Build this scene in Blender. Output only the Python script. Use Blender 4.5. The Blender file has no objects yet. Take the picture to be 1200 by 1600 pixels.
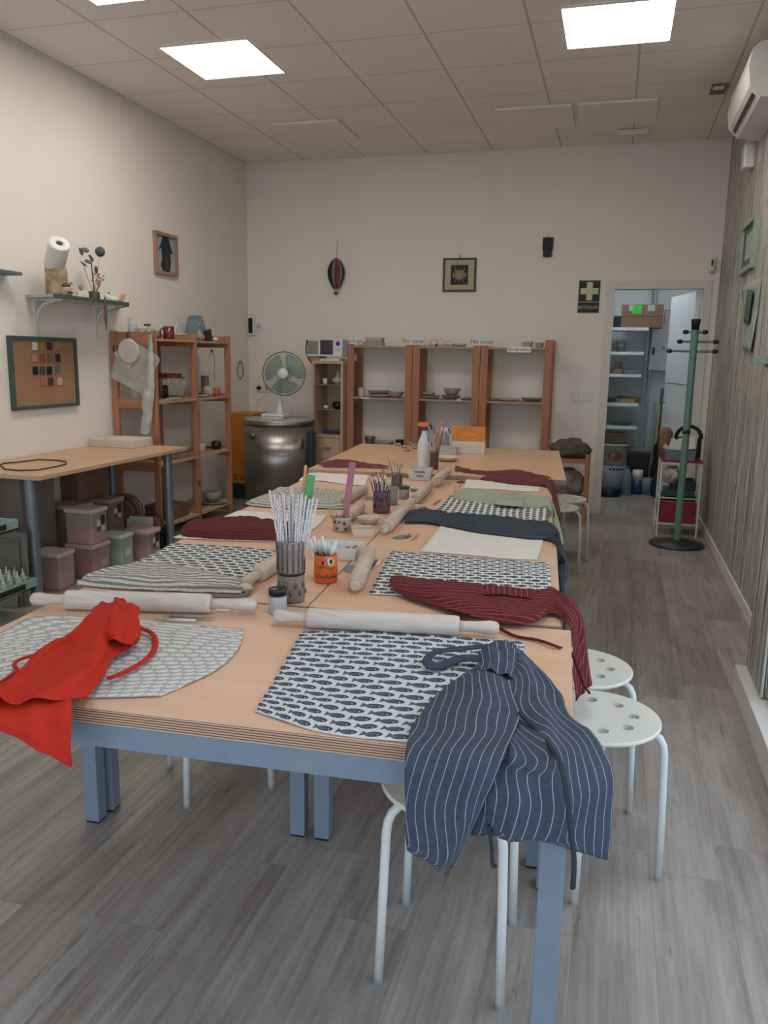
import bpy, bmesh, math, random
from mathutils import Vector, Matrix, noise
random.seed(7)
PI = math.pi
scene = bpy.context.scene
COL = scene.collection
V = Vector

# ------------------------------------------------------------------ camera
F, PITCH, YAW, ROLL = 1254.0, .19, .2745, .017
CAM = V((0, 0, 1.4))
_cy, _sy, _cp, _sp = math.cos(YAW), math.sin(YAW), math.cos(PITCH), math.sin(PITCH)
FW = V((-_sy*_cp, _cy*_cp, -_sp)); _r = V((_cy, _sy, 0)); _u = _r.cross(FW)
RT = math.cos(ROLL)*_r + math.sin(ROLL)*_u
UP = -math.sin(ROLL)*_r + math.cos(ROLL)*_u
cd = bpy.data.cameras.new('camera'); cam = bpy.data.objects.new('camera', cd); COL.objects.link(cam)
cam.matrix_world = Matrix(((RT.x, UP.x, -FW.x, CAM.x), (RT.y, UP.y, -FW.y, CAM.y), (RT.z, UP.z, -FW.z, CAM.z), (0, 0, 0, 1)))
cd.sensor_fit = 'VERTICAL'; cd.sensor_height = 36.0; cd.sensor_width = 27.0; cd.lens = 36.0*F/1600.0
cd.clip_start = .05
scene.camera = cam

# ------------------------------------------------------------------ world, light, exposure
w = bpy.data.worlds.new('world'); scene.world = w; w.use_nodes = True
bg = w.node_tree.nodes['Background']
bg.inputs[0].default_value = (.68, .83, 1.0, 1); bg.inputs[1].default_value = 2.4
PANEL_STRENGTH = 14.5
scene.view_settings.view_transform = 'Standard'; scene.view_settings.look = 'None'
scene.view_settings.gamma = 1; scene.view_settings.use_curve_mapping = False
scene.view_settings.exposure = 0.0

def portal(name, loc, rot, sx, sy):
    l = bpy.data.lights.new(name, 'AREA'); l.shape = 'RECTANGLE'; l.size = sx; l.size_y = sy
    l.cycles.is_portal = True
    o = bpy.data.objects.new(name, l); COL.objects.link(o); o.location = loc; o.rotation_euler = rot
portal('shopfront_daylight_portal', (-1.4, -1.19, 1.35), (PI/2, 0, 0), 4.3, 2.5)
portal('side_window_daylight_portal', (.71, 1.02, 1.2), (PI/2, 0, PI/2), 4.3, 2.1)

# ------------------------------------------------------------------ from measured rays to points on the room's planes
def ray(px, py): return RT*((px-600)/F) + UP*((800-py)/F) + FW
def T(px, py, z):
    d = ray(px, py); return CAM + d*((z-1.4)/d.z)
def W(px, py, Y):
    d = ray(px, py); return CAM + d*(Y/d.y)
def LX(px, py, X):
    d = ray(px, py); return CAM + d*(X/d.x)
def size(pw, P): return pw*(V(P)-CAM).dot(FW)/F

# ------------------------------------------------------------------ materials
MATS = {}
class S:
    """tiny wrapper for node sockets"""
    def __init__(s, nt, sock): s.nt = nt; s.s = sock
    def m(s, op, *o):
        n = s.nt.nodes.new('ShaderNodeMath'); n.operation = op
        for i, a in enumerate((s,)+o):
            if isinstance(a, S): s.nt.links.new(a.s, n.inputs[i])
            else: n.inputs[i].default_value = a
        return S(s.nt, n.outputs[0])
    def __add__(s, o): return s.m('ADD', o)
    def __sub__(s, o): return s.m('SUBTRACT', o)
    def __mul__(s, o): return s.m('MULTIPLY', o)
    def __truediv__(s, o): return s.m('DIVIDE', o)
    def lt(s, o): return s.m('LESS_THAN', o)
    def gt(s, o): return s.m('GREATER_THAN', o)
    def fr(s): return s.m('FRACT')
    def fl(s): return s.m('FLOOR')
    def ab(s): return s.m('ABSOLUTE')
    def mx(s, o): return s.m('MAXIMUM', o)
    def mn(s, o): return s.m('MINIMUM', o)

def newmat(name):
    m = bpy.data.materials.new(name); m.use_nodes = True; nt = m.node_tree
    return m, nt, nt.nodes['Principled BSDF']
def coords(nt, kind='Object'):
    tc = nt.nodes.new('ShaderNodeTexCoord'); return tc.outputs[kind]
def sep(nt, sock):
    n = nt.nodes.new('ShaderNodeSeparateXYZ'); nt.links.new(sock, n.inputs[0]); return [S(nt, o) for o in n.outputs]
def comb(nt, a, b, c=0):
    n = nt.nodes.new('ShaderNodeCombineXYZ')
    for i, q in enumerate((a, b, c)):
        if isinstance(q, S): nt.links.new(q.s, n.inputs[i])
        else: n.inputs[i].default_value = q
    return n.outputs[0]
def noi(nt, vec, scale, detail=3, rough=.5, sc=None):
    n = nt.nodes.new('ShaderNodeTexNoise'); n.inputs['Scale'].default_value = scale
    n.inputs['Detail'].default_value = detail; n.inputs['Roughness'].default_value = rough
    if sc:
        mp = nt.nodes.new('ShaderNodeMapping'); mp.inputs['Scale'].default_value = sc
        nt.links.new(vec, mp.inputs[0]); vec = mp.outputs[0]
    nt.links.new(vec, n.inputs['Vector']); return S(nt, n.outputs['Fac'])
def ramp(nt, f, stops):
    n = nt.nodes.new('ShaderNodeValToRGB'); e = n.color_ramp.elements
    while len(e) > 1: e.remove(e[-1])
    e[0].position = stops[0][0]; e[0].color = (*stops[0][1], 1)
    for p, c in stops[1:]:
        x = e.new(p); x.color = (*c, 1)
    nt.links.new(f.s, n.inputs[0]); return n.outputs[0]
def mixc(nt, f, a, b, mode='MIX'):
    n = nt.nodes.new('ShaderNodeMix'); n.data_type = 'RGBA'; n.blend_type = mode
    if isinstance(f, S): nt.links.new(f.s, n.inputs[0])
    else: n.inputs[0].default_value = f
    for q, i in ((a, 6), (b, 7)):
        if isinstance(q, tuple): n.inputs[i].default_value = (*q[:3], 1)
        else: nt.links.new(q, n.inputs[i])
    return n.outputs[2]
def bump(nt, bs, h, strength=.3, dist=.002):
    n = nt.nodes.new('ShaderNodeBump'); n.inputs['Strength'].default_value = strength; n.inputs['Distance'].default_value = dist
    nt.links.new(h.s, n.inputs['Height']); nt.links.new(n.outputs[0], bs.inputs['Normal'])
def srgb(h):
    c = [int(h[i:i+2], 16)/255 for i in (0, 2, 4)]
    return tuple((x/12.92 if x <= .04045 else ((x+.055)/1.055)**2.4) for x in c)

def plain(name, c, rough=.6, metal=0, var=.12, scale=8, sc=None, bmp=0, alpha=None, trans=0, emit=None, coord='Object', spec=.5):
    """a base colour with a little procedural variation"""
    if isinstance(c, str): c = srgb(c)
    m, nt, bs = newmat(name)
    n = noi(nt, coords(nt, coord), scale, 4, .55, sc)
    a = tuple(max(0, x*(1-var)) for x in c); b = tuple(min(1, x*(1+var)) for x in c)
    nt.links.new(ramp(nt, n, [(.3, a), (.7, b)]), bs.inputs['Base Color'])
    bs.inputs['Roughness'].default_value = rough; bs.inputs['Metallic'].default_value = metal
    bs.inputs['Specular IOR Level'].default_value = spec
    if bmp: bump(nt, bs, n, bmp)
    if alpha is not None: bs.inputs['Alpha'].default_value = alpha
    if trans: bs.inputs['Transmission Weight'].default_value = trans
    if emit: bs.inputs['Emission Color'].default_value = (*c, 1); bs.inputs['Emission Strength'].default_value = emit
    MATS[name] = m; return m

def wood(name, c1, c2, axis='x', scale=3, stretch=14, rough=.5, knots=False, spec=.4):
    m, nt, bs = newmat(name); co = coords(nt)
    sc = {'x': (1, stretch, stretch), 'y': (stretch, 1, stretch), 'z': (stretch, stretch, 1)}[axis]
    n = noi(nt, co, scale, 5, .6, sc)
    col = ramp(nt, n, [(.28, srgb(c1)), (.72, srgb(c2))])
    if knots:
        v = nt.nodes.new('ShaderNodeTexVoronoi'); v.inputs['Scale'].default_value = 7
        mp = nt.nodes.new('ShaderNodeMapping'); k = {'x': (.5, 1.6, 1.6), 'y': (1.6, .5, 1.6), 'z': (1.6, 1.6, .6)}[axis]
        mp.inputs['Scale'].default_value = k; nt.links.new(co, mp.inputs[0]); nt.links.new(mp.outputs[0], v.inputs['Vector'])
        col = mixc(nt, S(nt, v.outputs['Distance']).lt(.13), col, srgb('5e3a22'))
    nt.links.new(col, bs.inputs['Base Color']); bs.inputs['Roughness'].default_value = rough
    bs.inputs['Specular IOR Level'].default_value = spec
    MATS[name] = m; return m

def fish(name, bgc, fgc, sx=.044, sy=.021, outline=True):
    """rows of little printed fish, every second row shifted, in the cloth's own UV metres"""
    m, nt, bs = newmat(name); u, v, _ = sep(nt, coords(nt, 'UV'))
    v2 = v/sy; row = v2.fl(); fv = v2.fr()-.5
    fu = ((u/sx)+(row*.5)).fr()-.5
    bx = (fu-.07)/.34; by = fv/.35
    body = ((bx*bx)+(by*by)).lt(1.0)
    tl = (fu*-1.0)-.19
    tail = (fv.ab().lt(tl*1.3+.05))*(fu.gt(-.42))*(fu.lt(-.14))
    fm = body.mx(tail)
    eye = (((fu-.24)/.035).m('POWER', 2)+((fv-.04)/.07).m('POWER', 2)).lt(1.0)
    rib = ((fu*26.0).fr().lt(.25))*(fv.ab().lt(.2))*(fu.lt(.15))
    n = noi(nt, coords(nt, 'UV'), 260, 2)
    fm = fm*(eye*-1.0+1.0)*((rib*-.35)+1.0)
    fm = fm*((n.gt(.36)*.3)+.7)
    nt.links.new(mixc(nt, fm, srgb(bgc), srgb(fgc)), bs.inputs['Base Color'])
    bs.inputs['Roughness'].default_value = .9; bs.inputs['Specular IOR Level'].default_value = .1
    bump(nt, bs, noi(nt, coords(nt, 'UV'), 900, 1), .25, .0006)
    MATS[name] = m; return m

def stripes(name, bgc, fgc, period=.014, width=.12, along='u', rough=.9, weave=700, soft=.0):
    m, nt, bs = newmat(name); u, v, _ = sep(nt, coords(nt, 'UV'))
    q = u if along == 'u' else v
    s = (q/period).fr().lt(width)
    n = noi(nt, coords(nt, 'UV'), weave, 2)
    s = s*((n*.5)+.55)
    base = ramp(nt, noi(nt, coords(nt, 'UV'), 90, 4), [(.3, tuple(x*.82 for x in srgb(bgc))), (.7, tuple(x*1.12 for x in srgb(bgc)))])
    nt.links.new(mixc(nt, s, base, srgb(fgc)), bs.inputs['Base Color'])
    bs.inputs['Roughness'].default_value = rough; bs.inputs['Specular IOR Level'].default_value = .1
    bump(nt, bs, n, .3, .0008)
    MATS[name] = m; return m

def glassy(name, c, alpha=.3, rough=.1):
    m, nt, bs = newmat(name)
    if isinstance(c, str): c = srgb(c)
    n = noi(nt, coords(nt), 6, 2)
    nt.links.new(ramp(nt, n, [(.3, tuple(x*.92 for x in c)), (.7, c)]), bs.inputs['Base Color'])
    bs.inputs['Alpha'].default_value = alpha; bs.inputs['Roughness'].default_value = rough
    MATS[name] = m; return m

# floor planks -------------------------------------------------------------
def floor_mat():
    m, nt, bs = newmat('laminate_floor'); co = coords(nt); x, y, z = sep(nt, co)
    px = x/.195; col = px.fl(); 
    wn = nt.nodes.new('ShaderNodeTexWhiteNoise'); wn.noise_dimensions = '1D'; nt.links.new(col.s, wn.inputs['W'])
    off = S(nt, wn.outputs['Value'])
    py = (y/1.25)+off*1.0; r = py.fl()
    wn2 = nt.nodes.new('ShaderNodeTexWhiteNoise'); wn2.noise_dimensions = '2D'; nt.links.new(comb(nt, col, r), wn2.inputs['Vector'])
    tone = S(nt, wn2.outputs['Value'])
    vec = comb(nt, x*9.0+(tone*37.0), y*.7+(tone*11.0), 0)
    g1 = noi(nt, vec, 1.1, 6, .62)
    vec2 = comb(nt, x*40.0+(tone*17.0), y*1.1, 0)
    g2 = noi(nt, vec2, 1.6, 4, .6)
    vec3 = comb(nt, x*3.5+(tone*9.0), y*1.0+(tone*5.0), 0)
    g3 = noi(nt, vec3, 1.7, 5, .7)
    mixv = (g1*.38)+(g2*.26)+(tone*.08)+(g3*.34)
    c = ramp(nt, mixv, [(.40, srgb('7a6f67')), (.50, srgb('928880')), (.58, srgb('a39a92')), (.68, srgb('b6ada6'))])
    crack = noi(nt, comb(nt, x*13.0+(tone*23.0), y*1.3+(tone*7.0), 0), 1.5, 6, .72)
    c = mixc(nt, ((crack-.60)*7.0).mx(0.0).mn(.5), c, srgb('4a3f38'))
    ex = px.fr(); ey = py.fr()
    seam = (ex.lt(.012)).mx(ey.lt(.002))
    c = mixc(nt, seam*.3, c, srgb('57493d'))
    nt.links.new(c, bs.inputs['Base Color']); bs.inputs['Roughness'].default_value = .42
    bs.inputs['Specular IOR Level'].default_value = .35
    bump(nt, bs, g2, .12, .001)
    return m
def ceil_mat():
    m, nt, bs = newmat('ceiling_tiles'); x, y, z = sep(nt, coords(nt))
    fx = ((x+2.22)/.6).fr(); fy = ((y-4.74)/.6).fr()
    a = fx.lt(.012).mx(fx.gt(.988)); b = fy.lt(.010).mx(fy.gt(.990))
    n = noi(nt, coords(nt), 120, 3)
    big = noi(nt, coords(nt), 1.2, 2)
    c = ramp(nt, big, [(.3, srgb('ebe3dc')), (.7, srgb('f1eae4'))])
    c = mixc(nt, (a*.45).mx(b*.3), c, srgb('7d756c'))
    nt.links.new(c, bs.inputs['Base Color']); bs.inputs['Roughness'].default_value = .95
    bs.inputs['Specular IOR Level'].default_value = .1
    bump(nt, bs, n, .35, .002)
    return m
def wallpaper_mat():
    m, nt, bs = newmat('striped_wallpaper'); x, y, z = sep(nt, coords(nt))
    q = y+x
    v1 = comb(nt, q*1.0, 0, z*.016)
    a = noi(nt, v1, 48, 3, .75); b = noi(nt, comb(nt, q+3.0, 0, z*.03), 130, 2, .6)
    t = ((a-.5)*2.3)+((b-.5)*1.5)+.5
    c = ramp(nt, t, [(.22, srgb('3a332c')), (.32, srgb('6a6257')), (.42, srgb('a69e90')), (.55, srgb('cdc8bb')), (.64, srgb('969587')), (.78, srgb('dfdcd2'))])
    ln = noi(nt, comb(nt, q+5.0, 0, z*.012), 95, 2, .8)
    c = mixc(nt, ((ln-.535)*16.0).mx(0.0).mn(.85), c, srgb('423a30'))
    lt_ = noi(nt, comb(nt, q+15.0, 0, z*.012), 80, 2, .8)
    c = mixc(nt, ((lt_-.54)*14.0).mx(0.0).mn(.85), c, srgb('e6e3d8'))
    g = noi(nt, comb(nt, q+9.0, 0, z*.2), 9, 2)
    c = mixc(nt, (g.gt(.56))*.25, c, srgb('8a9c8c'))
    nt.links.new(c, bs.inputs['Base Color']); bs.inputs['Roughness'].default_value = .55
    bump(nt, bs, a, .3, .002); return m
def ply_mat():
    m, nt, bs = newmat('plywood_edge'); x, y, z = sep(nt, coords(nt))
    s = (z/.0052).fr().lt(.42)
    c = mixc(nt, s, srgb('c8a184'), srgb('5e3b30'))
    nt.links.new(c, bs.inputs['Base Color']); bs.inputs['Roughness'].default_value = .6; return m

M_floor, M_ceil, M_paper, M_ply = floor_mat(), ceil_mat(), wallpaper_mat(), ply_mat()
M_wall = plain('white_wall_paint', 'e8dfd2', .9, var=.02, scale=2, bmp=.06, spec=.2)
M_store = plain('storage_wall_paint', 'ccd0d2', .9, var=.02, scale=2)
M_white = plain('white_gloss_paint', 'd9d6cf', .45, var=.02)
M_frame = plain('door_frame_paint', 'd6d0c4', .5, var=.02)
M_wplast = plain('white_plastic', 'd8d6d0', .4, var=.03)
M_stool = plain('white_powder_coat', 'dcd8cc', .38, var=.02)
M_stoolleg = plain('white_tube_steel', 'd8d9d6', .3, var=.02)
M_beech = wood('beech_laminate', 'd2a584', 'ddb496', 'x', 2.2, 9, .45)
M_beech2 = wood('beech_table_far', 'c99f7b', 'd4ae8b', 'x', 1.6, 7, .33)
M_steel = plain('blue_grey_steel', '7a8897', .4, metal=.15, var=.05, scale=30)
M_pine = wood('pine', '9c6444', 'b67d58', 'z', 3, 16, .55, knots=True)
M_pine2 = wood('pine_shelf', 'a58467', 'bf9d80', 'y', 3, 12, .6)
M_birch = wood('birch_veneer', 'b8977a', 'c8a98c', 'z', 2, 10, .5)
M_pin = wood('rolling_pin_wood', 'b9a99d', 'd8cbc1', 'x', 3, 24, .65)
M_pin2 = wood('rolling_pin_wood_lengthwise', 'a8927c', 'd3bfaa', 'y', 3, 16, .65)
M_black = plain('black_plastic', '141414', .4)
M_dark = plain('dark_grey_plastic', '2b2c2e', .5)
M_green = plain('green_grey_enamel', '5f8478', .4, var=.05)
M_inox = plain('brushed_stainless', '9a948c', .32, metal=.9, var=.12, scale=3, sc=(30, 30, .4))
M_inox.node_tree.nodes['Principled BSDF'].inputs['Anisotropic'].default_value = .8
M_chrome = plain('chrome', 'b0b0ae', .22, metal=1.0, var=.03)
M_orange = plain('orange_enamel', 'c97a17', .45, var=.03)
M_steelgrey = plain('grey_tube', '7e858a', .35, metal=.5)
M_linen = plain('cream_linen', 'd9d2c6', .95, var=.05, scale=40, coord='UV', bmp=.3)
M_greyfish = fish('pale_grey_fish_print', 'aeada8', 'dad8d3', .046, .030)
M_fish = fish('navy_fish_print', 'cbcccd', '3d4454', .049, .031)
M_fish2 = fish('dark_fish_print', 'd3d1cb', '34373e', .049, .031)
M_red = plain('red_cotton', 'bb2e20', .85, var=.06, scale=60, coord='UV', spec=.15)
M_blueap = stripes('blue_grey_pinstripe', '464e5c', 'a9afb8', .0185, .075)
M_blueap2 = stripes('charcoal_pinstripe', '3c4148', '5f666e', .016, .1)
M_burg = stripes('burgundy_pinstripe', '66282a', 'a5716d', .016, .10)
M_burg2 = stripes('burgundy_fine_stripe', '61292b', '744043', .012, .15)
M_greyap = stripes('cream_and_grey_stripe', 'c4beb0', '64625d', .017, .45, 'v')
M_greenap = stripes('pale_green_stripe', 'a6ab95', '8b937c', .012, .3, 'v')
M_clay = plain('raw_clay', '958a7d', .9, var=.1)
M_clayd = plain('dark_clay', '75695e', .9, var=.15)
M_claylight = plain('pale_glazed_clay', 'cdbba2', .6, var=.08)
M_paperw = plain('white_paper', 'e2dfd8', .8, var=.02)
M_ink = plain('dark_ink', '25262c', .7)
M_card = plain('brown_cardboard', '7d5f4c', .85, var=.06)
M_glass = glassy('clear_glass', 'cfd8d4', .28, .05)
M_gglass = glassy('green_glass', '8ea48e', .5, .08)

# ------------------------------------------------------------------ mesh building
class MB:
    def __init__(s): s.bm = bmesh.new(); s.uv = s.bm.loops.layers.uv.new('UVMap')
    def face(s, vs, smooth=False, mi=0, uvs=None):
        try: f = s.bm.faces.new(vs)
        except ValueError: return None
        f.smooth = smooth; f.material_index = mi
        for l, q in zip(f.loops, uvs or [(.0099, .0035)]*len(vs)): l[s.uv].uv = q
        return f
    def box(s, lo, hi, M=None, mi=0, bevel=0):
        if bevel:
            t = bmesh.new(); bmesh.ops.create_cube(t, size=1)
            for v in t.verts: v.co = V([lo[i]+(v.co[i]+.5)*(hi[i]-lo[i]) for i in range(3)])
            bmesh.ops.bevel(t, geom=t.edges[:], offset=bevel, segments=2, affect='EDGES', profile=.6)
            s.merge(t, M, mi, True); return s
        c = [V((x, y, z)) for x in (lo[0], hi[0]) for y in (lo[1], hi[1]) for z in (lo[2], hi[2])]
        if M: c = [M @ p for p in c]
        v = [s.bm.verts.new(p) for p in c]
        for f in ((0, 1, 3, 2), (4, 6, 7, 5), (0, 4, 5, 1), (2, 3, 7, 6), (0, 2, 6, 4), (1, 5, 7, 3)): s.face([v[i] for i in f], mi=mi)
        return s
    def merge(s, t, M=None, mi=0, smooth=False):
        mp = {}
        for v in t.verts: mp[v] = s.bm.verts.new(M @ v.co if M else v.co)
        for f in t.faces: s.face([mp[v] for v in f.verts], smooth and len(f.verts) < 5 and f.calc_area() < 1e-4, mi)
        t.free()
    def prism(s, pts, z0, z1, M=None, mi=0):
        """polygon in xy (CCW) extruded z0..z1"""
        a = [V((p[0], p[1], z0)) for p in pts]; b = [V((p[0], p[1], z1)) for p in pts]
        if M: a = [M @ p for p in a]; b = [M @ p for p in b]
        a = [s.bm.verts.new(p) for p in a]; b = [s.bm.verts.new(p) for p in b]; n = len(a)
        s.face(a[::-1], mi=mi); s.face(b, mi=mi)
        for i in range(n): s.face([a[i], a[(i+1) % n], b[(i+1) % n], b[i]], mi=mi)
        return s
    def lathe(s, prof, c=(0, 0, 0), axis=(0, 0, 1), seg=24, smooth=True, mi=0, wob=0):
        """prof: (radius, distance along axis); a zero radius closes"""
        ax = V(axis).normalized(); q = ax.to_track_quat('Z', 'Y').to_matrix(); c = V(c); rings = []
        for r, h in prof:
            if r < 1e-6: rings.append([s.bm.verts.new(c+ax*h)]); continue
            rings.append([s.bm.verts.new(c+ax*h+q @ V((math.cos(2*PI*k/seg)*r*(1+wob*math.sin(5*2*PI*k/seg+h*30)), math.sin(2*PI*k/seg)*r*(1+wob*math.cos(3*2*PI*k/seg)), 0))) for k in range(seg)])
        for a, b in zip(rings, rings[1:]):
            for k in range(seg):
                k2 = (k+1) % seg
                if len(a) == 1 and len(b) == 1: continue
                if len(a) == 1: s.face([a[0], b[k], b[k2]], smooth, mi)
                elif len(b) == 1: s.face([a[k], a[k2], b[0]], smooth, mi)
                else: s.face([a[k], a[k2], b[k2], b[k]], smooth, mi)
        return s
    def cyl(s, p0, p1, r0, r1=None, seg=16, mi=0):
        r1 = r0 if r1 is None else r1; p0 = V(p0); p1 = V(p1); L = (p1-p0).length
        a = s.bm.verts; e = min(r0, r1)*.0
        return s.lathe([(0, 0), (r0, 0), (r0, 1e-5), (r1, L-1e-5), (r1, L), (0, L)], p0, p1-p0, seg, True, mi)
    def tube(s, pts, r, seg=10, closed=False, mi=0, flat=1.0):
        pts = [V(p) for p in pts]; n = len(pts); rings = []; prev = None
        for i, p in enumerate(pts):
            d = ((pts[(i+1) % n] if closed or i < n-1 else p)-(pts[i-1] if closed or i else p)).normalized()
            if prev is None:
                nrm = d.orthogonal().normalized()
                if abs(d.z) < .95: nrm = (V((0, 0, 1))-d*d.z).normalized()
            else: nrm = (prev-d*prev.dot(d)).normalized()
            prev = nrm; bi = d.cross(nrm); rr = r[i] if isinstance(r, (list, tuple)) else r
            rings.append([s.bm.verts.new(p+nrm*math.cos(2*PI*k/seg)*rr*flat+bi*math.sin(2*PI*k/seg)*rr) for k in range(seg)])
        for i in range(n if closed else n-1):
            a, b = rings[i], rings[(i+1) % n]
            for k in range(seg): s.face([a[k], a[(k+1) % seg], b[(k+1) % seg], b[k]], True, mi)
        if not closed: s.face(rings[0][::-1], mi=mi); s.face(rings[-1], mi=mi)
        return s
    def ball(s, c, r, sc=(1, 1, 1), seg=16, mi=0):
        t = bmesh.new(); bmesh.ops.create_uvsphere(t, u_segments=seg, v_segments=max(6, seg//2), radius=r)
        c = V(c); mp = {v: s.bm.verts.new(c+V((v.co.x*sc[0], v.co.y*sc[1], v.co.z*sc[2]))) for v in t.verts}
        for f in t.faces: s.face([mp[v] for v in f.verts], True, mi)
        t.free(); return s
    def sheet(s, net, nu=24, nv=24, thick=.0012, amp=.002, freq=14, lift=True, seed=0, uvrot=False, uv0=(0, 0), anchor=None, folds=None):
        """cloth: Catmull-Rom surface over a net of points (rows of equal length)"""
        R, Cn = len(net), len(net[0]); net = [[V(p) for p in row] for row in net]
        def cr(p, t):
            n = len(p); x = t*(n-1); i = min(int(x), n-2); f = x-i
            p0 = p[i-1] if i else p[0]*2-p[1]; p1, p2 = p[i], p[i+1]; p3 = p[i+2] if i+2 < n else p[n-1]*2-p[n-2]
            return .5*((2*p1)+(p2-p0)*f+(2*p0-5*p1+4*p2-p3)*f*f+(3*p1-p0-3*p2+p3)*f*f*f)
        P = []
        for j in range(nv+1):
            row = [cr([net[i][k] for i in range(R)], j/nv) for k in range(Cn)]
            P.append([cr(row, i/nu) for i in range(nu+1)])
        lu = sum((P[nv//2][i+1]-P[nv//2][i]).length for i in range(nu)); lv = sum((P[j+1][nu//2]-P[j][nu//2]).length for j in range(nv))
        Q = []; N = []
        for j in range(nv+1):
            rq = []; rn = []
            for i in range(nu+1):
                a = P[j][min(i+1, nu)]-P[j][max(i-1, 0)]; b = P[min(j+1, nv)][i]-P[max(j-1, 0)][i]
                n = a.cross(b); n = n.normalized() if n.length > 1e-9 else V((0, 0, 1))
                if n.z < -.2 or (abs(n.z) <= .2 and n.dot(CAM-P[j][i]) < 0 and lift): n = -n
                h = noise.noise(P[j][i]*freq+V((seed, seed*.7, 0)))+.5*noise.noise(P[j][i]*freq*2.3+V((seed, 3, 0)))
                h = (h+.6) if lift else h
                if lift: h = max(h, 0)
                q = n*(h*amp)
                if folds:
                    A_, n_, ax_ = folds[:3]; s_ = (i/nu if ax_ == 'u' else j/nv); o_ = (j/nv if ax_ == 'u' else i/nu)
                    w_ = .5+.5*math.sin(2*PI*(n_*s_+.55*noise.noise(V((o_*2.3+seed, s_*1.5, seed)))+seed*.37))
                    ed = min(1, 8*s_, 8*(1-s_)) if len(folds) < 4 else 1
                    q += n*(A_*(w_**1.6)*ed*(.55+.9*abs(noise.noise(V((o_*3+seed*2, s_*2, 5))))))
                rq.append(P[j][i]+q); rn.append(n)
            Q.append(rq); N.append(rn)
        top = [[s.bm.verts.new(Q[j][i]+N[j][i]*thick) for i in range(nu+1)] for j in range(nv+1)]
        bot = [[s.bm.verts.new(Q[j][i]) for i in range(nu+1)] for j in range(nv+1)]
        cum = None
        if anchor is not None:
            cum = []
            for j in range(nv+1):
                c_ = [0]
                for i in range(nu): c_.append(c_[-1]+(P[j][i+1]-P[j][i]).length)
                cum.append([x-(c_[-1] if anchor == 1 else (c_[-1]/2 if anchor == .5 else 0))+3 for x in c_])
            if anchor == 'v':
                cum = [[3+sum((P[jj+1][i]-P[jj][i]).length for jj in range(j)) for i in range(nu+1)] for j in range(nv+1)]
        def uv(j, i):
            a, b = uv0[0]+i/nu*lu, uv0[1]+j/nv*lv
            if cum and anchor == 'v': b = cum[j][i]
            elif cum: a = cum[j][i]
            return (b, a) if uvrot else (a, b)
        for j in range(nv):
            for i in range(nu):
                us = [uv(j, i), uv(j, i+1), uv(j+1, i+1), uv(j+1, i)]
                s.face([top[j][i], top[j][i+1], top[j+1][i+1], top[j+1][i]], True, 0, us)
                s.face([bot[j][i], bot[j+1][i], bot[j+1][i+1], bot[j][i+1]], True, 0, [us[0], us[3], us[2], us[1]])
        def rim(a, b, c, d, q): s.face([a, b, c, d], False, 0, [q]*4)
        for i in range(nu):
            rim(top[0][i], bot[0][i], bot[0][i+1], top[0][i+1], uv(0, i)); rim(top[nv][i], top[nv][i+1], bot[nv][i+1], bot[nv][i], uv(nv, i))
        for j in range(nv):
            rim(top[j][0], top[j+1][0], bot[j+1][0], bot[j][0], uv(j, 0)); rim(top[j][nu], bot[j][nu], bot[j+1][nu], top[j+1][nu], uv(j, nu))
        return s
    def text(s, txt, h, o, xd, yd, depth=.0006, mi=0, mapf=None, center=True):
        cu = bpy.data.curves.new('txt', 'FONT'); cu.body = txt; cu.size = h; cu.extrude = depth/2; cu.resolution_u = 2
        if center: cu.align_x = 'CENTER'; cu.align_y = 'CENTER'
        ob = bpy.data.objects.new('txt', cu); me = bpy.data.meshes.new_from_object(ob)
        o = V(o); xd = V(xd).normalized(); yd = V(yd).normalized(); zd = xd.cross(yd)
        vs = []
        for v in me.vertices:
            p = mapf(v.co) if mapf else o+xd*v.co.x+yd*v.co.y+zd*v.co.z
            vs.append(s.bm.verts.new(p))
        for f in me.polygons: s.face([vs[i] for i in f.vertices], mi=mi)
        bpy.data.objects.remove(ob); bpy.data.curves.remove(cu); bpy.data.meshes.remove(me); return s
    def to(s, name, mat, parent=None, label=None, recalc=True):
        if recalc: bmesh.ops.recalc_face_normals(s.bm, faces=s.bm.faces[:])
        base = V((0, 0, 0)); p = parent
        while p is not None: base += p.location; p = p.parent
        if parent is None:
            co = [v.co for v in s.bm.verts]
            base = V(((min(c.x for c in co)+max(c.x for c in co))/2, (min(c.y for c in co)+max(c.y for c in co))/2, min(c.z for c in co)))
        for v in s.bm.verts: v.co -= base
        me = bpy.data.meshes.new(name); s.bm.to_mesh(me); s.bm.free()
        for mm in (mat if isinstance(mat, (list, tuple)) else [mat]): me.materials.append(mm)
        o = bpy.data.objects.new(name, me); COL.objects.link(o)
        if parent is None: o.location = base
        else: o.parent = parent
        if label: o['label'] = label
        return o

def tag(o, label, cat, group=None, kind=None):
    o['label'] = label; o['category'] = cat
    if group: o['group'] = group
    if kind: o['kind'] = kind
    return o
def thing(name, label, cat, loc=(0, 0, 0), group=None):
    o = bpy.data.objects.new(name, None); COL.objects.link(o); o.location = loc; o.empty_display_size = .05
    return tag(o, label, cat, group)
def struct(name, mb, mat, label=None):
    o = mb.to(name, mat); o['kind'] = 'structure'
    if label: o['label'] = label
    return o
def dup(root, loc, rz, label, group=None):
    r = root.copy(); COL.objects.link(r); r.location = loc; r.rotation_euler = (0, 0, rz); r['label'] = label
    if group: r['group'] = group
    for ch in list(root.children):
        c = ch.copy(); COL.objects.link(c); c.parent = r
        for g in ch.children:
            d = g.copy(); COL.objects.link(d); d.parent = c
    return r
def rotz(a, o=(0, 0, 0)): return Matrix.Translation(V(o)) @ Matrix.Rotation(a, 4, 'Z')

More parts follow.
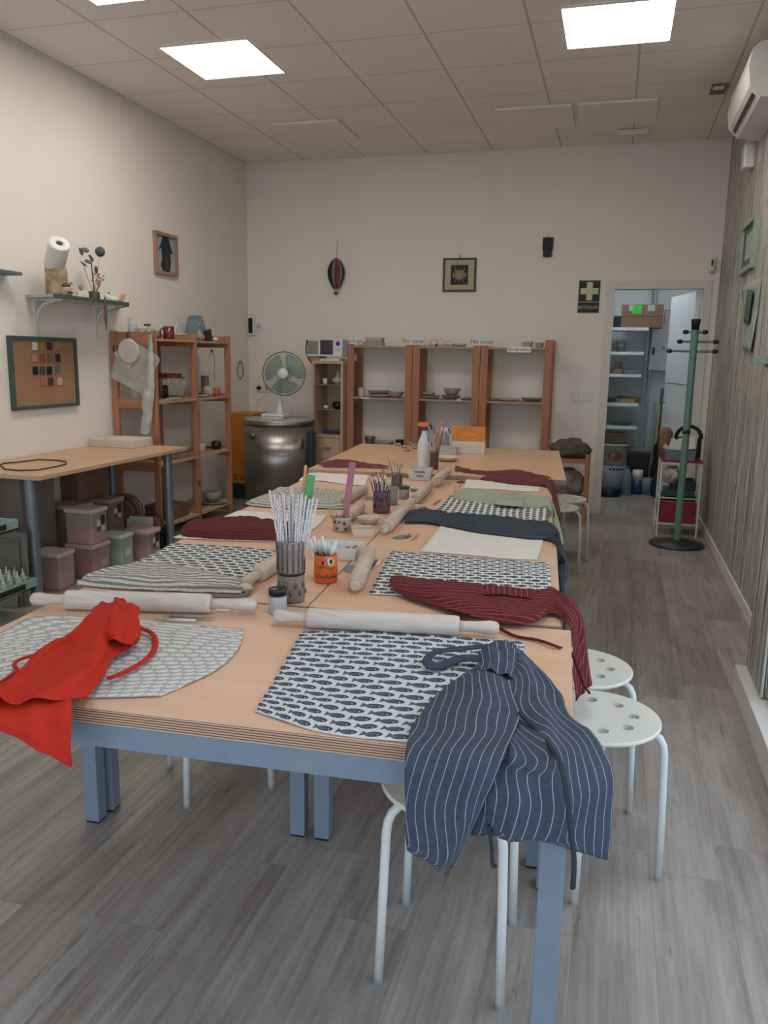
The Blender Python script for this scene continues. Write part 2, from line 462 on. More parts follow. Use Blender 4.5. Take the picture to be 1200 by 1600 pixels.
# ================================================================== THE SETTING
XL, XR, YB, ZC = -3.62, .80, 7.655, 3.24
DX0, DX1, DZ = -.058, .682, 2.031       # door opening
struct('floor', MB().box((-3.75, -1.3, -.1), (1.0, 9.75, 0)), M_floor)
struct('ground', MB().box((-9, -9, -.14), (7, -1.3, -.04)).box((1.0, -1.3, -.14), (7, 6, -.04)), plain('pavement', '9a9894', .9, var=.08))
struct('ceiling', MB().box((-3.75, -1.3, ZC), (1.0, YB+.02, ZC+.1)), M_ceil)
struct('wall_left', MB().box((XL-.12, -1.3, 0), (XL, YB, ZC)), M_wall)
struct('wall_back', MB().box((XL-.12, YB, 0), (DX0-.02, YB+.12, ZC)).box((DX1+.02, YB, 0), (XR+.12, YB+.12, ZC)).box((DX0-.02, YB, DZ+.02), (DX1+.02, YB+.12, ZC)), M_wall)
struct('wall_right', MB().box((XR, 3.6, 0), (XR+.12, YB, ZC)).box((.63, 3.25, .115), (XR+.12, 3.6, ZC)).box((.63, -1.2, 2.3), (XR+.12, 3.25, ZC)), M_paper)
struct('trim_1', MB().box((.585, -1.2, 0), (XR+.12, 3.62, .11), bevel=.004), M_white, 'white plinth below the shop window and pillar')
struct('wall_front', MB().box((XL-.12, -1.3, 0), (-3.55, -1.2, ZC)).box((-3.55, -1.3, 2.6), (1.0, -1.2, ZC)).box((.63, -1.3, 0), (1.0, -1.2, 2.6)), M_wall)
wf = struct('window_1', MB().box((.66, -1.2, .11), (.72, -1.14, 2.3)).box((.66, 3.19, .11), (.72, 3.25, 2.3)).box((.66, -1.2, .11), (.72, 3.25, .15)).box((.66, -1.2, 2.26), (.72, 3.25, 2.3)).box((.66, 1.0, .11), (.72, 1.05, 2.3)), plain('window_frame_grey', '9fa8b0', .4))
MB().box((.686, -1.15, .14), (.690, 3.2, 2.27)).to('glass_pane', glassy('window_glass', 'b8c8d0', .12, .02), wf)
struct('baseboard_right', MB().box((XR-.012, 3.6, 0), (XR, YB, .07)), M_white)
# storage room behind the door
struct('wall_storage_back', MB().box((-.9, 9.6, 0), (1.0, 9.7, 2.7)), M_store)
struct('wall_storage_left', MB().box((-.9, YB+.12, 0), (-.8, 9.6, 2.7)), M_store)
struct('wall_storage_right', MB().box((.95, YB+.12, 0), (1.0, 9.6, 2.7)), M_store)
struct('ceiling_storage', MB().box((-.9, YB+.12, 2.7), (1.0, 9.7, 2.8)), M_store)
# door frame + leaf
d1 = MB()
for x0, x1 in ((DX0-.076, DX0), (DX1, DX1+.062)): d1.box((x0, YB-.014, 0), (x1, YB-.001, DZ))
d1.box((DX0-.076, YB-.014, DZ+.0005), (DX1+.062, YB-.001, DZ+.07))
d1.box((DX0-.019, YB-.0005, 0), (DX0, YB+.13, DZ)); d1.box((DX1, YB-.0005, 0), (DX1+.019, YB+.13, DZ)); d1.box((DX0-.019, YB-.0005, DZ+.0005), (DX1+.019, YB+.13, DZ+.019))
door = struct('door_1', d1, M_frame, 'white door frame of the storage room')
ang = math.atan2(.72, -.17); MD = rotz(ang, (DX1-.012, YB+.135, 0))
lf = MB().box((0, 0, .01), (.72, .035, 2.02), MD).to('door_leaf', plain('door_leaf_white', 'dde2e4', .18, var=.02), door, 'glossy white door leaf swung open into the storage room')
MB().box((.06, .0355, 1.20), (.66, .038, 1.205), MD).to('groove', M_dark, lf)
hd = MB(); 
for s_ in (-.012, .047):
    hd.cyl(MD @ V((.66, s_ + (.012 if s_ < 0 else -.012), 1.02)), MD @ V((.66, s_-.035 if s_ < 0 else s_+.035, 1.02)), .011)
    yy = s_-.035 if s_ < 0 else s_+.035
    hd.cyl(MD @ V((.665, yy, 1.02)), MD @ V((.55, yy, 1.02)), .009)
hd.to('door_handle', M_chrome, lf)
MB().box((.672, 7.70, 1.55), (.681, 7.73, 1.67)).to('hinge', M_chrome, door)

# ceiling lights ---------------------------------------------------------
M_led = bpy.data.materials.new('led_panel'); M_led.use_nodes = True
_b = M_led.node_tree.nodes['Principled BSDF']; _b.inputs['Base Color'].default_value = (.9, .9, .9, 1)
_b.inputs['Emission Color'].default_value = (1, .965, .91, 1); _b.inputs['Emission Strength'].default_value = PANEL_STRENGTH
def light(i, j, label):
    x0 = -2.22+i*.6; y0 = 4.74+j*.6
    t = thing('ceiling_light', label, 'ceiling light', (x0+.3, y0+.3, ZC-.012), 'square ceiling light panels')
    f = MB(); a = .012
    for lo, hi in (((x0+.004, y0+.004), (x0+.596, y0+a)), ((x0+.004, y0+.6-a), (x0+.596, y0+.596)), ((x0+.004, y0+a), (x0+a, y0+.6-a)), ((x0+.6-a, y0+a), (x0+.596, y0+.6-a))):
        f.box((*lo, ZC-.011), (*hi, ZC-.001))
    f.to('frame', M_white, t)
    MB().box((x0+a, y0+a, ZC-.007), (x0+.6-a, y0+.6-a, ZC-.001)).to('diffuser', M_led, t)
light(-1, 0, 'lit square ceiling panel nearest the left wall, whole in view')
light(3, 0, 'lit square ceiling panel on the right side, above the aisle')
light(-1, -2, 'lit ceiling panel cut by the top left edge of the view')
for i, j in ((3, -6),): light(i, j, 'lit square ceiling panel behind the camera')
t = thing('ceiling_lamp', 'lit white ceiling lamp inside the storage room, hidden above the doorway', 'ceiling lamp', (.1, 8.3, 2.62))
MB().box((-.45, 8.2, 2.66), (.45, 8.34, 2.699), bevel=.01).to('housing', M_white, t)
_m, _nt, _b2 = newmat('cool_lamp'); _b2.inputs['Emission Color'].default_value = (.82, .92, 1, 1); _b2.inputs['Emission Strength'].default_value = 30
MB().box((-.43, 8.22, 2.64), (.43, 8.32, 2.66)).to('tube_cover', _m, t)
def hatch(i, j, label, op):
    x0 = -2.22+i*.6; y0 = 4.74+j*.6-.14; f = MB(); zz = ZC-.02
    f.box((x0+.02, y0+.01, zz), (x0+.58, y0+.56, ZC-.002), bevel=.003)
    tag(f.to('ceiling_panel', plain('ceiling_panel_'+str(i), 'ede5de', .9, var=.02), None), label, 'ceiling panel')
hatch(2, 3, 'raised square ceiling tile in the middle of the ceiling near the back wall', 1)
hatch(3, 3, 'raised square ceiling tile beside the small white emergency light', 1)
hatch(-1, 3, 'raised square ceiling tile near the left wall', 1)
tag(MB().box((-.12, 7.18, ZC-.045), (.12, 7.25, ZC-.001), bevel=.01).to('emergency_light', M_wplast), 'small white emergency light on the ceiling by the back wall', 'emergency light')
t = thing('ceiling_fitting', 'small brown ceiling fitting near the air conditioner', 'ceiling fitting', (.54, 6.28, ZC-.02))
MB().box((.49, 6.20, ZC-.02), (.59, 6.38, ZC-.001), bevel=.004).to('housing', plain('fitting_brown', '7c6a5c', .7), t)
MB().box((.50, 6.19, ZC-.028), (.57, 6.25, ZC-.019), bevel=.003).to('cap', M_white, t)

# ================================================================== TABLES
def tf(o, a, axy):       # table frame: local (a across, b deep) -> world
    e = V((math.cos(a), math.sin(a), 0)); d = V((-math.sin(a), math.cos(a), 0)); o = V(o)
    m = Matrix((( e.x, d.x, 0, o.x), (e.y, d.y, 0, o.y), (0, 0, 1, 0), (0, 0, 0, 1)))
    return m
def table(label, o, a, w, l, top, th, wood_, legs, ins=.012, fh=.05, grp='work tables pushed together'):
    """o = near-left corner"""
    M = tf(o, a, 0); c = M @ V((w/2, l/2, 0))
    t = thing('work_table', label, 'table', (c.x, c.y, 0), grp)
    z0 = top-th
    MB().box((0, 0, z0+.0004), (w, l, top), M, bevel=.0012).to('tabletop', wood_, t)
    e = MB()
    e.box((-.0006, -.0006, z0+.0006), (w+.0006, .001, top-.0016), M); e.box((-.0006, l-.001, z0+.0006), (w+.0006, l+.0006, top-.0016), M)
    e.box((-.0006, 0, z0+.0006), (.001, l, top-.0016), M); e.box((w-.001, 0, z0+.0006), (w+.0006, l, top-.0016), M)
    e.to('plywood_edge', M_ply, t, 'edge showing dark and light plywood layers')
    f = MB(); q = .022
    f.box((ins, ins, z0-fh), (w-ins, ins+q, z0), M).box((ins, l-ins-q, z0-fh), (w-ins, l-ins, z0), M)
    f.box((ins, ins+q, z0-fh), (ins+q, l-ins-q, z0), M).box((w-ins-q, ins+q, z0-fh), (w-ins, l-ins-q, z0), M)
    f.to('frame', M_steel, t)
    L = .045
    for (x, y) in legs:
        x0 = ins+.001 if x == 0 else w-ins-L-.001; y0 = ins+.001 if y == 0 else l-ins-L-.001
        lg = MB().box((x0, y0, .006), (x0+L, y0+L, z0-fh+.004), M, bevel=.002).to('leg', M_steel, t)
        MB().box((x0+.002, y0+.002, 0), (x0+L-.002, y0+L-.002, .006), M).to('foot_cap', M_black, lg)
    return t, M
all4 = ((0, 0), (1, 0), (0, 1), (1, 1))
AF = .0628; AR = .0838
FC = V((-.022-1.4*math.cos(AF), 1.312-1.4*math.sin(AF), 0))
table('front work table set crosswise, with the red apron and the blue-grey pinstriped apron', FC, AF, 1.40, .715, .72, .032, M_beech, all4, .004)
RO = V((-.777, 1.992, 0)); eR = V((math.cos(AR), math.sin(AR), 0)); dR = V((-math.sin(AR), math.cos(AR), 0))
table('near right table of the double row, under the burgundy pinstriped apron', RO+dR*.004+eR*.002, AR, .686, 1.242, .72, .032, M_beech, all4)
table('far right table of the double row, under the pale green apron', RO+dR*1.249+eR*.002, AR, .686, 1.232, .72, .032, M_beech, all4)
table('near left table of the double row, under the tall cup of paper sticks', RO-eR*.688+dR*.006, AR, .686, 1.240, .72, .032, M_beech, all4)
table('far left table of the double row, under the farthest striped cream apron', RO-eR*.688+dR*1.249, AR, .686, 1.226, .72, .032, M_beech, all4)
AB = .094
table('big pale empty table at the far end of the row', (-1.717, 4.417, 0), AB, 1.497, 1.50, .745, .03, M_beech2, all4, .05, .045)

# ================================================================== STOOLS
def make_stool(label):
    t = thing('stool', label, 'stool', (0, 0, 0), 'round white stools')
    m = MB(); R = .17; n = 48; holes = [(.098*math.cos(k*PI/4+.3), .098*math.sin(k*PI/4+.3)) for k in range(8)]; hr = .0165
    # seat: curve-free polygon with round holes through it
    bmh = bmesh.new(); edges = []
    def ring(cx, cy, r, k):
        vs = [bmh.verts.new((cx+r*math.cos(2*PI*i/k), cy+r*math.sin(2*PI*i/k), .45)) for i in range(k)]
        for i in range(k): edges.append(bmh.edges.new((vs[i], vs[(i+1) % k])))
    ring(0, 0, R-.003, n)
    for hx, hy in holes: ring(hx, hy, hr, 14)
    bmesh.ops.triangle_fill(bmh, use_beauty=True, use_dissolve=False, edges=edges)
    dele = [f for f in bmh.faces if any((f.calc_center_median().x-hx)**2+(f.calc_center_median().y-hy)**2 < (hr*.93)**2 for hx, hy in holes)]
    if dele: bmesh.ops.delete(bmh, geom=dele, context='FACES_ONLY')
    g = bmesh.ops.extrude_face_region(bmh, geom=bmh.faces[:])
    for v in g['geom']:
        if isinstance(v, bmesh.types.BMVert): v.co.z -= .012
    m.merge(bmh)
    rim = []
    for k in range(n):
        a = 2*PI*k/n
    m.lathe([(R-.003, .438), (R, .4405), (R, .4475), (R-.003, .45)], seg=n)
    m.to('seat', M_stool, t)
    for k in range(4):
        a = k*PI/2; c, s_ = math.cos(a), math.sin(a); pts = []
        for r, z in ((.07, .4275), (.13, .4275), (.152, .425), (.168, .414), (.178, .396), (.182, .37), (.187, .25), (.1955, .012)): pts.append((r*c, r*s_, z))
        lg = MB().tube(pts, .0105, 12).to('leg', M_stoolleg, t)
        MB().cyl((.1958*c, .1958*s_, 0), (.1955*c, .1955*s_, .012), .0108).to('rubber_foot', plain('grey_rubber%d' % k, '8c8c8a', .7) if k == 0 else MATS['grey_rubber0'], lg)
    return t
st = make_stool('white stool tucked under the front table below the blue-grey pinstriped apron')
st.location = (-.293, 1.683, 0); st.rotation_euler.z = PI/4+.02
dup(st, (.012, 2.14, 0), -.12, 'white stool beside the right table edge, nearest of the two standing in the aisle')
dup(st, (-.055, 2.492, 0), -.28, 'white stool in the aisle behind the nearest one, below the burgundy apron tip')
dup(st, (-1.195, 2.25, 0), PI*.98+PI/4-PI/4, 'white stool under the left row of tables, only its legs showing')
dup(st, (-1.05, 2.62, 0), .35, 'white stool deeper under the left table, one leg tip showing')
dup(st, (-.345, 5.36, 0), .0, 'nearer of the two white stools beside the far table')
dup(st, (-.305, 5.72, 0), -.05, 'farther of the two white stools beside the far table, close to the wooden bench')

# ================================================================== CLOTHS ON THE TABLES
ZT = .7215
def zs(rows, z=ZT+.001, zz=None): return [[T(p[0], p[1], p[2] if len(p) > 2 else z) for p in r] for r in rows]
def cloth(name, label, rows, mat, cat='cloth', group='placemats of printed cloth', nu=30, nv=26, amp=.0022, z=ZT, seed=0, thick=.0014, freq=13, uvrot=False):
    o = MB().sheet(zs(rows, z), nu, nv, thick, amp, freq, True, seed, uvrot).to(name, mat)
    return tag(o, label, cat, group)
cloth('placemat', 'pale grey placemat with small printed pattern under the red apron',
      [[(-110, 1020), (0, 990), (84, 963), (381, 984)], [(-130, 1050), (60, 1010), (240, 1005), (374, 1012)], [(-160, 1085), (60, 1050), (230, 1050), (338, 1048)], [(-170, 1095), (60, 1085), (150, 1091), (250, 1089)], [(-172, 1100), (60, 1089), (140, 1092), (225, 1093)]][:4], M_greyfish, seed=3)
cloth('placemat', 'white placemat with navy fish on the front table, largest and nearest',
      [[(472, 986), (590, 987), (720, 996), (818, 1004)], [(452, 1022), (590, 1030), (730, 1040), (822, 1047)], [(424, 1070), (560, 1085), (720, 1100), (826, 1108)], [(398, 1112), (505, 1145), (650, 1162), (830, 1175)]], M_fish, seed=1, nu=44, nv=36)
cloth('placemat', 'fish-printed placemat under the burgundy pinstriped apron on the right',
      [[(612, 861), (690, 868), (775, 875), (858, 881)], [(596, 890), (690, 897), (775, 900), (860, 903)], [(576, 929), (680, 934), (780, 940), (862, 944)]], M_fish2, seed=5)
cloth('placemat', 'cream linen placemat in front of the charcoal apron on the right',
      [[(688, 822), (740, 832), (795, 838), (849, 842)], [(672, 842), (735, 850), (790, 856), (845, 857)], [(656, 862), (725, 867), (785, 873), (839, 875)]], M_linen, seed=8, amp=.0016)
cloth('placemat', 'placemat with dark prints under the pale green apron',
      [[(701, 774), (750, 779), (805, 786), (859, 792)], [(690, 788), (745, 793), (800, 800), (859, 803)], [(676, 802), (740, 805), (800, 811), (857, 815)]], M_fish2, seed=9, uvrot=True)
cloth('placemat', 'small cream linen placemat beside the far burgundy apron on the right',
      [[(729, 749), (770, 751), (810, 756), (846, 759)], [(724, 763), (770, 765), (810, 768), (843, 769)]], M_linen, seed=11, amp=.0014)
cloth('placemat', 'fish-printed placemat beside the striped cream apron on the left table',
      [[(270, 850), (320, 852), (375, 855), (431, 860)], [(235, 868), (300, 873), (360, 878), (410, 884)], [(190, 889), (250, 894), (320, 902), (381, 909)]], M_fish2, seed=12)
cloth('placemat', 'cream linen placemat under the dark burgundy apron on the left',
      [[(372, 799), (420, 801), (465, 804), (511, 806)], [(325, 818), (380, 820), (440, 824), (492, 826)], [(270, 841), (330, 844), (390, 846), (446, 847)]], M_linen, seed=14)
cloth('placemat', 'navy-printed placemat under the striped apron at the far left',
      [[(436, 761), (470, 763), (505, 765), (541, 768)], [(425, 768), (465, 771), (500, 774), (533, 777)], [(408, 779), (450, 782), (490, 785), (524, 789)]], M_fish2, seed=15)
cloth('placemat', 'cream linen placemat nearest the kiln at the far left',
      [[(485, 738), (515, 738), (545, 739), (579, 740)], [(476, 744), (510, 745), (545, 747), (575, 748)], [(466, 751), (500, 752), (540, 757), (571, 759)]], M_linen, seed=16, amp=.003)

# aprons ---------------------------------------------------------------------
def apron(label, loc, group=None): return thing('apron', label, 'apron', loc, group)
ZA = ZT+.006
# blue-grey pinstriped apron over the front right corner
ap = apron('blue-grey apron with white pinstripes hanging over the front right table corner', (-.15, 1.5, ZT))
a = MB()
# back sheet : from the bunch on the table over the front edge and the corner
a.sheet([[T(752, 1022, ZA+.004), T(775, 1018, ZA+.012), T(798, 1012, ZA+.016), T(812, 1018, ZA+.006)],
         [T(765, 1075, ZA+.006), T(790, 1065, ZA+.02), T(830, 1056, ZA+.014), T(868, 1075, ZA+.004)],
         [T(765, 1130, ZA+.006), T(800, 1120, ZA+.016), T(860, 1120, ZA+.012), T(888, 1116, ZA+.006)],
         [T(752, 1165, ZA+.004), T(800, 1176, ZA+.01), T(850, 1186, ZA+.008), V((.0, 1.42, ZA+.006))],
         [W(745, 1192, 1.262), W(800, 1205, 1.262), W(858, 1212, 1.262), W(946, 1178, 1.36)],
         [W(738, 1240, 1.258), W(795, 1245, 1.238), W(868, 1262, 1.255), W(958, 1212, 1.335)],
         [W(738, 1298, 1.255), W(790, 1300, 1.24), W(862, 1306, 1.252), W(954, 1270, 1.325)],
         [W(740, 1300, 1.254), W(800, 1305, 1.24), W(870, 1322, 1.250), W(949, 1343, 1.32)]], 48, 60, .0015, .004, 16, True, 4, anchor=1, folds=(.011, 2.6, 'u'))
a.to('skirt', M_blueap, ap)
a = MB()
a.sheet([[T(742, 1045, ZA+.016), T(758, 1042, ZA+.024), T(778, 1044, ZA+.026), T(792, 1052, ZA+.022)],
         [T(705, 1068, ZA+.014), T(735, 1062, ZA+.03), T(765, 1070, ZA+.034), T(800, 1086, ZA+.026)],
         [T(672, 1100, ZA+.012), T(710, 1096, ZA+.026), T(755, 1100, ZA+.032), T(812, 1118, ZA+.026)],
         [T(644, 1138, ZA+.01), T(690, 1142, ZA+.02), T(745, 1148, ZA+.026), T(806, 1140, ZA+.028)],
         [W(634, 1180, 1.25), W(685, 1188, 1.238), W(738, 1190, 1.234), W(788, 1182, 1.240)],
         [W(634, 1250, 1.244), W(680, 1255, 1.232), W(724, 1255, 1.228), W(762, 1240, 1.232)],
         [W(636, 1318, 1.242), W(670, 1338, 1.232), W(696, 1348, 1.230), W(736, 1300, 1.23)],
         [W(638, 1328, 1.242), W(668, 1342, 1.232), W(690, 1352, 1.230), W(712, 1353, 1.23)]], 40, 56, .0015, .003, 16, True, 9, anchor=1, folds=(.006, 1.6, 'u'))
a.to('front_fold', M_blueap, ap, 'folded-over front panel')
a = MB()
bz = ZA+.012
def smooth_path(pts, k=4):
    p = [V(q) for q in pts]; out = []
    for i in range(len(p)-1):
        p0 = p[i-1] if i else p[0]*2-p[1]; p1, p2 = p[i], p[i+1]; p3 = p[i+2] if i+2 < len(p) else p2*2-p1
        for j in range(k):
            f = j/k; out.append(.5*((2*p1)+(p2-p0)*f+(2*p0-5*p1+4*p2-p3)*f*f+(3*p1-p0-3*p2+p3)*f*f*f))
    return out+[p[-1]]
def band(pts, wdt, th=.0035): return MB().tube(smooth_path(pts), wdt, 8, flat=th/wdt)
band([T(800, 1010, bz+.012), T(760, 1010, bz+.014), T(715, 1014, bz+.012), T(684, 1018, bz+.01), T(670, 1026, bz+.006), T(668, 1036, bz), T(680, 1042, bz-.004), T(700, 1036, bz-.002), T(725, 1028, bz+.002), T(760, 1030, bz+.012)], .011, .004).to('neck_strap', M_blueap, ap)
band([T(812, 1112, bz+.022), T(822, 1124, bz+.014), T(846, 1148, bz+.006), W(872, 1185, 1.262), W(884, 1230, 1.222), W(891, 1290, 1.226), W(897, 1345, 1.24), W(895, 1388, 1.24)], .005, .004).to('waist_tie', M_blueap2, ap)
band([W(764, 1290, 1.236), W(768, 1320, 1.236), W(770, 1352, 1.236), W(775, 1352, 1.236)], .004, .003).to('waist_tie', M_blueap2, ap)
MB().sheet([[T(750, 1030, ZA+.012), T(762, 1012, ZA+.03), T(785, 1006, ZA+.032), T(806, 1012, ZA+.022)], [T(748, 1040, ZA+.022), T(765, 1034, ZA+.034), T(788, 1030, ZA+.034), T(806, 1034, ZA+.02)], [T(738, 1050, ZA+.018), T(762, 1052, ZA+.032), T(785, 1056, ZA+.034), T(800, 1064, ZA+.024)]], 26, 16, .0015, .005, 30, True, 5, folds=(.008, 3.2, 'u')).to('gathered_neckline', M_blueap, ap)

# red apron over the front left
ap = apron('plain red apron thrown across the front left edge of the table', (-1.15, 1.5, ZT))
a = MB()
a.sheet([[T(158, 950, ZA+.03), T(172, 943, ZA+.045), T(190, 946, ZA+.045), T(206, 955, ZA+.035)],
         [T(120, 985, ZA+.02), T(150, 975, ZA+.045), T(185, 975, ZA+.05), T(214, 990, ZA+.02)],
         [T(60, 1018, ZA+.025), T(110, 1008, ZA+.018), T(160, 1005, ZA+.03), T(203, 1014, ZA+.012)],
         [T(38, 1042, ZA+.018), T(85, 1040, ZA+.014), T(130, 1035, ZA+.03), T(176, 1030, ZA+.012)],
         [T(5, 1070, ZA+.01), T(55, 1072, ZA+.014), T(110, 1070, ZA+.022), T(160, 1062, ZA+.01)],
         [T(-30, 1098, ZA+.006), T(20, 1102, ZA+.01), T(80, 1098, ZA+.016), T(136, 1094, ZA+.008)]], 52, 56, .0015, .006, 14, True, 2, folds=(.020, 2.3, 'u'))
a.to('bib', M_red, ap)
a = MB()
a.sheet([[T(-70, 1070, ZA+.002), T(-10, 1080, ZA+.003), T(50, 1085, ZA+.004), T(112, 1090, ZA+.003)],
         [W(-76, 1096, 1.175), W(-10, 1108, 1.185), W(50, 1113, 1.19), W(113, 1106, 1.2)],
         [W(-72, 1110, 1.165), W(-8, 1124, 1.165), W(50, 1140, 1.172), W(112, 1150, 1.188)],
         [W(-70, 1118, 1.165), W(0, 1140, 1.165), W(58, 1166, 1.172), W(113, 1199, 1.186)]], 44, 36, .0015, .004, 12, True, 21, folds=(.010, 2.2, 'u'))
a.to('skirt', M_red, ap)
a = MB()
a.sheet([[T(176, 948, ZA+.03), T(186, 941, ZA+.05), T(200, 946, ZA+.05), T(209, 958, ZA+.03)],
         [T(172, 965, ZA+.05), T(186, 960, ZA+.065), T(200, 962, ZA+.06), T(208, 972, ZA+.03)],
         [T(166, 985, ZA+.045), T(184, 982, ZA+.055), T(202, 984, ZA+.045), T(214, 996, ZA+.014)],
         [T(160, 1003, ZA+.03), T(180, 1008, ZA+.035), T(200, 1010, ZA+.02), T(212, 1006, ZA+.01)]], 30, 30, .0015, .008, 26, True, 31, folds=(.014, 2.4, 'u'))
a.to('crumpled_neckline', M_red, ap)
band([T(203, 974, ZA+.016), T(222, 982, ZA+.012), T(238, 990, ZA+.008), T(243, 1004, ZA+.007), T(238, 1020, ZA+.007), T(220, 1036, ZA+.007), T(195, 1050, ZA+.008), T(170, 1060, ZA+.014)], .007).to('neck_strap', M_red, ap)
band([T(60, 1022, ZA+.02), T(32, 1030, ZA+.014), T(22, 1038, ZA+.01), T(26, 1048, ZA+.008), T(10, 1060, ZA+.004), T(-10, 1072, ZA+.003)], .005).to('waist_tie', M_red, ap)

# burgundy pinstriped apron, right edge
ap = apron('burgundy apron with pale pinstripes whose end hangs over the right table edge', (-.2, 2.1, ZT), 'burgundy aprons')
def er(s_, b, z): # point just outside the right edge of the row, b metres along
    p = RO+eR*(.688+s_)+dR*b; return V((p.x, p.y, z))
a = MB()
a.sheet([[T(611, 901, ZA+.006), T(680, 908, ZA+.02), T(750, 914, ZA+.018), T(830, 924, ZA+.014), er(-.02, .30, ZA+.006), W(902, 952, 2.22), W(913, 1008, 2.17), W(923, 1068, 2.12)],
         [T(609, 912, ZA+.008), T(675, 920, ZA+.024), T(750, 930, ZA+.022), T(830, 943, ZA+.016), er(-.02, .24, ZA+.010), W(897, 957, 2.14), W(907, 1015, 2.12), W(914, 1075, 2.09)],
         [T(614, 922, ZA+.006), T(670, 934, ZA+.016), T(750, 950, ZA+.016), T(830, 966, ZA+.012), er(-.02, .16, ZA+.008), W(892, 966, 2.09), W(900, 1022, 2.08), W(906, 1085, 2.06)],
         [T(640, 936, ZA+.002), T(690, 950, ZA+.006), T(745, 968, ZA+.006), T(820, 977, ZA+.004), er(-.025, .07, ZA+.003), W(889, 985, 2.04), W(893, 1032, 2.035), W(898, 1096, 2.03)]], 72, 36, .0015, .005, 17, True, 7, uvrot=True, anchor='v', folds=(.010, 2.4, 'v'))
a.to('body', M_burg, ap)
MB().sheet([[T(752, 914, ZA+.026), T(790, 917, ZA+.025), T(828, 922, ZA+.024)], [T(754, 928, ZA+.032), T(790, 930, ZA+.031), T(830, 936, ZA+.028)]], 12, 6, .0015, .001, 14, True, 1).to('pocket', M_burg, ap)
band([T(760, 968, ZA+.006), T(800, 992, ZA-.001), T(840, 1000, ZA-.002), T(872, 1011, ZA-.002), W(892, 1020, 1.98), W(903, 1045, 1.98), W(912, 1070, 1.99), W(921, 1083, 2.0)], .005).to('waist_tie', M_burg2, ap)
band([T(700, 948, ZA+.008), T(712, 962, ZA+.002), T(735, 972, ZA), T(760, 974, ZA), T(775, 962, ZA+.01)], .006).to('neck_strap', M_burg2, ap)

# charcoal apron
def roll_apron(label, spine, mat, thick, loc=None, group=None, seed=0, extra=(), n=44, uvrot=True):
    """a bunched apron: cross-sections (near edge px, far edge px, height) strung along its length"""
    rows = [[], [], [], [], []]
    for (nx, ny, fx, fy, h) in spine:
        A = T(nx, ny, ZA-.004); B = T(fx, fy, ZA-.004+h*.3)
        for k, (f_, hh) in enumerate(((0, .0), (.15, .75), (.5, 1.0), (.8, .8), (1, .0))): rows[k].append(A.lerp(B, f_)+V((0, 0, h*hh)))
    for e in extra:
        for k in range(5): rows[k].append(V(e[k]))
    c = (rows[0][0]+rows[-1][-1])/2
    ap = apron(label, (c.x, c.y, ZT), group)
    MB().sheet(rows, n+12, 32, .0015, thick*.8, 26, True, seed, uvrot, anchor='v', folds=(thick*1.3+.003, 2.7, 'v')).to('body', mat, ap)
    return ap
def hang(b0, b1, drops, off=.014):
    """five points across a hanging end on the right edge at each drop"""
    out = []
    for i, (z, sh) in enumerate(drops):
        out.append([er(off+.006*i+.008*math.sin(k*2.2+i), b0+(b1-b0)*k/4+sh, z+(.006*math.sin(k*1.7) if i else 0)) for k in range(5)])
    return out
ap = roll_apron('charcoal blue apron bunched across the right table and over its edge', [(632, 818, 640, 806, .012), (665, 818, 668, 804, .022), (700, 824, 705, 808, .022), (740, 832, 742, 812, .028), (780, 838, 786, 815, .026), (825, 843, 830, 820, .022), (862, 846, 862, 826, .018)], M_blueap2, .008, seed=3,
      extra=hang(.835, .93, [(.712, 0), (.66, -.03), (.60, -.07), (.54, -.10)]))
band([T(700, 806, ZA+.016), T(708, 804, ZA+.014), T(690, 803, ZA+.006), T(720, 807, ZA+.008), T(712, 816, ZA+.012)], .006).to('neck_strap', M_blueap2, ap)
band([er(.03, .80, .60), er(.036, .77, .55), er(.04, .76, .47), er(.04, .76, .43)], .005).to('waist_tie', M_blueap2, ap)
# pale green apron
ap = roll_apron('pale green striped apron laid along the top of a dark-printed placemat', [(707, 779, 711, 767, .010), (735, 784, 740, 768, .016), (770, 789, 775, 772, .018), (805, 792, 815, 774, .016), (840, 794, 845, 779, .014), (858, 796, 858, 782, .012)], M_greenap, .004, seed=5,
      extra=hang(1.17, 1.27, [(.712, 0), (.65, -.03), (.58, -.07), (.52, -.10)]))
MB().sheet([[T(772, 788, ZA+.01), T(800, 791, ZA+.01), T(818, 792, ZA+.008)], [T(774, 777, ZA+.023), T(800, 779, ZA+.022), T(820, 780, ZA+.02)]], 10, 6, .0015, .001, 14, True, 1).to('pocket', stripes('pale_green_pocket', 'b5b8a4', '7f866f', .006, .5, 'u'), ap)
# far burgundy, right
ap = roll_apron('plain burgundy apron stretched along the front of the big far table', [(710, 744, 712, 731, .02), (735, 748, 738, 738, .018), (765, 752, 770, 740, .02), (800, 757, 806, 738, .024), (835, 760, 838, 745, .016), (858, 764, 860, 752, .012)], plain('burgundy_cloth', '62282b', .9, var=.06, coord='UV', scale=60), .006, seed=8, group='burgundy aprons',
      extra=hang(1.62, 1.82, [(.712, 0), (.68, -.02), (.62, -.05), (.57, -.06)]))
# far burgundy, left
roll_apron('burgundy apron on the far left table beside the kiln', [(492, 737, 497, 728, .01), (515, 738, 520, 722, .022), (545, 739, 550, 722, .02), (575, 739, 580, 728, .016), (606, 740, 608, 731, .014)], MATS['burgundy_cloth'], .006, seed=12, group='burgundy aprons')
# burgundy, left
roll_apron('crumpled dark burgundy apron on the left table behind the tall cup', [(284, 838, 288, 828, .008), (320, 842, 325, 818, .022), (355, 844, 365, 815, .028), (395, 845, 405, 817, .026), (430, 846, 440, 820, .022), (462, 846, 465, 826, .016)], M_burg2, .010, seed=15, group='burgundy aprons')
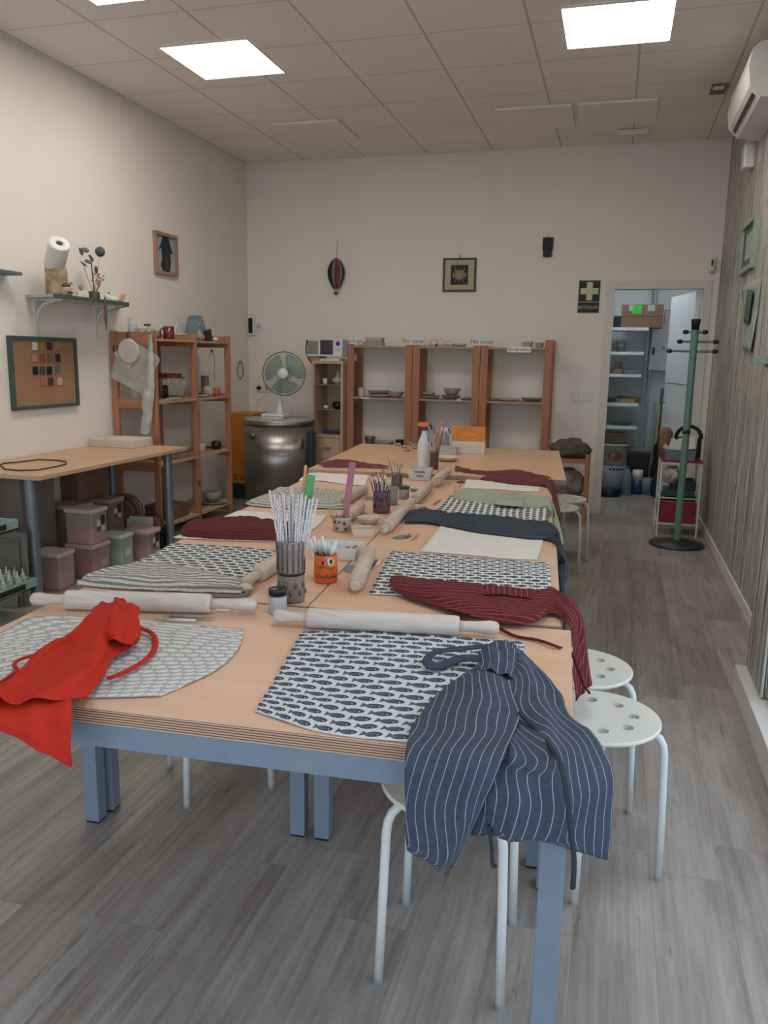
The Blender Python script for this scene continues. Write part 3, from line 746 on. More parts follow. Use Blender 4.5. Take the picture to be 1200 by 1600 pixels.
# cream striped apron, left front
ap = roll_apron('cream apron with grey stripes folded on the left table beside the long rolling pin', [(120, 914, 140, 903, .006), (160, 918, 190, 889, .02), (215, 922, 245, 884, .024), (265, 924, 300, 892, .022), (320, 926, 350, 902, .018), (378, 928, 386, 908, .012)], M_greyap, .004, seed=18, group='striped cream aprons', uvrot=False)
band([T(240, 925, ZA), T(300, 930, ZA), T(350, 932, ZA), T(378, 931, ZA), T(390, 922, ZA+.002), T(386, 910, ZA+.002)], .008, .004).to('neck_strap', M_greyap, ap)
# cream striped apron, far left
roll_apron('cream apron with grey stripes folded on the far left table', [(384, 789, 400, 780, .006), (410, 792, 430, 773, .016), (445, 794, 460, 775, .018), (485, 794, 500, 775, .018), (520, 795, 535, 772, .018), (540, 795, 546, 777, .012)], M_greyap, .004, seed=21, group='striped cream aprons', uvrot=False)

# ================================================================== ROLLING PINS
def pin(label, A, B, r, hl0, hl1, mat, endmat=None):
    A = V(A); B = V(B); d = (B-A).normalized(); L = (B-A).length
    t = thing('rolling_pin', label, 'rolling pin', tuple((A+B)/2-V((0, 0, r))), 'wooden rolling pins')
    MB().lathe([(0, 0), (r*.8, 0), (r*.97, .004), (r, .012), (r, L-.012), (r*.97, L-.004), (r*.8, L), (0, L)], A, d, 28).to('roller', mat, t)
    for P, dd, hl in ((A, -d, hl0), (B, d, hl1)):
        if hl > 0: MB().lathe([(0, -.002), (r*.55, -.002), (r*.5, hl*.15), (r*.55, hl*.45), (r*.68, hl*.75), (r*.62, hl*.93), (r*.35, hl), (0, hl)], P, dd, 20).to('handle', mat, t)
    return t
zt = .7205
def onT(px, py, r): return T(px, py, zt+r)
pin('long rolling pin lying behind the red apron at the left front', onT(103, 937, .026), onT(330, 943, .026), .0265, .095, .125, M_pin)
pin('long pale rolling pin on the front table above the largest fish placemat', onT(480, 965, .0255), onT(718, 978, .0255), .0258, .088, .098, M_pin)
pin('worn rolling pin beside the small orange cup, pointing away', onT(556, 912, .025), onT(577, 862, .025), .0255, .03, .02, M_pin2)
pin('nearest of the three rolling pins lying end to end along the seam', onT(605, 822, .025), onT(640, 787, .025), .026, .075, .08, M_pin2)
pin('middle of the three rolling pins lying end to end along the seam', onT(649, 779, .024), onT(668, 762, .024), .025, .0, .06, M_pin2)
pin('farthest of the three rolling pins lying end to end along the seam', T(680, 752, .756), T(699, 736, .774), .025, .05, .03, M_pin2)
pin('rolling pin partly hidden behind the tall cup, beside the left fish placemat', onT(403, 897, .026), onT(449, 868, .026), .0265, .10, .02, M_pin2)
pin('rolling pin at the far left under the striped apron corner', onT(533, 783, .024), onT(569, 764, .024), .025, .05, .03, M_pin2)
pin('short rolling pin behind the spotted pot', onT(548, 805, .024), onT(563, 791, .024), .025, .05, .03, M_pin2)

# ================================================================== SMALL VESSELS AND TOOLS
_mc = {}
def pm(hexc, rough=.6, **k):
    key = (hexc, rough, tuple(sorted(k.items())))
    if key not in _mc: _mc[key] = plain('paint_'+hexc+'_%d' % len(_mc), hexc, rough, **k)
    return _mc[key]
def vessel(name, label, cat, base, prof, mat, group=None, seg=28, wall=.003, parts=(), wob=0):
    """open vessel from an outer profile [(r,h)...]; base = world point"""
    base = V(base); outer = [(0, 0)]+list(prof); inner = [(max(r-wall, .001), h) for r, h in reversed(prof[1:])]
    inner = inner+[(max(prof[0][0]-wall, .001), prof[0][1]+wall), (0, prof[0][1]+wall)]
    if parts:
        t = thing(name, label, cat, base, group)
        MB().lathe(outer+inner, base, seg=seg, wob=wob).to('body', mat, t)
        return t
    m = MB().lathe(outer+inner, base, seg=seg, wob=wob).to(name, mat)
    return tag(m, label, cat, group)
def stick(name, label, cat, A, B, r, mat, group=None, flat=1.0, tip=None, tipmat=None):
    A = V(A); B = V(B)
    if tip:
        t = thing(name, label, cat, A, group)
        C_ = A.lerp(B, 1-tip)
        MB().tube([A, A.lerp(C_, .5), C_], [r*.7, r, r*.9], 8, flat=flat).to('handle', mat, t)
        MB().tube([C_, C_.lerp(B, .4), B], [r*1.0, r*1.3, r*.35], 8, flat=flat).to('tip', tipmat, t)
        return t
    return tag(MB().tube([A, B], r, 8, flat=flat).to(name, mat), label, cat, group)
def B3(P, dx, dy, dz=0): return V(P)+V((dx, dy, dz))

# tall ribbed vase with paper sticks
P0 = T(455, 938, .7205); P0.z = .7212
Mv = plain('smoky_brown_glaze', '7e736a', .25, var=.25, scale=30, sc=(1, 1, .15))
t = vessel('tall_cup', 'tall grey-brown glazed cup holding printed paper sticks, left of the orange cup', 'cup', P0, [(.037, 0), (.039, .01), (.0375, .10), (.038, .15), (.041, .175)], Mv, parts=True)
MB().lathe([(.0382, .078), (.0400, .082), (.0382, .087)], P0, seg=28).to('dark_band', M_black, t)
Msp = pm('5c524c', .3)
for k in range(9):
    a = -2.6+k*.35; r_ = .0392
    m = MB()
    if k % 1 == 0:
        c = B3(P0, r_*math.cos(a), r_*math.sin(a), .03+.022*(k % 2)); m.ball(c, .009, (.6, .6, 1), 10)
    m.to('glaze_spot', Msp, t)
for k in range(8):
    a = -2.7+k*.42; c0 = B3(P0, .0385*math.cos(a), .0385*math.sin(a), .09); c1 = B3(P0, .0412*math.cos(a), .0412*math.sin(a), .172)
    MB().tube([c0, c0.lerp(c1, .5)+V((math.cos(a), math.sin(a), 0))*-.0012, c1], .0022, 6).to('dark_stripe', Msp, t)
Mstick = fish('printed_paper', 'dcd5d2', 'a2969b', .012, .006)
def pstick(px0, py0, px1, py1, off, r=.0038):
    B = W(px1, py1, P0.y+off); A = V((P0.x+(B.x-P0.x)*.12, P0.y+off*.35, .74))
    return A, B
ends = [(421, 766), (428, 772), (436, 774), (443, 772), (451, 774), (458, 771), (464, 776), (441, 768), (466, 772), (472, 778), (478, 774), (484, 780), (490, 776), (496, 780), (488, 786), (455, 760), (472, 770), (433, 780)]
for i, (x, y) in enumerate(ends):
    A, B = pstick(0, 0, x, y, -.022+.006*(i % 8))
    m = MB().tube([A, B], .0036, 8)
    # printed: give the tube a running uv
    for f in m.bm.faces:
        for l in f.loops: l[m.uv].uv = ((l.vert.co.z)*1.0, (l.vert.co.x+l.vert.co.y)*1.0)
    tag(m.to('paper_stick', Mstick), 'rolled printed paper stick standing in the tall glazed cup', 'paper stick', 'paper sticks in the tall cup')
def ruler(label, A, B, wdt, mat, tickm=None):
    A = V(A); B = V(B); d = (B-A).normalized(); sd = d.cross(V((0, 1, 0))).normalized(); n = sd.cross(d)
    t = thing('ruler', label, 'ruler', A)
    M = Matrix(((sd.x, n.x, d.x, A.x), (sd.y, n.y, d.y, A.y), (sd.z, n.z, d.z, A.z), (0, 0, 0, 1)))
    L = (B-A).length
    MB().box((-wdt/2, -.001, 0), (wdt/2, .001, L), M, bevel=.0005).to('blade', mat, t)
    m = MB()
    for k in range(int(L/.01)-1):
        ln = wdt*(.35 if k % 5 == 0 else .2)
        m.box((wdt/2-ln, -.0014, .01+k*.01), (wdt/2-.0005, -.0011, .0108+k*.01), M); m.box((-wdt/2+.0005, -.0014, .01+k*.01), (-wdt/2+ln, -.0011, .0108+k*.01), M)
    m.to('tick_marks', tickm or M_ink, t)
ruler('green ruler leaning in the tall glazed cup', V((P0.x+.006, P0.y+.012, .75)), W(486, 742, P0.y+.03), .026, pm('4f9a4a', .35))
ruler('orange ruler leaning in the tall glazed cup beside the green one', V((P0.x-.004, P0.y+.02, .75)), W(478, 727, P0.y+.045), .009, pm('cf8d52', .4))
# jar with black lid
def jar(label, px, py, r, h, lidm, bodym, lidh=.012, z=.7212, group='lidded jars'):
    P = T(px, py, z); P.z = z; t = thing('jar', label, 'jar', P, group)
    MB().lathe([(0, 0), (r*.94, 0), (r, .004), (r, h-lidh-.006), (r*.9, h-lidh), (0, h-lidh)], P, seg=28).to('body', bodym, t)
    l = MB().lathe([(0, h-lidh), (r*.99, h-lidh), (r*1.0, h-.002), (r*.95, h), (0, h)], P, seg=28).to('lid', lidm, t)
    return t
jar('small clear jar with black lid in front of the tall glazed cup', 434, 957, .0245, .068, M_black, pm('a9aaab', .35), .018)
jar('small grey jar with dark green lid among the cups in the middle of the table', 631, 779, .026, .062, pm('26382f', .4), pm('8f8b84', .4), .012)
# orange face cup
P1 = T(509, 908, .7205); P1.z = .7212
t = vessel('small_cup', 'bright orange handmade cup with one white eye, holding white-handled tools', 'cup', P1, [(.034, 0), (.037, .006), (.0365, .05), (.035, .086)], pm('d0641e', .35, var=.08), parts=True)
def oncyl(P, R, a0): # map flat text coords onto the cup front
    return lambda co: V((P.x+(R+.0006+co.z)*math.sin(a0+co.x/R), P.y-(R+.0006+co.z)*math.cos(a0+co.x/R), P.z+co.y))
m = MB(); f0 = oncyl(P1, .0372, .40); m.text('CreArte', .019, (0, 0, 0), (1, 0, 0), (0, 1, 0), .0006, mapf=lambda c: f0(V((c.x, c.y+.022, c.z)))); m.to('lettering', M_ink, t)
m = MB()
def arcpatch(P, R, a, z, ra, rb, m_, th=.0012, seg=14):
    vs = [V((P.x+(R+th)*math.sin(a+ra*math.cos(q)/R), P.y-(R+th)*math.cos(a+ra*math.cos(q)/R), P.z+z+rb*math.sin(q))) for q in [2*PI*k/seg for k in range(seg)]]
    v2 = [V((P.x+(R-.001)*math.sin(a+ra*math.cos(q)/R), P.y-(R-.001)*math.cos(a+ra*math.cos(q)/R), P.z+z+rb*math.sin(q))) for q in [2*PI*k/seg for k in range(seg)]]
    A = [m_.bm.verts.new(p) for p in vs]; Bv = [m_.bm.verts.new(p) for p in v2]; m_.face(A)
    for k in range(seg): m_.face([A[k], A[(k+1) % seg], Bv[(k+1) % seg], Bv[k]])
arcpatch(P1, .0366, .75, .070, .010, .012, m); m.to('white_eye', M_white, t)
m = MB(); arcpatch(P1, .0366, .1, .066, .004, .005, m); m.to('dark_eye', M_ink, t)
m = MB(); arcpatch(P1, .0376, .78, .070, .005, .008, m); m.to('pupil', M_ink, t)
m = MB()
for k in range(9):
    a = -.35+k*.17; z0 = .046+.004*math.sin(k*.45*PI/2); m.box((-.001, -.0006, 0), (.001, .0006, .009), Matrix.Translation((P1.x+.0372*math.sin(a+.1), P1.y-.0372*math.cos(a+.1), P1.z+z0)))
m.to('lashes', pm('7a3512', .6), t)
for i, (x, y) in enumerate([(484, 842), (490, 838), (497, 846), (503, 838), (508, 846), (514, 848), (520, 852), (525, 846)]):
    B = W(x, y, P1.y-.01+.008*(i % 3)); A = V((P1.x+(B.x-P1.x)*.2, P1.y, .74))
    t2 = thing('brush', 'white-handled tool standing in the orange cup', 'brush', A, 'white-handled tools in the orange cup')
    MB().tube([A, A.lerp(B, .7)], .003, 8).to('shaft', M_ink, t2)
    MB().tube([A.lerp(B, .62), A.lerp(B, .8), B], [.0045, .0062, .005], 8).to('handle', M_wplast, t2)
# white tray box with caddy behind the orange cup
def openbox(name, label, cat, c, w, d, h, a, mat, th=.003, flare=0, group=None, content=None):
    M = rotz(a, c); m = MB()
    o = [(-w/2, -d/2), (w/2, -d/2), (w/2, d/2), (-w/2, d/2)]
    top = [(x*(1+flare), y*(1+flare)) for x, y in o]
    ob = [M @ V((x, y, 0)) for x, y in o]; ot = [M @ V((x, y, h)) for x, y in top]
    it = [M @ V((x-math.copysign(th, x), y-math.copysign(th, y), h)) for x, y in top]; ib = [M @ V((x-math.copysign(th, x), y-math.copysign(th, y), th)) for x, y in o]
    ob, ot, it, ib = [[m.bm.verts.new(p) for p in q] for q in (ob, ot, it, ib)]
    m.face(ob[::-1]); m.face(ib)
    for k in range(4):
        j = (k+1) % 4
        m.face([ob[k], ob[j], ot[j], ot[k]]); m.face([ot[k], ot[j], it[j], it[k]]); m.face([it[k], it[j], ib[j], ib[k]])
    if content is None: return tag(m.to(name, mat), label, cat, group)
    t = thing(name, label, cat, tuple(c), group); m.to('body', mat, t)
    return t
C2 = T(527, 868, .7212); C2.z = .7212
t = openbox('tray_box', 'low white plastic box behind the orange cup', 'box', C2, .15, .11, .042, AR, M_wplast, .003, .06, content=1)
for k in range(4): MB().tube([C2+V((-.05+.03*k, -.03, .006)), C2+V((-.03+.03*k, .03, .012+.006*k))], .006, 8).to('clay_scrap', pm('8d7c6a', .9), t)
# cream dish pair
def dish(name, label, px, py, r, h, mat, z=.7212, wob=0, group=None, wall=.004):
    P = T(px, py, z); P.z = z
    return vessel(name, label, 'dish', P, [(r*.55, 0), (r*.75, h*.25), (r*.95, h*.8), (r, h)], mat, group, wall=wall, wob=wob)
dish('round_dish', 'round cream dish with dotted rim behind the spotted pot', 576, 818, .048, .028, M_claylight)
C3 = T(562, 838, .7212); C3.z = .7212
openbox('ceramic_dish', 'small square cream ceramic dish beside the spotted pot', 'dish', C3+V((0, .03, 0)), .075, .075, .03, .4, M_claylight, .005, .12)
# spotted pot
P2 = T(530, 831, .7212); P2.z = .7212
t = vessel('spotted_pot', 'square-looking cream pot with dark spots, holding brushes and the pink ruler', 'pot', P2+V((0, .032, 0)), [(.036, 0), (.038, .004), (.038, .05), (.039, .056)], pm('b5a48d', .5), seg=8, parts=True)
m = MB()
for k, (a, z, r) in enumerate([(-.55, .038, .006), (.05, .040, .005), (.6, .034, .007), (-.2, .014, .005), (.75, .012, .006)]): arcpatch(P2+V((0, .032, 0)), .0365, a, z, r, r, m, .003)
m.to('dark_spots', pm('4a3d33', .5), t)
P2c = P2+V((0, .032, 0))
for i, (x, y) in enumerate([(512, 798), (518, 800), (524, 797), (531, 802), (536, 796), (516, 794)]):
    B = W(x, y, P2c.y+.01*(i % 3)-.01); A = V((P2c.x+(B.x-P2c.x)*.3, P2c.y, .735))
    stick('brush', 'thin wooden brush standing in the cream spotted pot', 'brush', A, B, .0022, pm('8a6344', .5), 'brushes in the spotted pot', tip=.3, tipmat=pm('a89a8c', .4))
ruler('translucent pink ruler standing in the cream spotted pot', V((P2c.x+.006, P2c.y+.01, .74)), W(551, 722, P2c.y+.04), .028, pm('b0606c', .3, alpha=.85), pm('7d3f4a', .5))
# purple marbled brush cup
P3 = T(596, 800, .7212); P3.z = .7212
t = vessel('brush_cup', 'purple-brown marbled cup full of paint brushes', 'cup', P3, [(.037, 0), (.039, .004), (.039, .088), (.040, .092)], plain('purple_marble', '6d4f57', .3, var=.35, scale=45), parts=True)
m = MB()
for a, z, r in [(-.6, .03, .008), (.25, .06, .008), (.1, .035, .005), (.8, .075, .006), (-.3, .07, .005)]: arcpatch(P3, .0388, a, z, r, r, m)
m.to('dark_spots', M_ink, t)
for i, (x, y) in enumerate([(577, 742), (582, 738), (586, 744), (591, 740), (598, 732), (602, 742), (606, 750), (610, 756), (594, 748), (588, 752), (601, 736)]):
    B = W(x, y, P3.y-.02+.009*(i % 5)); A = V((P3.x+(B.x-P3.x)*.35, P3.y, .74))
    t2 = thing('paintbrush', 'paint brush standing bristles up in the purple marbled cup', 'paintbrush', A, 'paint brushes in the marbled cup')
    C_ = A.lerp(B, .72)
    MB().tube([A, C_], .0028, 8).to('handle', pm(['2c4a86', '20222a', '6b2f2c', '2c4a86', 'b9a98f'][i % 5], .35), t2)
    MB().tube([C_, A.lerp(B, .88)], .0034, 8).to('ferrule', M_chrome, t2)
    MB().tube([A.lerp(B, .88), A.lerp(B, .94), B], [.0036, .0046, .0015], 8).to('bristles', pm(['c9c2b8', '9d8468', 'e0ddd8'][i % 3], .8), t2)
# glass tumblers behind
for (x, y, r, h, lab, mt) in [(613, 788, .026, .085, 'narrow smoky glass tumbler just behind the marbled brush cup', glassy('smoky_glass', '9a958c', .55, .1)), (620, 760, .030, .072, 'wide dark patterned tumbler with tools behind the smoky glass', plain('dark_patterned_glaze', '55504b', .3, var=.4, scale=60))]:
    P = T(x, y, .7212); P.z = .7212; vessel('tumbler', lab, 'tumbler', P, [(r*.95, 0), (r, .004), (r, h)], mt, 'tumblers')
P4 = T(620, 760, .7212)
for i, (x, y) in enumerate([(607, 716), (615, 720), (621, 722), (626, 724), (630, 722)]):
    B = W(x, y, P4.y+.008*i-.01); A = V((P4.x+(B.x-P4.x)*.2, P4.y, .74))
    stick('tool', 'thin tool standing in the dark patterned tumbler', 'modelling tool', A, B, .003, pm(['6a4a36', 'b9ab9a', 'a7977f'][i % 3], .6), 'tools in the patterned tumbler', tip=.25, tipmat=pm('8f8378', .5))
# white square box with slots and dish
C4 = T(655, 750, .7212); C4.z = .7212
t = openbox('plastic_basket', 'small translucent white basket with handle slots beside the end-to-end rolling pins', 'basket', C4+V((0, .03, 0)), .12, .085, .065, AR, pm('d5d2ca', .4, alpha=.9), .003, .08, content=1)
MB().box((-.03, -.0575, .045), (.03, -.0562, .051), rotz(AR, C4+V((0, .037, 0)))).to('slot', pm('55504a', .8), t)
MB().box((-.018, -.0545, .02), (.022, -.0535, .032), rotz(AR, C4+V((0, .037, 0)))).to('sticker', pm('8f8c86', .8), t)
dish('shallow_dish', 'shallow wavy cream dish in front of the white basket', 655, 766, .058, .018, M_claylight, wob=.03)
# ---- far table group
ZF = .7462
def TF(x, y): p = T(x, y, ZF); p.z = ZF; return p
P = TF(662, 729); t = thing('spray_bottle', 'big white spray bottle with orange trigger head', 'spray bottle', P, 'spray bottles')
MB().lathe([(0, 0), (.038, 0), (.040, .006), (.040, .13), (.036, .155), (.022, .19), (.015, .215), (.015, .225), (0, .225)], P, seg=28).to('bottle', pm('dcd9d4', .4), t)
MB().lathe([(0, .222), (.017, .222), (.017, .245), (0, .245)], P, seg=20).to('collar', pm('3a3f7d', .4), t)
h_ = MB().box((-.033, -.014, .244), (.030, .014, .272), Matrix.Translation(P), bevel=.006); h_.box((-.045, -.009, .248), (-.030, .009, .266), Matrix.Translation(P), bevel=.003); hd_ = h_.to('spray_head', pm('e2702c', .4), t)
MB().tube([B3(P, .024, 0, .262), B3(P, .042, 0, .250), B3(P, .046, 0, .225)], .0055, 8).to('trigger', pm('2f3673', .4), hd_)
P = TF(678, 733); vessel('tool_pot', 'dark tall pot holding wooden tools behind the big spray bottle', 'pot', P, [(.024, 0), (.026, .004), (.026, .10), (.0265, .105)], pm('5b4138', .4))
for i, (x, y, c) in enumerate([(668, 680, 'c98a5f'), (690, 658, 'c4703f'), (684, 672, 'a58058'), (674, 690, 'bba27e'), (694, 664, '55483c'), (680, 684, 'c9b291'), (679, 664, '9c9288')]):
    B = W(x, y, P.y+.01*(i % 3)-.01); A = V((P.x+(B.x-P.x)*.2, P.y, .765))
    if i == 1: stick('wooden_ruler', 'flat orange-brown wooden slat in the dark tool pot', 'slat', A, B, .011, pm(c, .6), flat=.25)
    else: stick('tool', 'thin modelling tool in the dark pot behind the spray bottle', 'modelling tool', A, B, .0032, pm(c, .6), 'tools in the dark pot', tip=.22, tipmat=pm('6b5b4c', .5))
P = TF(694, 698); t = thing('spray_bottle', 'small clear spray bottle with white head in front of the wooden racks', 'spray bottle', P, 'spray bottles')
MB().lathe([(0, 0), (.036, 0), (.038, .006), (.036, .06), (.030, .09), (.013, .105), (.013, .115), (0, .115)], P, seg=24).to('bottle', glassy('blue_grey_bottle', '8d8fa6', .6, .1), t)
hd_ = MB().box((-.028, -.011, .113), (.026, .011, .145), Matrix.Translation(P), bevel=.004).to('spray_head', M_wplast, t)
MB().tube([B3(P, .022, 0, .138), B3(P, .036, 0, .125), B3(P, .042, 0, .10)], .005, 8).to('trigger', M_dark, hd_)
dish('scalloped_bowl', 'scalloped pale bowl on the far table in front of the small spray bottle', 699, 720, .078, .030, M_claylight, ZF, wob=.05)
openbox('clear_box', 'translucent plastic box behind the scalloped bowl', 'box', TF(697, 709)+V((0, .02, 0)), .14, .10, .05, .08, pm('c6c2bb', .3, alpha=.75), .002, .05)
# orange-lidded box
P = TF(731, 709); t = thing('card_box', 'cream card box with its orange lid standing open', 'box', P)
Mx = rotz(.09, P)
MB().box((-.115, 0, 0), (.115, .13, .085), Mx, bevel=.0015).to('tray', pm('d3ccbd', .6), t)
Ml = Mx @ Matrix.Translation((0, .03, .0855)) @ Matrix.Rotation(math.radians(-68), 4, 'X')
ld = MB().box((-.117, -.0, -.004), (.117, .012, .0), Mx @ Matrix.Translation((0, 0, .0895))); ld = MB()
Ml = Mx @ Matrix.Translation((0, .012, .0865)) @ Matrix.Rotation(math.radians(12), 4, 'X')
ld.box((-.117, 0, 0), (.117, .008, .105), Ml, bevel=.001); lid = ld.to('lid', pm('df9440', .6), t)
m = MB(); m.tube([Ml @ V((-.05+.0022*k, -.001, .048+.004*math.sin(k*1.3)+.002*math.sin(k*.5))) for k in range(46)], .0012, 5); m.tube([Ml @ V((-.02+.0022*k, -.001, .064+.002*math.sin(k*1.5))) for k in range(12)], .001, 5); m.to('lettering', pm('f0c48a', .6), lid)
m = MB(); m.tube([Mx @ V((-.025+.0022*k, -.0008, .045+.0025*math.sin(k*1.4))) for k in range(24)], .001, 5); m.to('lettering', pm('c49a8a', .6), t)
# clay rings
for k, (x, y) in enumerate([(622, 699), (632, 703), (640, 697), (648, 704), (636, 708), (645, 700), (651, 699)]):
    P = TF(x, y-3); m = MB().lathe([(.014, 0), (.022, 0), (.023, .018), (.015, .018), (.014, 0)], P, seg=18)
    tag(m.to('clay_ring', pm('a08a73', .9)), 'small clay ring among the pile near the front of the wooden racks', 'clay ring', 'clay rings on the far table')

# loose tools on the front tables -------------------------------------------
def flatpoly(name, label, cat, pts, h, mat, z=.7208, group=None):
    w_ = [T(x, y, z) for x, y in pts]; return tag(MB().prism([(p.x, p.y) for p in w_], z, z+h).to(name, mat), label, cat, group)
def disc(name, label, cat, pts, mat, **k): return flatpoly(name, label, cat, pts, .0012, mat, **k)
def ell(cx, cy, rx, ry, a0=0, a1=2*PI, n=18): return [(cx+rx*math.cos(a0+(a1-a0)*k/n), cy+ry*math.sin(a0+(a1-a0)*k/n)) for k in range(n)]
disc('metal_scraper', 'round grey metal scraper beside the worn rolling pin', 'scraper', ell(549, 889, 13, 6), M_steelgrey, group='metal scrapers')
disc('metal_scraper', 'half-moon metal scraper in front of the placemat under the green apron', 'scraper', ell(662, 797, 9, 5.5, PI, 2*PI)+[(671, 797)], M_steelgrey, group='metal scrapers')
disc('metal_scraper', 'pointed metal scraper in front of the charcoal apron', 'scraper', [(611, 841), (618, 838), (630, 836), (644, 838), (638, 841), (625, 843)], M_steelgrey, group='metal scrapers')
disc('rubber_disc', 'small dark rubber disc next to the small cream placemat at the back', 'scraper', ell(720, 753.5, 7, 2.2), pm('4a342c', .7))
disc('metal_scraper', 'grey metal scraper beside the brush cup', 'scraper', ell(578, 779, 9, 3), M_steelgrey, group='metal scrapers')
disc('scraper', 'small white oval scraper under the long rolling pin handle', 'scraper', ell(350, 952, 14, 4), M_wplast, group='white scrapers')
disc('scraper', 'small white square scraper at the end of the long rolling pin handle', 'scraper', [(378, 938), (391, 938), (389, 951), (376, 951)], M_wplast, z=.7222, group='white scrapers')
def tool(label, a, b, r, c, tip=.3, tc='a08a70', z=.7212, grp=None):
    A = T(a[0], a[1], z+r); B = T(b[0], b[1], z+r); t = thing('modelling_tool', label, 'modelling tool', (A+B)/2-V((0, 0, r)), grp)
    C_ = A.lerp(B, 1-tip); C0 = A.lerp(B, tip*.6)
    MB().tube([C0, C0.lerp(C_, .5), C_], [r*.8, r, r*.8], 10).to('handle', pm(c, .5), t)
    MB().tube([C_, B], [r*.5, r*.25], 8).to('tip', pm(tc, .4), t); MB().tube([A, C0], [r*.25, r*.5], 8).to('tip', pm(tc, .4), t)
tool('grey metal needle tool in front of the long left rolling pin, upper of two', (254, 962), (338, 965), .0042, '8a8580', .22, '9a958f')
tool('white double-ended ball tool in front of the long left rolling pin, lower of two', (240, 968), (332, 970), .0046, 'c9c9cc', .28, '8e8a86')
tool('pale wooden knife tool right of the worn rolling pin', (584, 887), (602, 869), .005, 'd6c3a6', .3, 'd6c3a6')
tool('dark loop tool touching the worn rolling pin', (581, 888), (590, 872), .0035, '5a4a3e', .35, '8a857e')
tool('wooden knife tool in front of the charcoal apron', (642, 845), (655, 833), .0042, 'b08c6c', .3, 'b08c6c')
tool('curved dark tool lying across the pointed scraper', (631, 842), (643, 832), .003, '6c6258', .35, '8a857e', z=.7225)
tool('brown pencil tool left of the placemat under the green apron', (676, 789), (690, 780), .004, '9c6b48', .25, '6b4a34')
tool('thin pale tool beside the middle rolling pin', (655, 787), (668, 781), .003, 'b9a892', .3, '9c9183')
tool('pale wooden tool by the small cream placemat, left one', (709, 761), (713, 756), .004, 'd0bda2', .2, 'd0bda2')
tool('pale wooden tool by the small cream placemat, right one', (715, 760), (720, 756), .004, 'd0bda2', .2, 'd0bda2')
tool('thin grey tool near the cream linen placemat on the left', (540, 787), (575, 782), .003, 'a0978c', .3, '8a857e')
# clay scraps at the end of the left pin
for k, (x, y, lab) in enumerate([(384, 925, 'pale lump of clay next to the rolling pin behind the tall cup')]):
    P = T(x, y, .7215); m = MB().ball(P+V((0, 0, .0135)), .022, (1, .8, .6), 12); tag(m.to('clay_lump', M_claylight), lab, 'clay')

# ================================================================== WOODEN RACKS
def shelfboard(x0, x1, y0, y1, z, along, M=None):
    """three slats"""
    m = MB(); n = 3
    if along == 'x':
        w_ = (y1-y0)/n
        for k in range(n): m.box((x0, y0+k*w_+.004, z-.016), (x1, y0+(k+1)*w_-.004, z))
    else:
        w_ = (x1-x0)/n
        for k in range(n): m.box((x0+k*w_+.004, y0, z-.016), (x0+(k+1)*w_-.004, y1, z))
    return m
M_pinex = wood('pine_crossrail', '9c6444', 'b67d58', 'x', 3, 16, .55)
# left rack : frames at three depths, posts at the wall and in front
LXb, LXf = -3.60, -3.225
t = thing('wooden_rack', 'pine shelving rack on the left wall crowded with pottery and glassware', 'rack', (-3.42, 5.87, 0), 'pine shelving racks')
fy = (5.27, 5.86, 6.44); LT = 1.56; LS = (1.509, 1.05, .585, .11)
for y in fy:
    for x in (LXb, LXf-.048): MB().box((x, y-.011, 0), (x+.048, y+.011, LT), bevel=.0015).to('post', M_pine, t)
    for z in (LT-.10, 1.0, .53, .04): MB().box((LXb+.049, y-.010, z), (LXf-.049, y+.010, z+.07 if z < 1.4 else LT-.005)).to('crossbar', M_pinex, t)
for z in LS:
    for a, b in zip(fy, fy[1:]): shelfboard(LXb+.002, LXf-.002, a+.012, b-.012, z, 'y').to('shelf', M_pine2, t)
# back racks
BT = 1.52; YBf, YBb = 7.34, 7.64; xs = ((-2.455, -1.82), (-1.815, -1.19), (-1.185, -.55))
for i, (x0, x1) in enumerate(xs):
    nm = ('left', 'middle', 'right')[i]
    t = thing('wooden_rack', nm+' of the three tall pine racks standing side by side on the back wall', 'rack', ((x0+x1)/2, 7.49, 0), 'pine shelving racks')
    for j, x in enumerate((x0, x1-.066)):
        top = 1.578 if (i == 2 and j == 1) else BT
        MB().box((x, YBf, 0), (x+.066, YBf+.022, top), bevel=.0015).to('post', M_pine, t)
        MB().box((x, YBb-.022, 0), (x+.066, YBb, top), bevel=.0015).to('post', M_pine, t)
        for z in (.15, .95, BT-.09): MB().box((x+.022, YBf+.023, z), (x+.044, YBb-.023, z+.06)).to('crossbar', M_pine2, t)
    for z in (BT-.012, 1.028, .555, .08): shelfboard(x0+.067, x1-.067, YBf+.003, YBb-.003, z, 'x').to('shelf', M_pine2, t)
ZS2, ZS1 = 1.0285, BT-.0115
Mcl = (pm('a0968a', .9), pm('aea497', .9), pm('877c70', .9), pm('b9ae9f', .85))
def bowl_at(px, wpx, hpx, Y, z, mat, label, name='bowl', cat='bowl', flat=False, wob=0, group=None, foot=.5):
    P = W(px, 700, Y); P = V((P.x, Y, z)); 
    # x from the column of the picture at this height
    for _ in range(3):
        q = V((P.x, Y, z))-CAM; pxx = 600+F*q.dot(RT)/q.dot(FW); P.x += (px-pxx)*q.dot(FW)/F
    r = size(wpx, P)/2; h = size(hpx, P)
    prof = [(r*foot, 0), (r*.8, h*.35), (r*.97, h*.85), (r, h)] if not flat else [(r*.6, 0), (r*.9, h*.4), (r, h)]
    return vessel(name, label, cat, P, prof, mat, group, seg=24, wob=wob, wall=.004)
g1 = 'unfired pottery on the back racks'
bowl_at(594, 38, 5, 7.44, ZS2, Mcl[0], 'flat grey-brown plate at the bottom of a pair, left back rack', 'plate', 'plate', True, group=g1)
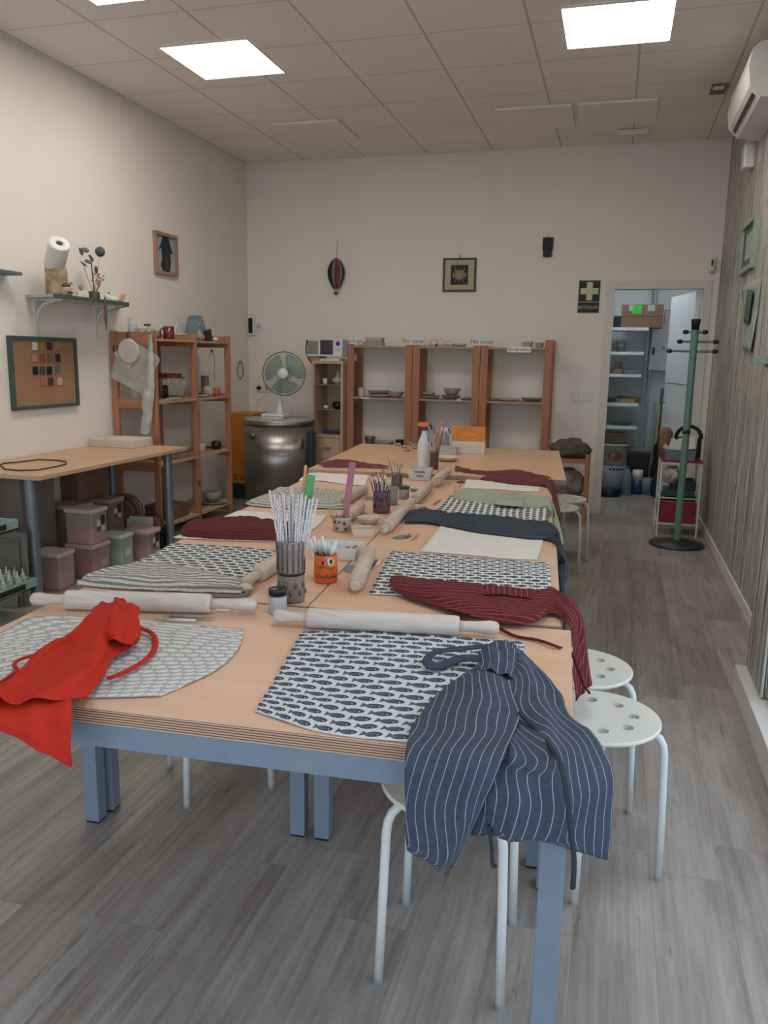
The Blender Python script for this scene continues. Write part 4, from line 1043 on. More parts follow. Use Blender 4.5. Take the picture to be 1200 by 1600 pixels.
bowl_at(592, 35, 5, 7.44, ZS2+.030, Mcl[2], 'flat brown plate resting on top of another, left back rack', 'plate', 'plate', True, group=g1)
bowl_at(617, 28, 9, 7.46, ZS2, Mcl[0], 'shallow clay bowl at the right end of the left back rack shelf', group=g1)
def mug(px, wpx, hpx, Y, z, mat, label, side=1, group=None, name='mug'):
    P = V((W(px, 700, Y).x, Y, z))
    for _ in range(3):
        q = P-CAM; P.x += (px-(600+F*q.dot(RT)/q.dot(FW)))*q.dot(FW)/F
    r = size(wpx, P)/2; h = size(hpx, P)
    t = vessel(name, label, 'mug', P, [(r*.92, 0), (r, h*.1), (r, h)], mat, group, seg=22, parts=True)
    MB().tube([B3(P, side*r*.95, 0, h*.82), B3(P, side*r*1.5, 0, h*.75), B3(P, side*r*1.65, 0, h*.5), B3(P, side*r*1.45, 0, h*.28), B3(P, side*r*.95, 0, h*.2)], max(.0035, h*.06), 8).to('handle', mat, t)
    return t
vessel('cylinder_cup', 'pale clay cylinder without handle, left end of the left back rack', 'cup', V((-2.335, 7.42, ZS2)), [(.029, 0), (.031, .004), (.031, .085)], Mcl[3], g1)
mug(610, 12, 8, 7.56, ZS2+.0005, Mcl[0], 'small clay mug with handle behind the bowl on the left back rack', group=g1)
bowl_at(673, 30, 5, 7.43, ZS2, Mcl[2], 'wavy-rimmed plate on the middle back rack, left end', 'plate', 'plate', True, .04, g1)
bowl_at(671, 20, 5, 7.43, ZS2+.031, Mcl[0], 'small wavy dish lying on the wavy plate, middle back rack', 'dish', 'dish', True, .06, g1)
bowl_at(704, 30, 6, 7.44, ZS2, Mcl[2], 'dark shallow bowl underneath a taller one, middle back rack', group=g1)
bowl_at(706, 27, 11, 7.44, ZS2+.037, Mcl[0], 'taller scalloped bowl stacked on top, middle back rack', wob=.04, group=g1)
bowl_at(731, 20, 3, 7.44, ZS2, Mcl[2], 'thin dark plate beside the double post, middle back rack', 'plate', 'plate', True, group=g1)
bowl_at(771, 18, 3, 7.44, ZS2, Mcl[2], 'thin dark plate at the left end of the right back rack', 'plate', 'plate', True, group=g1)
bowl_at(794, 34, 4, 7.43, ZS2, Mcl[1], 'flat clay plate in the middle of the right back rack', 'plate', 'plate', True, group=g1)
bowl_at(831, 34, 6, 7.43, ZS2, Mcl[2], 'dark wavy bowl at the right end of the right back rack', wob=.05, group=g1)
# on top
tb = V((W(585, 700, 7.47).x-.0, 7.47, ZS1)); tb.x = W(585, 532, 7.47).x
t = thing('clay_box', 'lidded clay box on top of the left back rack', 'box', tb)
MB().box((-.10, -.06, 0), (.09, .06, .035), Matrix.Translation(tb), bevel=.004).to('base', Mcl[0], t)
MB().box((-.075, -.05, .036), (.085, .05, .075), Matrix.Translation(tb), bevel=.006).to('lid', Mcl[1], t)
for k, (x, w_) in enumerate(((572, .05), (600, .06))): pass
for k, (x, lab) in enumerate(((678, 'first'), (688, 'second'), (702, 'third'))):
    P = W(x, 535, 7.46); P.z = ZS1; m = MB().box((-.045, -.03, 0), (.045, .03, .022), Matrix.Translation(P), bevel=.004)
    t = thing('clay_basket', 'clay piece with looped handle, %s from left on the middle back rack' % lab, 'clay piece', P, g1)
    m.to('base', Mcl[k % 2], t)
    MB().tube([B3(P, -.032, 0, .02), B3(P, -.028, 0, .045+.012*(k == 1)), B3(P, 0, 0, .062+.012*(k == 1)), B3(P, .028, 0, .045+.012*(k == 1)), B3(P, .032, 0, .02)], .003, 8).to('handle', Mcl[1], t)
P = W(732, 537, 7.46)
bowl_at(824, 18, 9, 7.46, ZS1, Mcl[1], 'small pale bowl on top of the right back rack', foot=.8, group=g1)
bowl_at(843, 14, 8, 7.46, ZS1, Mcl[0], 'small darker bowl beside the tall end post, top of the right back rack', foot=.8, group=g1)
bowl_at(719, 20, 5, 7.46, ZS1, Mcl[1], 'low clay dish at the right end on top of the middle back rack', 'dish', 'dish', True, group=g1)
# lower shelf, just above the far table
bowl_at(578, 18, 15, 7.44, .5555, pm('77706a', .3, metal=.6), 'grey metal pot on the lower shelf of the left back rack', 'metal_pot', 'pot', foot=.85)
bowl_at(600, 33, 9, 7.44, .5555, pm('a49e97', .5), 'pale basin on the lower shelf of the left back rack', 'basin', 'basin')
bowl_at(625, 15, 12, 7.44, .5555, M_black, 'black bowl on the lower shelf of the left back rack')
def sign(label, txt, px, py, wpx, hpx, Y, z=None, h=None):
    P = W(px, py, Y); w_ = size(wpx, P); hh = size(hpx, P)
    t = thing('paper_sign', label, 'sign', (P.x, Y, P.z-hh/2), 'paper signs on the back racks')
    MB().box((P.x-w_/2, Y-.0012, P.z-hh/2), (P.x+w_/2, Y, P.z+hh/2)).to('paper', M_paperw, t)
    MB().text(txt, h or hh*.95, (P.x, Y-.0016, P.z), (1, 0, 0), (0, 0, 1), .0006).to('lettering', M_ink, t)
sign('white paper sign reading Muy fragil above the left back rack', 'Muy fragil', 551, 533, 32, 8, YBf-.001, h=.048)
sign('white No tocar sign above the double post, nearer the balloon', 'No tocar', 646, 533, 30, 9, YBf-.001, h=.055)
sign('white No tocar sign above the double post, right of the clay pieces', 'No tocar', 753, 534, 30, 9, YBf-.001, h=.055)
sign('white paper sign reading Sin terminar on the right back rack', 'Sin terminar', 811, 546, 37, 9, YBf-.003, h=.04)
def tagp(px, py, w_, h_, lab):
    P = W(px, py, YBf-.001); tag(MB().box((P.x-w_/2, YBf-.0014, P.z-h_/2), (P.x+w_/2, YBf-.0004, P.z+h_/2)).to('price_tag', M_paperw), lab, 'paper tag')
tagp(571, 622, .085, .014, 'thin white paper tag on the shelf edge of the left back rack')
tagp(717, 625, .04, .014, 'thin white paper tag on the shelf edge of the middle back rack')

# birch display cabinet ------------------------------------------------------
cx0, cx1, cy0, cy1 = -2.77, -2.462, 7.24, 7.62
t = thing('display_cabinet', 'narrow birch display cabinet with glass shelves and drawers beside the kiln', 'cabinet', ((cx0+cx1)/2, 7.43, 0))
b_ = MB(); wl = .022
b_.box((cx0, cy0, 0), (cx0+wl, cy1, 1.335)).box((cx1-wl, cy0, 0), (cx1, cy1, 1.335)).box((cx0+wl, cy1-.01, 0), (cx1-wl, cy1, 1.335)).box((cx0+wl, cy0, .64), (cx1-wl, cy1-.01, .665)).box((cx0-.012, cy0-.01, 1.335), (cx1+.004, cy1, 1.362))
b_.to('body', M_birch, t)
for z0, z1 in ((.435, .635), (.23, .43), (.03, .225)):
    d_ = MB().box((cx0+wl+.003, cy0-.004, z0), (cx1-wl-.003, cy0+.014, z1), bevel=.002).to('drawer', M_birch, t)
    zc = (z0+z1)/2+.01; MB().tube([(-2.655, cy0-.003, zc), (-2.652, cy0-.022, zc), (-2.58, cy0-.022, zc), (-2.577, cy0-.003, zc)], .006, 8).to('handle', pm('8f7d6c', .4), d_)
for z in (1.14, .905): MB().box((cx0+wl, cy0+.02, z-.006), (cx1-wl, cy1-.011, z)).to('glass_shelf', glassy('shelf_glass', 'aeb8ac', .45, .05), t)
bowl_at(508, 8, 9, 7.36, 1.1405, M_white, 'tiny white pot on the upper glass shelf of the birch cabinet', 'small_pot', 'pot', foot=.9)
P = V((-2.556, 7.38, 1.1405)); vessel('ceramic_vase', 'pointed beige ceramic piece on the upper glass shelf of the birch cabinet', 'vase', P, [(.028, 0), (.055, .03), (.058, .05), (.02, .075), (.012, .115), (.010, .13)], Mcl[3])
P = V((-2.555, 7.37, .9055)); vessel('ceramic_bowl', 'glossy black bowl on the lower glass shelf of the birch cabinet', 'bowl', P, [(.03, 0), (.058, .025), (.06, .045), (.04, .07)], pm('101214', .15))
P = V((-2.67, 7.35, .9055)); tag(MB().ball(P+V((0, 0, .0195)), .022, (1.2, .8, .85), 12).to('figurine', M_white), 'small white figurine on the lower glass shelf of the birch cabinet', 'figurine')
P = V((-2.615, 7.36, .6655)); m = MB()
for k in range(5): m.ball(P+V((-.07+.04*k, .01*(k % 2), .018)), .022, (1.2, 1, .8), 10)
tag(m.to('blue_cloth', pm('23406e', .7)), 'crumpled blue cloth in the open bottom of the birch cabinet', 'cloth')
# things on the cabinet
tag(MB().box((-2.82, 7.22, 1.405), (-2.47, 7.45, 1.417), bevel=.001).to('white_board', M_white), 'white board lying over the notebooks on top of the birch cabinet', 'board')
t = thing('notebook', 'spiral notebook under the white board on the birch cabinet', 'notebook', (-2.6, 7.32, 1.3625))
MB().box((-2.69, 7.24, 1.3625), (-2.50, 7.42, 1.3825)).to('pages', M_paperw, t)
m = MB()
for k in range(14): m.cyl((-2.685+k*.013, 7.238, 1.372), (-2.685+k*.013, 7.2395, 1.372), .003, seg=8)
m.to('spiral', M_dark, t)
tag(MB().box((-2.81, 7.26, 1.3625), (-2.70, 7.44, 1.404), bevel=.002).to('wooden_block', M_birch), 'small birch block holding up the white board', 'block')
def book(px0, px1, y0, y1, Y, label, mat, deco):
    a = W(px0, y1, Y); b = W(px1, y0, Y); t = thing('book', label, 'book', ((a.x+b.x)/2, Y, 1.4175), 'books standing on the birch cabinet')
    zt_ = b.z
    MB().box((a.x, Y, 1.4175), (b.x, Y+.018, zt_), bevel=.001).to('cover', mat, t); deco(t, a.x, b.x, 1.4175, zt_, Y)
def d1_(t, x0, x1, z0, z1, Y): MB().box((x0+.015, Y-.0012, z0+.002), (x1-.002, Y-.0002, z1-.004)).to('picture', pm('3b3a3c', .4), t)
def d2_(t, x0, x1, z0, z1, Y):
    m = MB().lathe([(0, 0), (.021, 0), (.021, .001), (0, .001)], ((x0+x1)/2, Y-.0002, z0+(z1-z0)*.75), (0, -1, 0), 20); m.to('blue_circle', pm('3d3cb8', .4), t)
    m = MB()
    for k_ in range(3): m.tube([((x0+x1)/2-.022+.022*k_, Y-.001, z0+(z1-z0)*.25), ((x0+x1)/2-.016+.022*k_, Y-.001, z0+(z1-z0)*.45), ((x0+x1)/2-.008+.022*k_, Y-.001, z0+(z1-z0)*.3)], .0015, 5)
    m.to('lettering', pm('8a8884', .6), t)
def d3_(t, x0, x1, z0, z1, Y): MB().box((x0+.004, Y-.0012, z0+.004), (x1-.004, Y-.0002, z1-.004)).to('picture', pm('82827f', .5), t)
book(480, 497, 532, 558, 7.30, 'grey book at the left end of the row on the birch cabinet', M_white, d3_)
book(498, 520, 531, 557, 7.30, 'book with a dark cover picture on the birch cabinet', M_white, d1_)
book(521, 535, 531, 557, 7.30, 'white book with a violet-blue circle on the birch cabinet', M_white, d2_)
book(536, 543, 532, 557, 7.32, 'narrow grey book touching the left back rack', pm('8a8986', .5), d3_)
tag(MB().tube([W(480, 531, 7.30), W(478, 545, 7.26), W(479, 555, 7.24), W(487, 567, 7.23)], .006, 8).to('cable', M_black), 'black cable hanging at the left side of the books', 'cable')

# kiln, fan, orange cabinet ----------------------------------------------------
KC = V((-2.985, 6.95, 0)); KR = .325
t = thing('kiln', 'round brushed-steel top-loading kiln with a fan standing on its lid', 'kiln', KC)
MB().lathe([(0, .09), (KR, .09), (KR, .775), (0, .775)], KC, seg=48).to('body', M_inox, t)
MB().lathe([(0, .779), (KR+.004, .779), (KR+.006, .785), (KR+.006, .815), (KR, .822)], KC, seg=48).to('lid_band', M_inox, t)
MB().lathe([(KR, .822), (KR-.01, .832), (0, .836)], KC, seg=48).to('lid', pm('a7a29a', .5), t)
for k in range(4): MB().box((-.02, -.02, 0), (.02, .02, .09), Matrix.Translation(KC+V((.2*math.cos(k*PI/2+.6), .2*math.sin(k*PI/2+.6), 0)))).to('leg', M_dark, t)
def onk(a, z, r=0): return V((KC.x+(KR+r)*math.sin(a), KC.y-(KR+r)*math.cos(a), z))
MB().tube([onk(-.68, .70, -.002), onk(-.68, .70, .03), onk(-.30, .70, .03), onk(-.30, .70, -.002)], .011, 10).to('handle', M_chrome, t)
MB().tube([onk(1.02, .80, 0), onk(1.1, .80, .035), onk(1.3, .80, .035)], .012, 8).to('lid_clamp', M_dark, t)
MB().box((-.018, -.012, -.04), (.018, .012, .04), Matrix.Translation(onk(1.05, .62, .008)) @ Matrix.Rotation(1.05, 4, 'Z')).to('latch', M_chrome, t)
MB().box((-.02, -.05, -.3), (.012, .05, .3), Matrix.Translation(onk(1.45, .42, .025))).to('control_box', pm('2c333d', .5), t)
FB = V((W(431, 648, 6.86).x, 6.86, .8365))
t = thing('desk_fan', 'white table fan with green translucent blades on top of the kiln', 'fan', FB)
bm_ = MB(); bm_.box((-.115, -.085, .012), (.115, .085, .045), Matrix.Translation(FB), bevel=.02); bm_.box((-.105, -.078, 0), (.105, .078, .013), Matrix.Translation(FB)); bb = bm_.to('base', M_wplast, t)
FH = W(444, 584, 6.80); fn = V((.20, -.97, .05)).normalized()
MB().lathe([(0, 0), (.05, 0), (.032, .03), (.022, .12), (.020, FH.z-FB.z-.10), (.028, FH.z-FB.z-.06), (0, FH.z-FB.z-.06)], FB+V((.03, .02, .044)), seg=20).to('stand', M_wplast, t)
MB().lathe([(0, -.12), (.045, -.12), (.058, -.08), (.058, -.035), (.03, -.03), (0, -.03)], FH, fn, 24).to('motor', M_wplast, t)
R0 = .193; qf = fn.to_track_quat('Z', 'Y').to_matrix()
def fp(r, a, d): return FH+qf @ V((r*math.cos(a), r*math.sin(a), d))
g_ = MB(); g_.tube([fp(R0, 2*PI*k/48, .012) for k in range(48)], .0042, 8, closed=True); g_.to('guard_ring', pm('3a4440', .4), t)
g_ = MB()
for k in range(56):
    a = 2*PI*k/56
    g_.tube([fp(.045, a, .058), fp(.12, a+.12, .052), fp(.175, a+.2, .034), fp(R0, a+.22, .012)], .0011, 4)
    g_.tube([fp(.045, a, -.035), fp(.13, a, -.030), fp(.18, a, -.012), fp(R0, a, .010)], .0007, 4)
g_.to('guard_wires', pm('a9aba6', .4), t)
MB().lathe([(0, .064), (.04, .062), (.047, .056), (.047, .050), (0, .05)], FH, fn, 28).to('badge', M_wplast, t)
Mbl = glassy('green_blade', '5f8a79', .48, .15)
for k in range(3):
    a0 = 2*PI*k/3+.5; m = MB(); rows = []
    for j in range(7):
        r = .03+.145*j/6; sp = .42+.55*math.sin(PI*min(1, j/5.2)*.62)
        rows.append([fp(r, a0+sp*(q/6-.5)*2*.9+.12*j/6, .022*(q/6-.5)) for q in range(7)])
    m.sheet(rows, 10, 10, .002, 0, 1, False); m.to('blade', Mbl, t)
MB().lathe([(0, -.02), (.03, -.02), (.03, .025), (0, .03)], FH, fn, 20).to('hub', pm('4f6e63', .4), t)
# orange cabinet
t = thing('orange_cabinet', 'orange metal cabinet between the left rack and the kiln', 'cabinet', (-3.48, 7.33, 0))
MB().box((-3.612, 7.15, .155), (-3.355, 7.50, .845), bevel=.006).to('body', M_orange, t)
for x0 in (-3.585, -3.49):
    for k in range(3): MB().box((x0, 7.1485, .19+.022*k), (x0+.07, 7.1495, .202+.022*k)).to('vent', pm('7a4710', .6), t)
MB().box((-3.60, 7.17, 0), (-3.37, 7.48, .155)).to('foot', M_dark, t)
MB().cyl((-3.36, 7.19, .76), (-3.343, 7.19, .76), .014).to('knob', M_black, t)

# wall fittings, back wall ----------------------------------------------------
def wbox(px0, py0, px1, py1, d, Y=YB):
    a = W(px0, py1, Y); b = W(px1, py0, Y); return (a.x, Y-d, a.z), (b.x, Y-.0005, b.z)
def shiftup(a, b): return a
lo, hi = wbox(385, 490, 397, 524, .03)
lo = (max(lo[0], XL+.004), lo[1], lo[2]); hi = (lo[0]+.075, hi[1], hi[2])
t = thing('intercom', 'white wall intercom with black screen near the left corner', 'intercom', lo)
MB().box(lo, hi, bevel=.006).to('housing', M_wplast, t); MB().box((lo[0]+.012, lo[1]-.0012, lo[2]+.02), (hi[0]-.018, lo[1]-.0002, hi[2]-.045)).to('screen', M_black, t)
def socket(label, px, py, kind, n=1, w_=.085):
    P = W(px, py, YB); t = thing('wall_socket' if kind != 'switch' else 'light_switch', label, 'socket' if kind != 'switch' else 'light switch', (P.x, YB-.01, P.z))
    MB().box((P.x-w_*n/2, YB-.011, P.z-.042), (P.x+w_*n/2, YB-.0005, P.z+.042), bevel=.003).to('plate', M_white, t)
    for k in range(n):
        x = P.x-w_*n/2+w_*(k+.5)
        if kind == 'switch': MB().box((x-.028, YB-.015, P.z-.028), (x+.028, YB-.0112, P.z+.028), bevel=.002).to('rocker', M_wplast, t)
        else:
            MB().lathe([(.022, 0), (.022, .001), (0, .001)], (x, YB-.0112, P.z), (0, -1, 0), 20).to('outlet', pm('c2bdb4', .5), t)
            if kind == 'plugged' and k == 0: MB().cyl((x, YB-.0125, P.z), (x, YB-.05, P.z), .019).to('black_plug', M_black, t)
    return t
socket('single white socket beside the intercom', 405, 510, 'socket')
socket('double white socket with a black plug behind the fan', 412, 606, 'plugged', 2, .08)
socket('left of the two white light switches near the doorway', 899, 620, 'switch')
socket('right of the two white light switches near the doorway', 918, 620, 'switch')
tag(MB().tube([W(418, 606, YB-.03), W(427, 609, 7.45), W(436, 608, 7.1), W(438, 612, 6.95), FH+V((0, .14, -.14))], .003, 8).to('cable', M_dark), 'thin dark cable running from the wall socket to the fan', 'cable')
tag(MB().tube([W(418, 616, YB-.01), W(403, 625, YB-.006), W(400, 650, YB-.006)], .002, 6).to('cable', M_white), 'thin white cable hanging below the double socket', 'cable')
# wire wreath on the left wall
P = LX(374, 578, XL); m = MB()
for q in range(3): m.tube([V((XL+.008+.003*q+.004*math.sin(k*1.7+q), P.y+(.055+.006*q)*math.cos(2*PI*k/20), P.z+(.085+.008*math.sin(3*k+q))*math.sin(2*PI*k/20))) for k in range(20)], .002, 6, closed=True)
tag(m.to('wire_wreath', pm('6d655c', .7)), 'small dark wire wreath on the left wall near the corner', 'wreath')
# balloon ornament
P = W(525, 428, YB-.05); bs = size(28, P)/2; bh = size(49, P)
t = thing('balloon_ornament', 'striped hot-air balloon ornament hanging by a string on the back wall', 'ornament', (P.x, YB-.05, P.z-bh/2))
top = P+V((0, 0, bh/2)); mats = ['1f2321', '7b8588', '7c2b33', '7b8588']
m = MB(); seg = 24; prof = [(.004, 0), (.55, .10), (.88, .28), (1, .45), (.9, .64), (.6, .84), (.34, .95)]
rings = []
for r, q in prof: rings.append([m.bm.verts.new(top+V((bs*r*math.cos(2*PI*k/seg), bs*r*.7*math.sin(2*PI*k/seg), -bh*q))) for k in range(seg)])
for a, b in zip(rings, rings[1:]):
    for k in range(seg):
        ang_ = (k+.5)*360/seg; d_ = abs(((ang_-289+180) % 360)-180); mi = 2 if d_ < 20 else (1 if d_ < 40 else 0)
        m.face([a[k], a[(k+1) % seg], b[(k+1) % seg], b[k]], True, mi)
m.face(rings[-1]); m.to('envelope', [pm('1f2321', .7), pm('7b8588', .7), pm('7c2b33', .7)], t)
MB().lathe([(0, 0), (.014, 0), (.019, .028), (0, .028)], top+V((0, 0, -bh*1.14)), seg=12).to('basket', pm('5a3d2c', .8), t)
m = MB()
for a in (-1, 1): m.tube([top+V((a*bs*.3, 0, -bh*.95)), top+V((a*.016, 0, -bh*1.14+.028))], .0015, 6)
m.tube([top, V((P.x, YB-.004, W(525, 376, YB).z))], .002, 6); m.to('strings', pm('6b5a4c', .8), t)
# framed picture
def framed(label, xa, xb, za, zb, Y, frame_m, mat_m, fw_=.018, mw=.03):
    t = thing('framed_picture', label, 'picture', ((xa+xb)/2, Y-.02, za))
    f = MB(); f.box((xa, Y-.022, za), (xb, Y-.001, za+fw_)).box((xa, Y-.022, zb-fw_), (xb, Y-.001, zb)).box((xa, Y-.022, za+fw_), (xa+fw_, Y-.001, zb-fw_)).box((xb-fw_, Y-.022, za+fw_), (xb, Y-.001, zb-fw_)); f.to('frame', frame_m, t)
    MB().box((xa+fw_, Y-.012, za+fw_), (xb-fw_, Y-.001, zb-fw_)).to('mount', mat_m, t); return t
a = W(692, 456, YB); b = W(745, 403, YB)
t = framed('small square picture of a horned golden mask, black frame, on the back wall', a.x, b.x, a.z, b.z, YB, M_black, pm('b6ae8d', .7), .016)
xc = (a.x+b.x)/2; zc = (a.z+b.z)/2
MB().box((xc-.082, YB-.0135, zc-.088), (xc+.082, YB-.0121, zc+.088)).to('artwork', pm('191a18', .6), t)
gm = pm('8f8560', .5); g_ = MB()
g_.lathe([(0, 0), (.048, .0), (.044, .006), (0, .009)], (xc, YB-.0137, zc), (0, -1, 0), 20)
for s_ in (-1, 1):
    g_.tube([(xc+s_*.028, YB-.016, zc+.035), (xc+s_*.045, YB-.016, zc+.045), (xc+s_*.046, YB-.016, zc+.07)], .004, 6)
    g_.tube([(xc+s_*.036, YB-.016, zc-.03), (xc+s_*.036, YB-.016, zc-.075)], .003, 6); g_.box((xc+s_*.055-.007, YB-.018, zc-.02), (xc+s_*.055+.007, YB-.014, zc+.02))
g_.box((xc-.003, YB-.018, zc-.068), (xc+.003, YB-.014, zc-.04)); g_.box((xc-.045, YB-.021, zc+.03), (xc+.045, YB-.014, zc+.04)); g_.to('golden_mask', gm, t)
MB().tube([(xc, YB-.004, b.z), (xc, YB-.004, b.z+.03)], .004, 6).to('hook', M_black, t)
# dark carved mask
lo, hi = wbox(847, 371, 865, 402, .03); t = thing('carved_mask', 'small dark carved mask on the back wall above the first-aid sign', 'ornament', lo)
Mk = plain('dark_carving', '1f1d1b', .6, var=.5, scale=60)
xm = (lo[0]+hi[0])/2; wz = hi[2]-lo[2]
m = MB(); m.box((lo[0], lo[1]+.008, lo[2]+wz*.35), (hi[0], hi[1], hi[2]), bevel=.006); m.to('headdress', Mk, t)
m = MB(); m.box((lo[0]+.008, lo[1]-.004, lo[2]), (hi[0]-.008, hi[1], lo[2]+wz*.5), bevel=.012); m.to('face', Mk, t)
m = MB(); m.box((xm-.006, lo[1]-.012, lo[2]+wz*.18), (xm+.006, lo[1], lo[2]+wz*.4), bevel=.002)
for s_ in (-1, 1): m.ball((xm+s_*.02, lo[1]-.004, lo[2]+wz*.36), .006, (1.3, .6, .7), 10)
m.box((xm-.018, lo[1]-.007, lo[2]+wz*.10), (xm+.018, lo[1], lo[2]+wz*.14)); m.to('features', pm('34302b', .5), t)
MB().tube([(xm, YB-.004, hi[2]-.004), (xm, YB-.004, hi[2]+.02)], .003, 6).to('hook', M_black, t)
# first-aid sign
Mdg = pm('16241f', .6); Mcr = pm('c6c6a2', .7)
lo, hi = wbox(903.5, 438, 939, 472, .004)
t = thing('first_aid_sign', 'dark green first-aid sign with pale cross and the word BOTIQUIN', 'sign', lo)
z_lo = W(920, 489, YB).z
MB().box((lo[0]-.004, lo[1], z_lo), (hi[0], hi[1], hi[2]+.002)).to('backing', pm('8d8e7c', .7), t)
MB().box((lo[0]+.002, lo[1]-.0015, lo[2]+.006), (hi[0]-.004, lo[1]-.0002, hi[2]-.004)).to('upper_panel', Mdg, t)
MB().box((lo[0]-.002, lo[1]-.0015, z_lo+.003), (hi[0]-.004, lo[1]-.0002, lo[2]-.004)).to('lower_panel', Mdg, t)
xm = (lo[0]+hi[0])/2; zm = (lo[2]+hi[2])/2; c_ = .078; k_ = .026
MB().prism([(-k_, -c_), (k_, -c_), (k_, -k_), (c_, -k_), (c_, k_), (k_, k_), (k_, c_), (-k_, c_), (-k_, k_), (-c_, k_), (-c_, -k_), (-k_, -k_)], 0, .001, Matrix(((1, 0, 0, xm), (0, 0, -1, lo[1]-.0016), (0, 1, 0, zm), (0, 0, 0, 1)))).to('cross', Mcr, t)
MB().text('BOTIQUIN', .037, (xm-.003, lo[1]-.002, (z_lo+lo[2])/2), (1, 0, 0), (0, 0, 1), .0008).to('lettering', Mcr, t)
# alarm sensor
lo, hi = wbox(1105, 402, 1118, 426, .06); t = thing('motion_sensor', 'small rounded white motion sensor on the back wall above the door corner', 'sensor', lo)
MB().box(lo, hi, bevel=.02).to('housing', M_wplast, t); MB().box((lo[0]+.02, lo[1]-.001, lo[2]+.05), (lo[0]+.038, lo[1]+.004, lo[2]+.10), bevel=.002).to('lens', M_dark, t)

# ================================================================== LEFT WALL
def lwbox(px0, py0, px1, py1, d, X=XL):
    a = LX(px0, py1, X); b = LX(px1, py0, X); return (X+.0005, a.y, a.z), (X+d, b.y, b.z)
# framed picture of a head with a hat
ya, yb, za, zb = 5.92, 6.26, 2.035, 2.365
t = thing('framed_picture', 'wood-framed picture of a dark animal head wearing a bucket hat, on the left wall', 'picture', (XL+.01, (ya+yb)/2, za))
f = MB(); q = .026
f.box((XL+.001, ya, za), (XL+.03, yb, za+q)).box((XL+.001, ya, zb-q), (XL+.03, yb, zb)).box((XL+.001, ya, za+q), (XL+.03, ya+q, zb-q)).box((XL+.001, yb-q, za+q), (XL+.03, yb, zb-q)); f.to('frame', pm('a37c62', .5), t)
MB().box((XL+.001, ya+q, za+q), (XL+.008, yb-q, zb-q)).to('artwork', pm('93aaae', .6), t)
MX = Matrix(((0, 0, 1, XL+.009), (1, 0, 0, (ya+yb)/2), (0, 1, 0, (za+zb)/2), (0, 0, 0, 1)))
MB().prism([(-.02, -.135), (.06, -.135), (.085, -.06), (.075, .04), (.06, .07), (-.045, .07), (-.06, .02), (-.05, -.05), (-.075, -.09), (-.05, -.13)], 0, .001, MX).to('head', pm('2a2222', .6), t)
MB().prism([(-.11, .015), (-.06, .045), (.0, .03), (.08, .01), (.115, .015), (.075, .09), (.055, .135), (.02, .137), (-.03, .137), (-.055, .09)], .0012, .002, MX).to('hat', pm('1d2a33', .6), t)
MB().prism([(.0, -.03), (.03, -.03), (.035, -.10), (.02, -.12), (.0, -.1)], .0022, .0028, MX).to('muzzle', pm('5a3a34', .6), t)
# cork board
ya, yb, za, zb = 4.215, 4.86, 1.035, 1.495
t = thing('pin_board', 'board with green frame and rows of small coloured glaze samples', 'board', (XL+.01, 4.53, za))
f = MB(); q = .022; Mg_ = plain('green_painted_wood', '3b564a', .6, var=.1)
f.box((XL+.001, ya, za), (XL+.028, yb, za+q)).box((XL+.001, ya, zb-q), (XL+.028, yb, zb)).box((XL+.001, ya, za+q), (XL+.028, ya+q, zb-q)).box((XL+.001, yb-q, za+q), (XL+.028, yb, zb-q)); f.to('frame', Mg_, t)
MB().box((XL+.001, ya+q, za+q), (XL+.014, yb-q, zb-q)).to('panel', plain('hardboard', '9c7455', .8, var=.1, scale=5), t)
sam = [[(54, 541, 'c9c6bd'), (66, 541, 'a5842c'), (77, 541, '3a2623'), (89, 541, 'a58258')], [(54, 559, 'b57f6a'), (66, 559, '8b4f38'), (78, 559, '6f6640'), (90, 559, '33201d')], [(55, 579, '1c2226'), (66, 579, '3a4a56'), (77, 579, '1a1d1f'), (90, 576, '5e6b70')], [(67, 596, 'b06f48'), (79, 596, '3d3f2a'), (93, 596, 'c8a393')]]
for row in sam:
    for (x, y, c) in row:
        P = LX(x, y, XL+.015)
        s_ = tag(MB().box((XL+.0145, P.y-.024, P.z-.026), (XL+.022, P.y+.022, P.z+.026), bevel=.003).to('glaze_sample', pm(c, .25)), 'small glazed tile on the green-framed board', 'glaze sample', 'glaze samples on the board')
        s_['label'] = {'c9c6bd': 'white', 'a5842c': 'mustard yellow', '3a2623': 'dark brown, top row', 'a58258': 'tan', 'b57f6a': 'pinkish', '8b4f38': 'rust brown', '6f6640': 'olive', '33201d': 'dark brown, second row', '1c2226': 'dark navy, left in the third row', '3a4a56': 'slate blue', '1a1d1f': 'black, third in the third row', '5e6b70': 'light grey-blue', 'b06f48': 'orange-brown', '3d3f2a': 'dark green', 'c8a393': 'pale pink'}[c]+' glaze sample tile on the green-framed board'
# grey thing at the left edge
P = LX(4, 427, XL); tag(MB().box((XL+.001, P.y-.30, P.z-.012), (XL+.12, P.y+.03, P.z+.008), bevel=.003).to('small_shelf', pm('5f6a70', .5)), 'end of a thin grey shelf cut by the left edge of the view', 'shelf')
